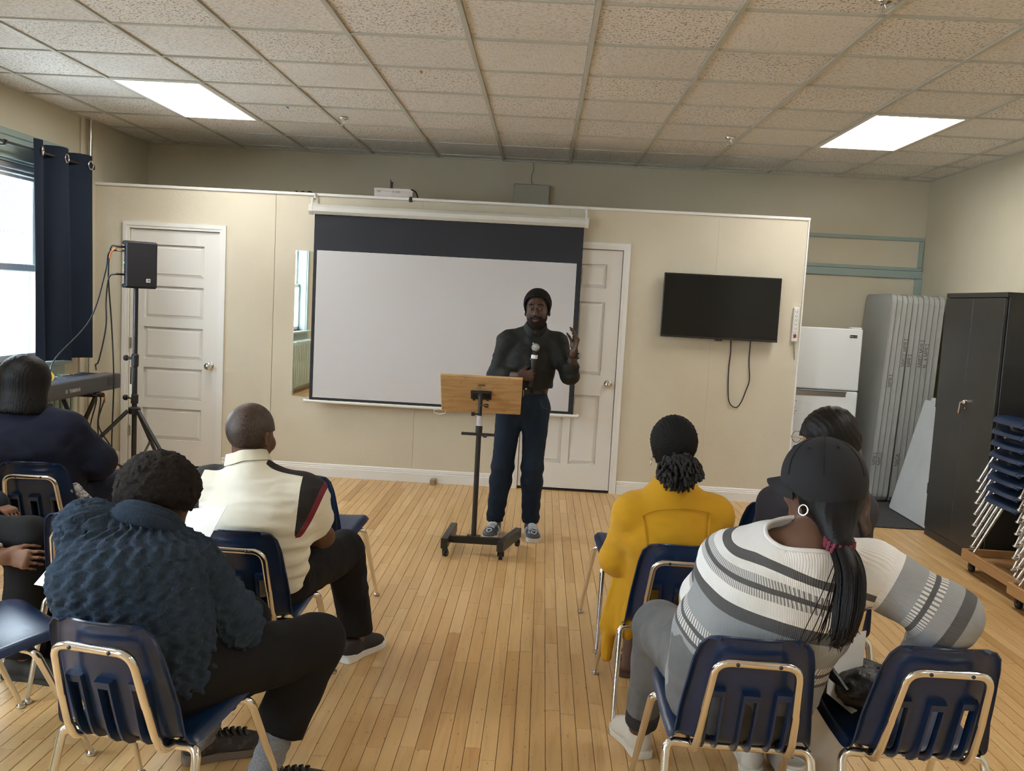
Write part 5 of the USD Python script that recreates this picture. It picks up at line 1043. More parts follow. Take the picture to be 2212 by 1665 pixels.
obj('trousers', solid(TR, .009, grow=.004, disp=wrinkle(.005, (9, 9, 9), 8), cut=[lambda P: np.where(np.linalg.norm(P-al, axis=1) < np.linalg.norm(P-ar, axis=1), (hem[0]-P)@unit(kl-al), (hem[1]-P)@unit(kr-ar))]), mt['black_cloth'], t, smooth=True)
msock = M('grey_sock', (.14, .14, .145), .95, bump=(400, .8, ONE, .002), var=(300, (.24, .24, .25), ONE, .4, .6)); msh = M('brown_trainer', (.030, .024, .020), .7, bump=(200, .4, ONE, .002), var=(25, (.07, .055, .045), ONE, .52, .56)); msl = M('tan_sole', (.17, .13, .10), .7)
for (h_, to, an, kn) in (((-1.11, 2.79), (-.86, 2.93), al, kl), ((-.84, 2.58), (-.60, 2.70), ar, kr)):
    o_, T_, R_ = shoe(t, h_, to, an, msh, msl, L=.29, sole=.032, lace=msh); obj('sock', solid([(rc(T_(0, .055, .07), an+(kn-an)*.30, .046, .048), .02)], .006, grow=.002, disp=lambda P: .002*np.sin(P[:, 2]*190)), msock, t, smooth=True)
    for v in (.04, .14, .19): obj('shoe_strap', tube([T_(-.040, v, .03), T_(-.030, v+.01, .075-.15*v), T_(.030, v+.01, .075-.15*v), T_(.040, v, .03)], .006, 6), M('trainer_trim', (.10, .085, .075), .7) if v == .04 else mt['rubber'], o_)
tag(obj('sheet_of_paper', move(box((-.10, -.14, 0), (.10, .14, .0012)), at(398, 1165, y=2.80), rx=35, ry=-12, rz=-15), mt['paper']), 'white printed sheet held in the lap of the man in the blue sweater', 'paper')

# ---------------------------------------------------------------- woman in mustard
t = person('woman in a mustard yellow knit, her hair in a bun of short locs')
H = Head(A3(.514, 3.36, 1.055), yaw=6, pitch=4, roll=-2, size=.96)
pv, wa, ch, top, nk = A3(.545, 3.42, .49), A3(.54, 3.37, .62), A3(.53, 3.34, .73), A3(.525, 3.33, .805), A3(.52, 3.32, .91)
shl, shr, ell_, elr, wl, wr = A3(.380, 3.35, .800), A3(.685, 3.35, .812), A3(.345, 3.43, .60), A3(.715, 3.46, .62), A3(.47, 3.66, .57), A3(.62, 3.67, .57)
hl, hr, kl, kr, al, ar = A3(.46, 3.46, .48), A3(.63, 3.46, .48), A3(.46, 3.86, .48), A3(.68, 3.87, .48), A3(.455, 3.76, .09), A3(.68, 3.93, .09)
TB = torso(pv, wa, ch, top, nk, shl, shr, hip=(.185, .13), wa=(.155, .115), ch=(.165, .118), up=(.14, .085), tr=.046, sr=.060)
AR = arm(shl, ell_, wl, (.05, .042, .028))+arm(shr, elr, wr, (.05, .042, .028)); LG = leg(hl, kl, al, (.085, .058, .034))+leg(hr, kr, ar, (.085, .058, .034))
foot = [(rc(al, al+A3(-.01, -.03, -.055), .034, .030), .02), (rc(al+A3(-.01, -.02, -.05), al+A3(-.02, .13, -.065), .030, .026), .02), (rc(ar, ar+A3(0, .12, -.065), .03, .026), .02)]
hands = hand(wl, A3(.5, .7, -.2), A3(.2, 0, -1), A3(1, 0, 0))[0]+hand(wr, A3(-.5, .7, -.2), A3(-.2, 0, -1), A3(-1, .3, 0))[0]
obj('body', solid(H.prims(nk, .047)+TB+AR+LG+foot+hands, .0075, grow=-.004), mt['sk2'], t, smooth=True)
obj('hair', solid(H.skull()+[(H.e((0, -.03, .035), (.078, .088, .088)), .03)], .005, grow=.007, disp=lambda P: .0022*np.sin(np.arctan2(H.loc(P)[:, 0], H.loc(P)[:, 2]+.06)*75)+.001*(meshkit.noise(P*150)-.5), cut=[lambda P: np.maximum(H.loc(P)[:, 1]-.07, -(H.loc(P)[:, 2]+.055)), lambda P: np.where(H.loc(P)[:, 2] < .025, H.loc(P)[:, 1]+.005, -1)], smooth=1), mt['hair'], t, smooth=True)
rb = np.random.default_rng(5); locs = []; bc = H.w(-.002, -.118, -.066)
locs.append(solid([(ell(bc, (.060, .044, .056)), .01)], .006, disp=lambda P: .008*(meshkit.noise(P*80)-.5)))
for k in range(240):
    dv = unit(rb.normal(size=3)*[1.1, .8, .8]+[0, -.35, -.25]); p0 = bc+dv*[.060, .040, .046]; e = p0+dv*[.020, .022, .016]+A3(rb.normal()*.008, rb.normal()*.005, -.012-.020*rb.random()); mid = p0+dv*.016
    locs.append(tube(spline([bc+dv*.02, p0, mid, e], 3), [.0062]*3+[.006]*3+[.0055]*3+[.003], 6))
obj('hair_bun', locs, hair_mat('hair_locs', (.012, .011, .012), .6, (260, 1.0, (1, 1, 1), .004)), t, smooth=40, kind='stuff')
obj('earring', [tube(H.w(-.084, -.004, -.040)+np.array([[0, .008*math.cos(a), .012*math.sin(a)-.012] for a in np.linspace(0, 2*np.pi, 14, endpoint=False)]), .0018, 6, closed=True)], mt['steel'], t)
mm = M('mustard_knit', (.50, .255, .003), .95, bump=(420, .5, ONE, .0015), sheen=.04)
cutn = neck_hole(nk, H.w(0, -.02, -.06)-nk, .058, .058)
mtop = solid(TB[:-1]+[(rc(shl, ell_, .060, .057), .035), (rc(ell_, wl, .058, .045), .04), (rc(shr, elr, .060, .054), .035), (rc(elr, wr, .054, .045), .04), (rc(top, nk-A3(0, 0, .012), .075, .062), .05)], .006, grow=.010, disp=wrinkle(.0045, (9, 9, 10), 6), cut=[cutn, lambda P: .475-P[:, 2]])
mto = obj('top', mtop, mm, t, smooth=True)
for ln in ([(.405, .815), (.44, .838), (.49, .850), (.54, .856), (.60, .852), (.655, .838)], [(.405, .815), (.418, .76), (.425, .70), (.422, .65)], [(.655, .838), (.648, .77), (.64, .70), (.645, .65)]): obj('seam', tube(spline([(x, front_of(mtop, x, z)-.0005, z) for x, z in ln], 5), .0022, 6), mm, mto)
dr = []
for k in range(4): dr.append((rc(A3(.355+.018*k, 3.42-.02*k, .56), A3(.315+.024*k, 3.40-.025*k, .34), .022, .026), .012)); 
dr += [(rc(A3(.325, 3.39, .36), A3(.318, 3.37, .225), .028, .020), .02), (rc(A3(.36, 3.42, .57), A3(.44, 3.40, .45), .03, .03), .03)]
obj('hanging_cloth', solid(dr, .006, grow=.002, disp=wrinkle(.004, (25, 25, 6), 9)), mm, t, smooth=True)
obj('skirt', solid([(rc(hl, kl, .09, .068), .05), (rc(hr, kr, .09, .068), .05), (ecap(pv-A3(0, 0, .03), pv+A3(0, 0, .04), (.185, .13), (.17, .12), A3(1, 0, 0)), .04)], .008, grow=.008, disp=wrinkle(.004, (10, 10, 10), 3)), mm, t, smooth=True)
for a_, nm in ((al, 0), (ar, 1)):
    s_ = Polygon(spline(np.array([(0, -.05), (.03, -.04), (.036, .02), (.042, .12), (.03, .19), (0, .205), (-.03, .19), (-.040, .12), (-.034, .02), (-.03, -.04)]), 4, closed=True)); m = extr(s_, 0, .022, 'xy'); m.vertices = m.vertices+A3(a_[0]-.012, a_[1]-.01, .001); so = obj('sandal_sole', m, M(f'sandal_brown_{nm}', (.09, .05, .035), .7), t)
    for v, c in ((-.01, 'rubber'), (.05, 'white_plastic'), (.085, 'rubber')): obj('sandal_strap', tube([A3(a_[0]-.05, a_[1]+v, .02), A3(a_[0]-.042, a_[1]+v+.005, .058), A3(a_[0]-.012, a_[1]+v+.01, .072), A3(a_[0]+.018, a_[1]+v+.005, .058), A3(a_[0]+.026, a_[1]+v, .02)], .009, 6, flat=.5), mt[c], so)

# ---------------------------------------------------------------- woman in the striped sweater
t = person('woman in a black cap and grey-and-white striped sweater, one arm over a chair')
H = Head(A3(.788, 2.475, 1.112), yaw=42, pitch=8, roll=4, size=1.0)
pv, wa, ch, top, nk = A3(.635, 2.54, .50), A3(.645, 2.51, .64), A3(.70, 2.475, .79), A3(.745, 2.45, .87), A3(.765, 2.42, .945)
shl, shr, ell_, elr, wl, wr = A3(.575, 2.49, .875), A3(.945, 2.44, .885), A3(.545, 2.63, .72), A3(1.125, 2.37, .800), A3(.66, 2.85, .60), A3(1.13, 2.53, .60)
hl, hr, kl, kr, al, ar = A3(.55, 2.64, .50), A3(.75, 2.64, .49), A3(.455, 2.97, .50), A3(.84, 3.0, .49), A3(.425, 3.06, .10), A3(.80, 3.0, .09)
TB = torso(pv, wa, ch, top, nk, shl, shr, hip=(.205, .13), wa=(.20, .135), ch=(.205, .14), up=(.17, .10), tr=.055, sr=.075)
AR = arm(shl, ell_, wl, (.06, .052, .034))+arm(shr, elr, wr, (.06, .052, .034)); LG = leg(hl, kl, al, (.105, .072, .042))+leg(hr, kr, ar, (.105, .072, .042))
hands = hand(wl, A3(.5, .7, -.2), A3(.2, 0, -1), A3(1, 0, 0))[0]+hand(wr, A3(-.2, .3, -.9), A3(-.9, -.2, -.2), A3(0, .6, .6))[0]
feet = [(rc(al, al+A3(-.02, .10, -.06), .036, .028), .02), (rc(ar, ar+A3(0, .10, -.05), .036, .028), .02)]
obj('body', solid(H.prims(nk, .052)+TB+AR+LG+feet+hands, .0085, grow=-.004), mt['sk2'], t, smooth=True)
tie = A3(.812, 2.335, .990)
strand = lambda P: .0009*np.sin(np.arctan2(H.loc(P)[:, 0], H.loc(P)[:, 1]-.02)*120+6*meshkit.noise(P*14))
obj('hair', solid(H.skull()+[(H.e((0, -.030, .0), (.076, .082, .085)), .03), (rc(H.w(0, -.06, -.035), tie, .062, .018), .03), (rc(H.w(-.045, -.02, -.025), tie, .030, .014), .03), (rc(H.w(.045, -.02, -.025), tie, .030, .014), .03)], .005, grow=.007, disp=strand, cut=[lambda P: np.where(H.loc(P)[:, 2] < .03, H.loc(P)[:, 1]-.012, H.loc(P)[:, 1]-.06)]), mt['sleek'], t, smooth=True)
pt = spline([tie+A3(-.01, .02, .01), tie, A3(.822, 2.270, .935), A3(.815, 2.235, .86), A3(.803, 2.225, .79), A3(.79, 2.235, .745)], 6); pr_ = np.interp(np.linspace(0, 1, len(pt)), [0, .12, .3, .6, .85, 1], [.022, .017, .034, .038, .028, .010])
pony = [tube(pt, pr_*.82, 14, flat=.8)]; rp = np.random.default_rng(11)
for k in range(150):
    a, r_ = rp.uniform(0, 2*np.pi), rp.uniform(.75, 1.05); ofs = A3(math.cos(a), .75*math.sin(a), 0)*r_; e = int(len(pt)*rp.uniform(.75, 1.0)); q = pt[1:e]+ofs*pr_[1:e, None]*np.interp(np.arange(1, e), [1, e], [1, .95])[:, None]+rp.normal(size=3)*.0015
    q[-1] += A3(rp.normal()*.008, rp.normal()*.004, -.018*rp.random()); pony.append(tube(q, [.0022]*(len(q)-1)+[.0006], 5))
for k in range(9): 
    x0 = rp.normal()*.012; q = spline([tie+A3(x0*.3, -.02, -.02), A3(.79+x0-.02, 2.245, .88), A3(.768+x0-.03*rp.random(), 2.25, .80-.03*rp.random()), A3(.752+x0-.03*rp.random(), 2.26, .73+.04*rp.random())], 5); pony.append(tube(q, [.0012]*(len(q)-1)+[.0004], 4))
obj('ponytail', pony, mt['sleek'], t, smooth=50, kind='stuff')
mband = M('hair_band', (.16, .02, .05), .7); tl = [tube(tie+np.array([[.031*math.cos(a), .027*math.sin(a), .010*math.sin(a)] for a in np.linspace(0, 2*np.pi, 24, endpoint=False)])+A3(0, 0, o), .0062, 8, closed=True) for o in (-.008, .004)]
for k in range(16): a = k*2*np.pi/16; tl.append(tube([tie+A3(.037*math.cos(a), .033*math.sin(a), .010*math.sin(a)-.014), tie+A3(.037*math.cos(a+.2), .033*math.sin(a+.2), .010*math.sin(a)+.012)], .0048, 6))
obj('hair_band', tl, mband, t, kind='stuff')
mcap = M('cap_black', (.016, .016, .019), .85, bump=(600, .4, ONE, .001), spec=.3)
capn = lambda P: (-(H.loc(P)@A3(0, -.50, 1))-.028)/1.118
cap = solid(H.skull()+[(H.e((0, -.018, .035), (.085, .100, .088)), .03), (H.e((0, -.034, .0), (.080, .086, .086)), .03)], .005, grow=.011, cut=[capn], disp=lambda P: -.0012*np.exp(-(np.minimum.reduce([np.abs(np.sin(np.arctan2(H.loc(P)[:, 0], H.loc(P)[:, 1]+.018)-a_)) for a_ in (0, 1.047, 2.094)])*.09/.0022)**2))
cp = obj('cap_crown', cap, mcap, t, smooth=True)
R0 = [H.w(.078*math.sin(a), -.018+.118*math.cos(a) if abs(a) < .01 else -.012+.105*math.cos(a), .028-.0) for a in np.linspace(-1.15, 1.15, 19)]; bl = []
for i, a in enumerate(np.linspace(-1.15, 1.15, 19)): f_ = math.cos(a/1.15*np.pi/2)**.7; bl.append([H.w(.085*math.sin(a)*(1+.0*j), -.012+.100*math.cos(a)+f_*.068*j/6, .026-.012*(j/6)-.046*abs(math.sin(a))**2*(.35+j/6)) for j in range(7)])
bl = np.array(bl); obj('cap_brim', sheet(bl[..., 0], bl[..., 1], bl[..., 2], .004), mcap, cp, smooth=60)
cv = np.array(cap.vertices); c0 = H.w(0, -.018, .02); cd = unit_rows(cv-c0); cl = np.linalg.norm(cv-c0, axis=1)
def on_cap(a, b, off=.0004):      # the cap's surface in the direction a about the crown, b down from its top
    d = H.R@A3(math.sin(a)*math.sin(b), math.cos(a)*math.sin(b), math.cos(b)); m = cd@d > .9985; return c0+d*(cl[m].max()+off) if m.any() else c0+d*.1
obj('cap_button', solid([(ell(on_cap(0, 0, .001), (.009, .009, .006), H.R), .001)], .002), mcap, cp, smooth=True)
for a in (-2.6, -1.57, -.52, .52, 1.57, 2.6): p_ = on_cap(a, .72); q_ = on_cap(a, .76); e1 = unit(q_-p_); e2 = unit(np.cross(e1, p_-c0)); obj('eyelet', tube(np.array([p_+.004*(math.cos(b)*e1+math.sin(b)*e2) for b in np.linspace(0, 2*np.pi, 10, endpoint=False)]), .0014, 5, closed=True), mcap, cp)
for a in (0, 1.047, 2.094): obj('cap_seam', tube(spline(np.array([on_cap(a, b, .0002) for b in np.linspace(-1.45, 1.45, 24)]), 2), .0014, 5), mcap, cp)
obj('earring', tube(H.w(-.086, -.008, -.05)+np.array([H.R@A3(.002*math.sin(a), .014*math.cos(a), .014*math.sin(a)-.012) for a in np.linspace(0, 2*np.pi, 18, endpoint=False)]), 0.0024, 6, closed=True), mt['steel'], t)
axu = unit(nk-pv); S_ = unit(shr-shl)
bul = wrinkle(.0045, (8, 8, 9), 12)
wht, gry, dgr = (.74, .73, .72), (.30, .31, .32), (.105, .106, .11); kn = (.62, .61, .60)
def knit(name, stops):
    return usdkit.material(stage, '/World/Looks/'+name, {'a': ('attribute', {'attribute': 'along'}), 'r': ('rgb_ramp', {'interpolate': False, 'ramp': stops}), 'u': ('attribute', {'attribute': 'around'}),
        'k': ('rgb_ramp', {'interpolate': False, 'ramp': [(p, ((1, 1, 1) if c == kn else (0, 0, 0))) for p, c in stops]}), 'su': ('math', {'math_type': 'multiply', 'value2': 2*math.pi/.0105}), 'sn': ('math', {'math_type': 'sine'}), 'gt': ('math', {'math_type': 'greater_than', 'value2': .25}), 'mk': ('math', {'math_type': 'multiply'}), 'x': ('mix', {'color2': (.22, .22, .225)}),
        'g': ('geometry', {}), 'n': ('noise_texture', {'scale': 420.}), 'w': ('math', {'math_type': 'multiply', 'value2': 2*math.pi/.0045}), 'ws': ('math', {'math_type': 'sine'}), 'ad': ('math', {'math_type': 'add'}), 'b': ('bump', {'strength': .35, 'distance': .0015}), 'p': ('principled_bsdf', {'roughness': .95, 'specular_ior_level': .2})},
        [('a.fac', 'r.fac'), ('a.fac', 'k.fac'), ('u.fac', 'su.value1'), ('su.value', 'sn.value1'), ('sn.value', 'gt.value1'), ('gt.value', 'mk.value1'), ('k.color', 'mk.value2'), ('r.color', 'x.color1'), ('mk.value', 'x.fac'), ('x.color', 'p.base_color'), ('g.position', 'n.vector'), ('u.fac', 'w.value1'), ('w.value', 'ws.value1'), ('ws.value', 'ad.value1'), ('n.fac', 'ad.value2'), ('ad.value', 'b.height'), ('b.normal', 'p.normal')], surface='p.BSDF')
tst = [(0, wht), (.075, dgr), (.112, wht), (.145, kn), (.172, dgr), (.190, kn), (.216, wht), (.285, dgr), (.342, gry), (.47, kn), (.505, dgr), (.525, kn), (.56, dgr), (.58, gry)]
sm = solid(TB, .006, grow=.017, disp=bul, cut=[lambda P: .475-P[:, 2], neck_hole(nk+A3(-.010, -.005, .012), A3(.05, -.36, .93), .118, .074)])
obj('neckline', tube(rim(sm, nk+A3(-.010, -.005, .012), A3(.05, -.36, .93), .118, .074), .0065, 8, closed=True), M('knit_white', (.70, .69, .68), .95, bump=(420, .6, ONE, .002)), t)
V = np.array(sm.vertices); along = 1-np.clip(((V-pv)@axu+.125)/(np.linalg.norm(nk-pv)+.125+.01), 0, 1); ar_ = np.arctan2((V-pv)@S_, -(V[:, 1]-2.45))*.20
obj('sweater', sm, knit('striped_knit', tst), t, prim={'along': along+.018*np.sin(ar_*9), 'around': ar_})
sst = [(0, wht), (.06, dgr), (.12, wht), (.20, dgr), (.23, wht), (.32, gry), (.52, kn), (.575, dgr), (.615, kn), (.67, gry), (.80, dgr), (.90, gry)]
for sh, e, w_, nm in ((shr, elr, wr, 0), (shl, ell_, wl, 1)):
    sm = solid([(rc(sh, e, .086, .074), .03), (rc(e, w_, .074, .05), .05)], .006, grow=.006, disp=bul); V = np.array(sm.vertices); d = unit(e-sh); L = np.linalg.norm(e-sh); s_ = ((V-sh)@d+.06)/(L+.13); q = V-sh-np.outer((V-sh)@d, d)
    obj('sleeve', sm, knit(f'striped_sleeve_{nm}', sst if nm == 0 else [(0, wht), (.12, dgr), (.2, wht), (.38, kn), (.44, dgr), (.5, kn), (.58, wht), (.8, gry)]), t, prim={'along': s_, 'around': np.arctan2(q[:, 1], q[:, 2])*.08})
mj = M('grey_jeans', (.115, .118, .122), .85, bump=(500, .4, ONE, .001), var=(7, (.17, .172, .176), ONE, .4, .7)); TRp = [(rc(hl, kl, .118, .086), .05), (rc(hr, kr, .118, .086), .05), (rc(kl, al+A3(0, 0, .02), .084, .052), .03), (rc(kr, ar+A3(0, 0, .03), .084, .052), .03), (ecap(pv-A3(0, 0, .03), pv+A3(0, -.03, .13), (.215, .14), (.215, .145), A3(1, 0, 0)), .05)]
tr_ = obj('jeans', solid(TRp, .0065, grow=.002, disp=wrinkle(.005, (12, 12, 9), 15), cut=[lambda P: .125-P[:, 2]]), mj, t, smooth=True)
for a_, k_ in ((al, kl), (ar, kr)): obj('jeans_cuff', solid([(rc(a_+(k_-a_)*.06, a_+(k_-a_)*.14, .054, .056), .01)], .005, grow=.004, cut=[plane(a_+(k_-a_)*.16, k_-a_), plane(a_+(k_-a_)*.04, a_-k_)]), M(f'jeans_cuff_{int(a_[0]*100)}', (.03, .031, .033), .9), tr_, smooth=True)
mw2 = M('canvas_offwhite', (.66, .63, .57), .85, bump=(500, .5, ONE, .001)); msw = M('rubber_white', (.72, .70, .66), .5)
shoe(t, (.395, 3.20), (.43, 2.95), al, mw2, msw, L=.265, sole=.028) if False else shoe(t, (.44, 3.02), (.36, 3.27), al, mw2, msw, L=.26, sole=.028); shoe(t, (.80, 2.95), (.83, 3.21), ar, mw2, msw, L=.26, sole=.028)

# ---------------------------------------------------------------- woman with glasses, mostly hidden
t = person('woman with gold-rimmed glasses and dark pinned-up hair, half hidden by the black cap')
H = Head(A3(1.098, 3.43, 1.105), yaw=30, pitch=4, roll=-2, size=1.0)
pv, wa, ch, top, nk = A3(1.10, 3.44, .50), A3(1.10, 3.40, .63), A3(1.09, 3.38, .77), A3(1.09, 3.375, .855), A3(1.09, 3.37, .945)
shl, shr, ell_, elr, wl, wr = A3(.935, 3.39, .855), A3(1.235, 3.40, .855), A3(.90, 3.48, .63), A3(1.27, 3.5, .63), A3(1.02, 3.70, .57), A3(1.16, 3.70, .57)
hl, hr, kl, kr, al, ar = A3(1.01, 3.48, .49), A3(1.19, 3.48, .49), A3(1.00, 3.90, .49), A3(1.22, 3.90, .49), A3(1.0, 3.95, .09), A3(1.22, 3.95, .09)
TB = torso(pv, wa, ch, top, nk, shl, shr, hip=(.18, .12), wa=(.15, .11), ch=(.16, .115), up=(.14, .085)); AR = arm(shl, ell_, wl)+arm(shr, elr, wr)
hands = hand(wl, A3(.5, .7, -.2), A3(.2, 0, -1), A3(1, 0, 0))[0]+hand(wr, A3(-.5, .7, -.2), A3(-.2, 0, -1), A3(-1, .3, 0))[0]
obj('body', solid(H.prims(nk, .05)+TB+AR+leg(hl, kl, al)+leg(hr, kr, ar)+hands, .010, grow=-.004), mt['sk4'], t, smooth=True)
mh = M('hair_darkbrown', (.008, .006, .005), .45, bump=(300, .5, (1, 1, .1), .002), spec=.18)
obj('hair', solid(H.skull()+[(H.e((.01, -.04, .045), (.080, .080, .082)), .03), (H.e((.02, -.085, .0), (.05, .045, .05)), .03)], .005, grow=.010, disp=lambda P: .0012*np.sin(P[:, 0]*240+P[:, 2]*150+9*meshkit.noise(P*12)), cut=[lambda P: np.maximum(H.loc(P)[:, 1]-.065, -(H.loc(P)[:, 2]+.06)), lambda P: np.where(H.loc(P)[:, 2] < .02, H.loc(P)[:, 1]-.01, -1)]), mh, t, smooth=True)
obj('hair_tail', solid([(rc(H.w(.05, -.10, -.04), A3(1.215, 3.33, .93), .03, .034), .02), (rc(A3(1.215, 3.33, .93), A3(1.235, 3.30, .80), .034, .022), .02)], .006, disp=lambda P: .004*np.sin(P[:, 0]*200+P[:, 2]*30+6*meshkit.noise(P*20))), M('hair_brown', (.06, .034, .022), .5, bump=(160, .6, (1, 1, .1), .004)), t, smooth=True)
g = obj('glasses', [tube([H.w(x*.026*math.cos(a)+s_*.033, .105, .012+.022*math.sin(a)) for a in np.linspace(0, 2*np.pi, 24, endpoint=False)], .0014, 6, closed=True) for s_ in (-1, 1) for x in (1,)]+[tube([H.w(s_*.060, .104, .018), H.w(s_*.078, .09, .018), H.w(s_*.084, .0, .012), H.w(s_*.080, -.02, -.005)], .0016, 6) for s_ in (-1, 1)]+[tube([H.w(-.008, .106, .014), H.w(.008, .106, .014)], .0014, 6)], mt['brass'], t)
obj('blouse', solid(TB+[(rc(shl, ell_, .062, .056), .035), (rc(ell_, wl, .055, .045), .03), (rc(shr, elr, .062, .056), .035), (rc(elr, wr, .055, .045), .03)], .007, grow=.009, disp=lambda P: wrinkle(.004, (10, 10, 14), 21)(P)+.002*np.sin(P[:, 2]*160)*np.clip(1-np.abs(P[:, 0]-1.0)/.08, 0, 1), cut=[neck_hole(nk, H.w(0, -.02, -.06)-nk, .062, .060), lambda P: .46-P[:, 2]]), M('plum_grey_cloth', (.035, .031, .040), .8, spec=.3), t, smooth=True)
obj('trousers', solid([(rc(hl, kl, .09, .07), .05), (rc(hr, kr, .09, .07), .05), (rc(kl, al, .068, .055), .03), (rc(kr, ar, .068, .055), .03), (ecap(pv-A3(0, 0, .03), pv+A3(0, 0, .05), (.185, .125), (.175, .12), A3(1, 0, 0)), .04)], .009, grow=.006, cut=[lambda P: .09-P[:, 2]]), mt['black_cloth'], t, smooth=True)
for a_ in (al, ar): shoe(t, (a_[0], a_[1]-.05), (a_[0], a_[1]+.2), a_, mt['rubber'], mt['rubber'], L=.25)

# ---------------------------------------------------------------- woman in navy on the left
t = person('woman with a black bob in a navy top by the piano')
H = Head(A3(-2.405, 4.10, 1.065), yaw=-6, pitch=8, roll=0, size=1.02)
pv, wa, ch, top, nk = A3(-2.36, 4.16, .50), A3(-2.37, 4.11, .64), A3(-2.38, 4.08, .77), A3(-2.39, 4.075, .855), A3(-2.40, 4.08, .93)
shl, shr, ell_, elr, wl, wr = A3(-2.60, 4.10, .85), A3(-2.215, 4.10, .855), A3(-2.68, 4.22, .66), A3(-2.115, 4.20, .70), A3(-2.5, 4.45, .58), A3(-2.25, 4.42, .60)
hl, hr, kl, kr, al, ar = A3(-2.47, 4.22, .50), A3(-2.26, 4.22, .50), A3(-2.5, 4.66, .50), A3(-2.13, 4.66, .50), A3(-2.5, 4.7, .09), A3(-2.12, 4.72, .09)
TB = torso(pv, wa, ch, top, nk, shl, shr, hip=(.20, .13), wa=(.20, .13), ch=(.205, .135), up=(.17, .10), tr=.06, sr=.075); AR = arm(shl, ell_, wl)+arm(shr, elr, wr)
hands = hand(wl, A3(.5, .7, -.2), A3(.2, 0, -1), A3(1, 0, 0))[0]+hand(wr, A3(-.5, .7, -.2), A3(-.2, 0, -1), A3(-1, .3, 0))[0]
obj('body', solid(H.prims(nk, .052)+TB+AR+leg(hl, kl, al)+leg(hr, kr, ar)+hands, .010, grow=-.004), mt['sk1'], t, smooth=True)
stn = lambda P: .0014*np.sin(np.arctan2(H.loc(P)[:, 0], H.loc(P)[:, 1])*80+9*meshkit.noise(P*[20, 20, 4]))
obj('hair', solid(H.skull()+[(H.e((0, -.03, .03), (.088, .095, .088)), .03), (ecap(H.w(0, -.025, .03), H.w(0, -.040, -.115), (.100, .092), (.118, .088), H.R[:, 0]), .03)], .0055, grow=.010, disp=stn, cut=[lambda P: H.loc(P)[:, 1]-.045, lambda P: -(H.loc(P)[:, 2]+.135+.003*np.sin(P[:, 0]*150))]), mt['sleek'], t, smooth=True)
mnv = M('navy_jersey', (.011, .014, .030), .9, bump=(400, .4, ONE, .001), spec=.25)
obj('top', solid(TB+[(rc(shl, ell_, .078, .07), .035), (rc(ell_, wl, .068, .05), .04), (rc(shr, elr, .080, .072), .035), (rc(elr, wr, .070, .05), .04)], .0065, grow=.012, disp=wrinkle(.006, (8, 8, 10), 25), cut=[neck_hole(nk, H.w(0, -.02, -.06)-nk, .062, .060), lambda P: .44-P[:, 2]]), mnv, t, smooth=True)
obj('trousers', solid([(rc(hl, kl, .10, .08), .05), (rc(hr, kr, .10, .08), .05), (rc(kl, al, .078, .06), .03), (rc(kr, ar, .078, .06), .03), (ecap(pv-A3(0, 0, .03), pv+A3(0, 0, .05), (.20, .13), (.20, .13), A3(1, 0, 0)), .04)], .010, grow=.006, disp=wrinkle(.004, (10, 10, 10), 26), cut=[lambda P: .09-P[:, 2]]), mnv, t, smooth=True)
for a_ in (al, ar): shoe(t, (a_[0], a_[1]-.05), (a_[0], a_[1]+.2), a_, mt['rubber'], mt['rubber'], L=.26)
tag(obj('plaid_scarf', solid([(rc(A3(-2.13, 4.02, .60), A3(-2.08, 4.10, .48), .028, .03), .02), (rc(A3(-2.08, 4.10, .48), A3(-2.06, 4.16, .40), .03, .02), .02)], .006, disp=wrinkle(.006, (18, 18, 18), 27)), M('scarf_plaid', (.50, .50, .50), .9, var=(40, (.12, .13, .17), (1, 1, 3), .48, .54)), smooth=True), 'grey and white scarf on the chair beside the woman in navy', 'scarf')

# ---------------------------------------------------------------- person at the left edge, only a leg and a hand in view
t = person('person cut off by the left edge, black trousers and a hand in a navy sleeve')
H = Head(A3(-2.60, 3.42, 1.10), yaw=-85, pitch=15, size=1.0)
pv, wa, ch, top, nk = A3(-2.57, 3.43, .50), A3(-2.62, 3.43, .64), A3(-2.65, 3.43, .78), A3(-2.65, 3.43, .86), A3(-2.64, 3.43, .94)
shl, shr, ell_, elr, wl, wr = A3(-2.63, 3.61, .86), A3(-2.62, 3.25, .86), A3(-2.5, 3.68, .64), A3(-2.28, 3.15, .62), A3(-2.25, 3.6, .62), A3(-1.965, 3.20, .525)
hl, hr, kl, kr, al, ar = A3(-2.48, 3.53, .50), A3(-2.48, 3.34, .52), A3(-1.97, 3.50, .50), A3(-1.945, 3.33, .555), A3(-1.97, 3.46, .09), A3(-1.965, 3.33, .09)
TB = torso(pv, wa, ch, top, nk, shl, shr, hipside=A3(0, -1, 0)); AR = arm(shl, ell_, wl)+arm(shr, elr, wr, (.055, .046, .032))
hands = hand(wl, A3(1, -.2, -.3), A3(0, 0, -1), A3(0, -1, 0))[0]+hand(wr, A3(1, .05, -.08), A3(-.1, .9, -.3), A3(.2, .2, 1), (18, 20, 24, 28), th=(.4, .8, .3))[0]
obj('body', solid(H.prims(nk, .052)+TB+AR+leg(hl, kl, al)+leg(hr, kr, ar)+hands, .0070, grow=-.002), mt['sk3'], t, smooth=True)
obj('hair', solid(H.skull(), .007, grow=.012, cut=[lambda P: np.maximum(H.loc(P)[:, 1]-.06, -(H.loc(P)[:, 2]+.03))]), mt['hair'], t, smooth=True)
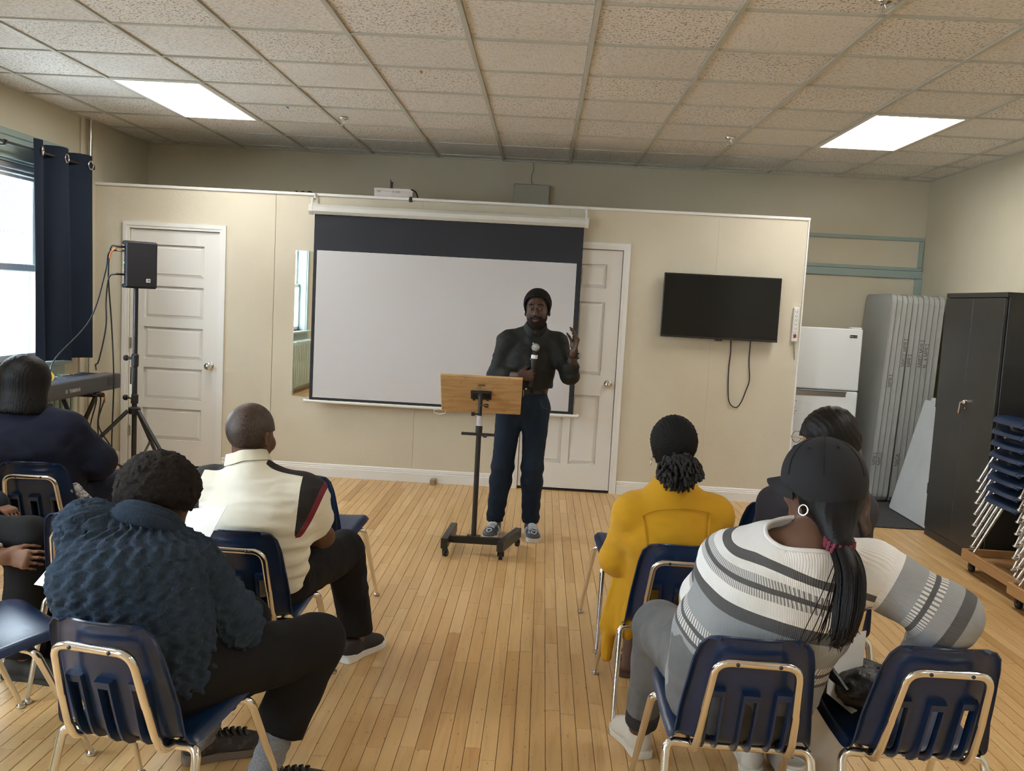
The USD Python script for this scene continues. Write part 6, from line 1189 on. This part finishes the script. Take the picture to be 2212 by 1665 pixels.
obj('sweater', solid(TB+[(rc(shl, ell_, .062, .055), .03), (rc(ell_, wl, .052, .045), .03), (rc(shr, elr, .064, .058), .03), (rc(elr, wr+(elr-wr)*.15, .055, .046), .03)], .007, grow=.010, disp=wrinkle(.004, (10, 10, 10), 30), cut=[lambda P: np.where(np.linalg.norm(P-wr, axis=1) < .2, (P-(wr+(elr-wr)*.16))@unit(wr-elr), -1), lambda P: .45-P[:, 2]]), M('navy_knit', (.015, .020, .034), .95, bump=(300, .6, ONE, .002)), t, smooth=True)
obj('cuff', solid([(rc(wr+(elr-wr)*.10, wr+(elr-wr)*.2, .040, .042), .01)], .005, grow=.004, cut=[plane(wr+(elr-wr)*.07, wr-elr)]), mt['paper'], t, smooth=True)
obj('trousers', solid([(rc(hl, kl, .098, .085), .05), (rc(hr, kr, .10, .088), .05), (rc(kl, al, .078, .07), .03), (rc(kr, ar, .080, .074), .03), (ecap(pv-A3(0, 0, .03), pv+A3(0, 0, .05), (.18, .13), (.17, .12), A3(0, 1, 0)), .04)], .007, grow=.004, disp=wrinkle(.004, (10, 10, 10), 31), cut=[lambda P: .10-P[:, 2]]), mt['black_cloth'], t, smooth=True)
shoe(t, (-2.04, 3.33), (-1.78, 3.31), ar, mt['rubber'], mt['rubber'], L=.28); shoe(t, (-2.03, 3.46), (-1.77, 3.46), al, mt['rubber'], mt['rubber'], L=.28)

# ---------------------------------------------------------------- the speaker at the lectern
t = person('man in a dark green shirt and jeans speaking into a microphone before the screen')
H = Head(A3(-.042, 5.84, 1.525), yaw=174, pitch=3, roll=3, size=1.0)
pv, wa, ch, top, nk = A3(-.100, 5.90, .93), A3(-.090, 5.90, 1.06), A3(-.070, 5.89, 1.21), A3(-.062, 5.885, 1.31), A3(-.052, 5.88, 1.385)
# on the picture's left is his right arm, which holds the microphone
shR, shL = A3(-.225, 5.88, 1.305), A3(.100, 5.88, 1.315); elR, wrR = A3(-.290, 5.86, 1.085), A3(-.135, 5.715, 1.098); elL, wrL = A3(.190, 5.80, 1.115), A3(.208, 5.70, 1.275)
hR, hL, kR, kL, aR, aL = A3(-.188, 5.90, .87), A3(-.012, 5.90, .87), A3(-.215, 5.89, .47), A3(-.018, 5.90, .48), A3(-.252, 5.95, .09), A3(-.010, 5.97, .09)
TB = torso(pv, wa, ch, top, nk, shL, shR, hip=(.155, .105), wa=(.145, .10), ch=(.165, .112), up=(.145, .08), tr=.044, sr=.056)
AR = arm(shR, elR, wrR, (.052, .043, .027))+arm(shL, elL, wrL, (.052, .043, .027)); LG = leg(hR, kR, aR)+leg(hL, kL, aL)
hr_, er_ = hand(wrR, A3(1, -.05, .12), A3(0, 1, .0), A3(0, 0, 1), (62, 66, 70, 74), bend=(1., 1.25, .8), th=(.55, .75, .45), k=.98)
hl_, el2 = hand(wrL, A3(.16, -.06, 1), A3(-1, -.25, .05), A3(0, 1, 0), (32, 35, 38, 42), bend=(1., .4, .3), spread=-3.6, th=(-.10, .95, .45), k=1.04)
body = obj('body', solid(H.prims(nk, .053, face=True)+TB+AR+LG+hr_+hl_, .0044, grow=-.0015, smooth=1), mt['sk1'], t, smooth=True)
ew = M('eye_white', (.24, .20, .18), .25); ei = M('eye_iris', (.012, .007, .005), .15)
for x in (-1, 1):
    e_ = obj('eye', solid([(H.e((x*.031, .0760, .0112), (.0125,)*3), .001)], .003), ew, t, smooth=True); obj('iris', solid([(H.e((x*.031-.002, .0850, .0108), (.0060, .0045, .0060)), .001)], .0016), ei, e_, smooth=True)
    obj('eyebrow', solid([(H.c_((x*.015, .0925, .0385), (x*.034, .0895, .0420), .0036, .0040), .004), (H.c_((x*.034, .0895, .0420), (x*.050, .078, .0355), .0040, .0025), .004)], .0022, disp=lambda P: .0008*np.sin(P[:, 0]*1500)), mt['afro'], t, smooth=True)
lips = M('lips', (.19, .075, .062), .4)
obj('upper_lip', solid([(H.c_((-.020, .0965, -.0525), (-.004, .1025, -.0500), .0030, .0046), .003), (H.c_((.004, .1025, -.0500), (.020, .0965, -.0525), .0046, .0030), .003)], .002), M('lip_dark', (.075, .034, .028), .4), t, smooth=True)
obj('lower_lip', solid([(H.c_((-.017, .0955, -.0610), (0, .1010, -.0655), .0036, .0062), .003), (H.c_((0, .1010, -.0655), (.017, .0955, -.0610), .0062, .0036), .003)], .002), lips, t, smooth=True)
obj('mouth_gap', solid([(H.c_((-.015, .0972, -.0565), (.015, .0972, -.0565), .0030, .0030), .002)], .0016), mt['dark_gap'], t, smooth=True)
FA = [(p[0], p[1]) for p in H.prims(nk, .053, face=True)[:7]]
noi = lambda a, f: (lambda P: a*(meshkit.noise(P*f)-.5))
def beard_cut(P):
    l = H.loc(P); x = np.abs(l[:, 0]); m1 = l[:, 2]-(-.030-.42*np.maximum(.050-x, 0)*1.0+1.6*np.maximum(x-.058, 0)); mouth = .026-np.sqrt((l[:, 0]/1.05)**2+((l[:, 2]+.056)/.62)**2); return np.maximum(np.maximum(m1, mouth*1.0), np.maximum(-(l[:, 1]-.0)+0*x, -(l[:, 2]+.135)))
jaw = [(H.e((0, .022, -.030), (.063, .066, .085)), .03), (H.e((0, .052, -.088), (.036, .036, .028)), .03)]
obj('beard', solid(jaw+[(H.e((0, .088, -.058), (.030, .012, .020)), .015)], .0028, grow=.0055, disp=noi(.004, 260), cut=[beard_cut]), mt['afro'], t, smooth=True)
obj('moustache', solid([(H.c_((-.026, .0925, -.0500), (-.006, .1050, -.0405), .0028, .0036), .003), (H.c_((.006, .1050, -.0405), (.026, .0925, -.0500), .0036, .0028), .003), (H.c_((-.027, .090, -.052), (-.029, .088, -.072), .003, .003), .003), (H.c_((.027, .090, -.052), (.029, .088, -.072), .003, .003), .003)], .002, disp=noi(.0015, 400)), mt['afro'], t, smooth=True)
def hair_cut(P):
    l = H.loc(P); x = np.abs(l[:, 0]); line = np.where(l[:, 1] > .028, .086-11.0*np.maximum(x-.026, 0)**2-.9*np.maximum(x-.060, 0), np.interp(l[:, 1], [-.08, -.03, .0, .028], [-.055, -.035, -.012, .03])); return line-l[:, 2]
obj('hair', solid(H.skull()+[(H.e((0, -.024, .050), (.079, .092, .083)), .03)], .0036, grow=.0075, disp=noi(.005, 190), cut=[hair_cut]), mt['hair'], t, smooth=True)
# shirt, tucked in, sleeves rolled
mshirt = M('dark_green_shirt', (.0085, .0098, .0085), .7, bump=(500, .3, ONE, .0008), spec=.35)
fo = wrinkle(.0065, (10, 10, 13), 41)
cut_nk = neck_hole(nk+A3(0, -.01, 0), H.w(0, -.02, -.06)-nk+A3(0, -.02, 0), .058, .066, .02)
bl_ = [(ecap(A3(-.095, 5.895, .995), A3(-.085, 5.895, 1.12), (.162, .118), (.160, .112), A3(1, 0, 0)), .05)]
cutL = elL+(wrL-elL)*.34; cutR = elR+(wrR-elR)*.52
shm = solid(TB[:-1]+[(rc(top, nk-A3(0, 0, .02), .07, .052), .05)]+bl_+[(rc(shR, elR, .060, .050), .04), (rc(elR, cutR, .050, .045), .025), (rc(shL, elL, .060, .052), .04), (rc(elL, cutL, .052, .048), .025)], .0055, grow=.0085, disp=fo, cut=[cut_nk, lambda P: 1.006+.06*(P[:, 0]+.1)-P[:, 2]])
sh_ = obj('shirt', shm, mshirt, t, smooth=True)
for c_, d_, r_ in ((cutR, wrR-elR, .0525), (cutL, wrL-elL, .0555)):
    d_ = unit(d_); s1 = unit(np.cross(d_, A3(0, 0, 1) if abs(d_[2]) < .8 else A3(1, 0, 0))); s2 = np.cross(d_, s1)
    obj('rolled_cuff', solid([(ecap(c_-d_*.022, c_-d_*.004, (r_-.004, r_-.004), (r_-.004, r_-.004), s1), .005)], .004, grow=.004, disp=wrinkle(.002, (40, 40, 40), 5), cut=[plane(c_+d_*.004, d_), plane(c_-d_*.034, -d_)]), mshirt, sh_, smooth=True)
nc, na = nk+A3(0, -.01, 0), H.w(0, -.02, -.06)-nk+A3(0, -.02, 0)
cm, tip1, tip2 = turned_collar(rim(shm, nc, na, .058, .066), na, A3(.05, -1, 0), .024, .036, .034, .14)
obj('collar', cm, mshirt, sh_, smooth=50)
for q in (tip1, tip2): obj('collar_button', lathe([(0, 0), (.0050, 0), (.0050, .002), (0, .003)], 10, (q[0], q[1]-.0025, q[2]+.006), 'y'), mt['white_plastic'], sh_)
line = [(z, x, front_of(shm, x, z)) for z, x in ((1.31, -.056), (1.26, -.060), (1.21, -.064), (1.16, -.069), (1.11, -.076), (1.06, -.081), (1.015, -.085))]
for z, x, y in line[::2]: obj('button', lathe([(0, 0), (.0058, 0), (.0058, .002), (0, .0035)], 10, (x, y-.007, z), 'y'), mt['white_plastic'], sh_)
obj('placket', tube(spline([(x, y-.001, z) for z, x, y in line], 5), .012, 6, flat=.22), mshirt, sh_)
mjn = M('blue_jeans', (.0065, .0135, .027), .8, bump=(500, .4, ONE, .001), spec=.25, var=(6, (.013, .025, .045), (1, 1, .5), .45, .75))
TRs = [(ecap(pv-A3(0, 0, .05), pv+A3(0, 0, .05), (.166, .115), (.152, .106), A3(1, 0, 0)), .04), (rc(hR, kR, .088, .068), .03), (rc(hL, kL, .088, .068), .03), (rc(kR, aR+A3(0, 0, .01), .069, .055), .03), (rc(kL, aL+A3(0, 0, .01), .069, .055), .03), (ell(kR*.72+aR*.28, .068), .03), (ell(kL*.72+aL*.28, .068), .03)]
jn = obj('jeans', solid(TRs, .006, grow=.004, disp=lambda P: wrinkle(.0035, (14, 14, 10), 44)(P)+.004*np.sin(P[:, 2]*85+5*meshkit.noise(P*9))*np.clip(1-np.abs(P[:, 2]-.14)/.12, 0, 1)+.003*np.sin(P[:, 2]*70)*np.clip(1-np.abs(P[:, 2]-.45)/.10, 0, 1), cut=[lambda P: P[:, 2]-.995-.06*(P[:, 0]+.1), lambda P: .085-P[:, 2]]), mjn, t, smooth=True)
for s_, x in ((-1, -.19), (1, -.01)): obj('pocket_seam', tube(spline([(x+s_*.02, 5.79, .955), (x+s_*.035, 5.785, .90), (x+s_*.075, 5.80, .885)], 5), .0018, 5), M(f'denim_thread_{s_+1}', (.05, .06, .08), .8), jn)
bp = [pv+A3(.152*math.cos(a), .108*math.sin(a), .058+.06*.152*math.cos(a)) for a in np.linspace(0, 2*np.pi, 40)]
belt = obj('belt', ribbon(np.array(bp)-A3(0, 0, .014), A3(0, 0, 1), .034, .0045), M('belt_black', (.012, .012, .012), .4), t, smooth=50)
bx = pv+A3(-.015, -.113, .052); obj('buckle', tube([bx+A3(-.020, 0, -.017), bx+A3(.014, 0, -.017), bx+A3(.014, 0, .020), bx+A3(-.020, 0, .020)], .0028, 6, closed=True), mt['brass'], belt)
for x in (-.11, .055): obj('belt_loop', box((pv[0]+x-.006, pv[1]-.118, pv[2]+.036), (pv[0]+x+.006, pv[1]-.106, pv[2]+.085), .002), mjn, jn)
ml = M('lace_pale', (.55, .58, .62), .7); mup = M('trainer_blue_grey', (.035, .05, .085), .6, var=(22, (.34, .36, .38), ONE, .50, .53), bump=(300, .4, ONE, .001)); msol = M('trainer_sole', (.62, .59, .54), .5)
for (hh, tt_, a_) in (((-.240, 6.015), (-.285, 5.745), aR), ((-.015, 6.03), (.022, 5.765), aL)):
    o_, T_, R_ = shoe(t, hh, tt_, a_, mup, msol, L=.285, sole=.030, lace=ml)
    obj('toe_cap', solid([(ell(T_(0, .236, .034), (.0425, .047, .0265), R_), .01)], .0045, cut=[lambda P: .030-P[:, 2]]), M(f'toe_{hh[0]}'.replace('-', 'm').replace('.', '_'), (.06, .062, .07), .55), o_, smooth=True)
    obj('toe_badge', [tube(spline([T_.top(0, .262, .003), T_.top(-.017, .236, .003), T_.top(-.010, .224, .003), T_.top(0, .230, .003), T_.top(.010, .224, .003), T_.top(.017, .236, .003)], 4, closed=True), .0032, 6, closed=True)], ml, o_)
    for s_ in (-1, 1): obj('side_letter', text('N', .030, T_(s_*.046, .13-s_*.012, .040), -s_*R_[:, 1] if False else s_*R_[:, 1], A3(-s_*.35*R_[0, 0], -s_*.35*R_[1, 0], 1), .003, True), ml, o_, smooth=False)
# watch, ring
d_ = unit(wrL-elL); wc = wrL-d_*.030; s1 = unit(np.cross(d_, A3(0, 1, 0))); s2 = np.cross(d_, s1)
wt = obj('watch_strap', tube([wc+.033*(math.cos(a)*s1+math.sin(a)*s2) for a in np.linspace(0, 2*np.pi, 24, endpoint=False)], .0105, 8, closed=True, flat=.35), mt['rubber'], t)
obj('watch_case', cyl(wc+A3(.027, -.012, 0), wc+A3(.037, -.017, .001), .019, 18), mt['rubber'], wt); obj('watch_face', cyl(wc+A3(.0365, -.0168, .001), wc+A3(.0385, -.0178, .001), .015, 18), mt['grey_plastic'], wt)
k_ = wrL+A3(.10, -.05, 1)/np.linalg.norm(A3(.10, -.05, 1))*.088
obj('ring', [tube([ (k_+A3(-.022, -.022, .020))+.0098*(math.cos(a)*A3(.55, 0, .83)+math.sin(a)*A3(0, 1, 0)) for a in np.linspace(0, 2*np.pi, 16, endpoint=False)], .0018, 6, closed=True)], mt['chrome'], t)
# microphone in his hand
t = thing('microphone', 'black handheld microphone with a silver grille in the hand of the speaking man', 'microphone')
m0 = wrR+A3(.083, .036, .012); ax_ = unit(A3(.075, -.06, 1)); mp = lambda s_: m0+ax_*s_
obj('handle', tube([mp(-.08), mp(-.075), mp(.02), mp(.095), mp(.105)], [.0115, .0135, .0155, .0195, .0195], 20), mt['black_metal'], t)
obj('ring', tube([mp(.105), mp(.107), mp(.128), mp(.130)], [.0195, .0215, .0215, .0195], 20), mt['white_plastic'], t); obj('neck', tube([mp(.130), mp(.145), mp(.152)], [.0165, .0175, .022], 20), mt['black_metal'], t)
obj('grille', solid([(ell(mp(.176), (.0265, .0265, .0275)), .001)], .003), M('mic_grille', (.42, .43, .43), .4, .8, bump=(900, 1.0, ONE, .002)), t, smooth=True); obj('grille_band', tube([mp(.176)+.0262*(math.cos(a)*unit(np.cross(ax_, A3(0, 1, 0)))+math.sin(a)*unit(np.cross(ax_, np.cross(ax_, A3(0, 1, 0))))) for a in np.linspace(0, 2*np.pi, 28, endpoint=False)], .003, 8, closed=True), mt['steel'], t)

# ---------------------------------------------------------------- small things among the seats
# shoulder bag on the empty chair at the right
t = thing('shoulder_bag', 'black soft bag with looped straps on the seat of the right-hand chair', 'bag')
mb_ = M('bag_black', (.010, .010, .011), .45, bump=(40, .6, ONE, .01))
obj('bag_body', solid([(ell((1.03, 2.66, .485), (.13, .12, .055)), .03), (ell((1.02, 2.56, .50), (.10, .07, .065)), .04)], .006, disp=wrinkle(.010, (22, 22, 22), 51), cut=[lambda P: .438-P[:, 2]-.0*P[:, 0]]), mb_, t, smooth=True)
for k in range(3): obj('strap', tube(spline([(.93+.02*k, 2.72, .49), (.905+.012*k, 2.66-.02*k, .545+.02*k), (.90, 2.57, .56-.012*k), (.93, 2.50+.01*k, .52)], 7), .007, 8, flat=.5), mb_, t)
# paper sheets
c4 = [at(1798, 1388, y=2.60), at(1872, 1362, y=2.68), at(1846, 1545, y=2.62), at(1788, 1500, y=2.54)]
g_ = np.array([[(c4[0]*(1-u)+c4[1]*u)*(1-v)+(c4[3]*(1-u)+c4[2]*u)*v+A3(0, .012*math.sin(3*u+2*v), 0) for u in np.linspace(0, 1, 7)] for v in np.linspace(0, 1, 7)])
tag(obj('sheet_of_paper', sheet(g_[..., 0], g_[..., 1], g_[..., 2], .001), mt['paper'], smooth=60), 'white sheet hanging beside the woman in the striped sweater', 'paper')
t = thing('sheet_of_paper', 'printed sheet poking out beside the blue sweater at the left', 'paper')
c0, c1, c2 = at(73, 1262, y=2.55), at(122, 1205, y=2.75), at(128, 1272, y=2.52); c3 = c1+(c2-c0); n_ = unit(np.cross(c2-c0, c1-c0)); n_ = n_ if n_[2] > 0 else -n_
e1, e2 = (c2-c0)*3.2, (c1-c0)*2.2; P4 = np.array([c0, c0+e1, c0+e1+e2, c0+e2]); obj('page', tm(m3.Manifold.hull_points(np.vstack([P4, P4-n_*.001]))), mt['paper'], t, smooth=False)
for k in range(16):
    a = .12+.048*k; obj('text_line', tm(m3.Manifold.hull_points(np.array([c0+e2*(a+da)+e1*b+n_*h_ for da in (0, .014) for b in (.06, .06+.34-.1*(k % 4 == 3)) for h_ in (.0002, .0005)]))), mt['ink'], t, smooth=False)
# coffee cup on the floor
cb = at(1714, 1646, z=.135)
t = thing('coffee_cup', 'red paper coffee cup with a white lid on the floor among chair legs', 'cup', (cb[0], cb[1], 0))
obj('cup', lathe([(0, .001), (.029, .001), (.030, .004), (.040, .122), (.0415, .124)], 28), M('cup_red', (.42, .015, .025), .4), t); obj('lid', lathe([(.0425, .118), (.0435, .124), (.0425, .130), (.040, .131), (.039, .137), (.036, .139), (.034, .136), (.012, .135), (0, .135)], 28), mt['white_plastic'], t); obj('sip_hole', box((-.006, .022, .1355), (.006, .027, .1372), .001), mt['rubber'], t)
# water bottle at the left
wb = at(30, 1333, z=0)
t = thing('water_bottle', 'clear plastic water bottle standing on the floor at the left edge', 'bottle', (wb[0]-.0, wb[1], 0))
mgl = usdkit.material(stage, '/World/Looks/clear_plastic', {'t': ('transparent_bsdf', {'color': (.82, .88, .92)}), 'g': ('glossy_bsdf', {'roughness': .05, 'color': (.9, .95, 1)}), 'm': ('mix_closure', {'fac': .16})}, [('t.BSDF', 'm.closure1'), ('g.BSDF', 'm.closure2')], surface='m.closure')
obj('bottle', lathe([(0, .002), (.027, .002), (.031, .008), (.031, .05), (.029, .055), (.031, .06), (.031, .13), (.029, .135), (.031, .14), (.030, .155), (.014, .192), (.0125, .198)], 24), mgl, t); obj('label', lathe([(.0315, .065), (.0315, .125)], 24), M('label_pale', (.55, .60, .66), .5, var=(90, (.25, .33, .45), (1, 1, .3), .5, .56)), t); obj('cap', lathe([(.014, .197), (.0145, .199), (.0145, .213), (0, .214)], 18), mt['white_plastic'], t)
# pale bag standing between the two right-hand chairs
t = thing('paper_bag', 'pale crumpled carrier bag standing on the floor between the two nearest right-hand chairs', 'bag', (.985, 2.98, 0))
obj('bag_body', solid([(box_sd((0, 0, .26), (.105, .10, .255), r=.02), .01)], .007, disp=wrinkle(.010, (14, 14, 10), 61), cut=[lambda P: P[:, 2]-.50-.02*np.sin(P[:, 0]*40), lambda P: .001-P[:, 2]]), M('bag_pale', (.50, .46, .41), .65), t, smooth=True)
for s_ in (-1, 1): obj('bag_handle', tube(spline([(-.05, s_*.08, .48), (-.04, s_*.085, .56), (.03, s_*.085, .57), (.05, s_*.08, .48)], 6), .004, 6), mt['paper'], t)
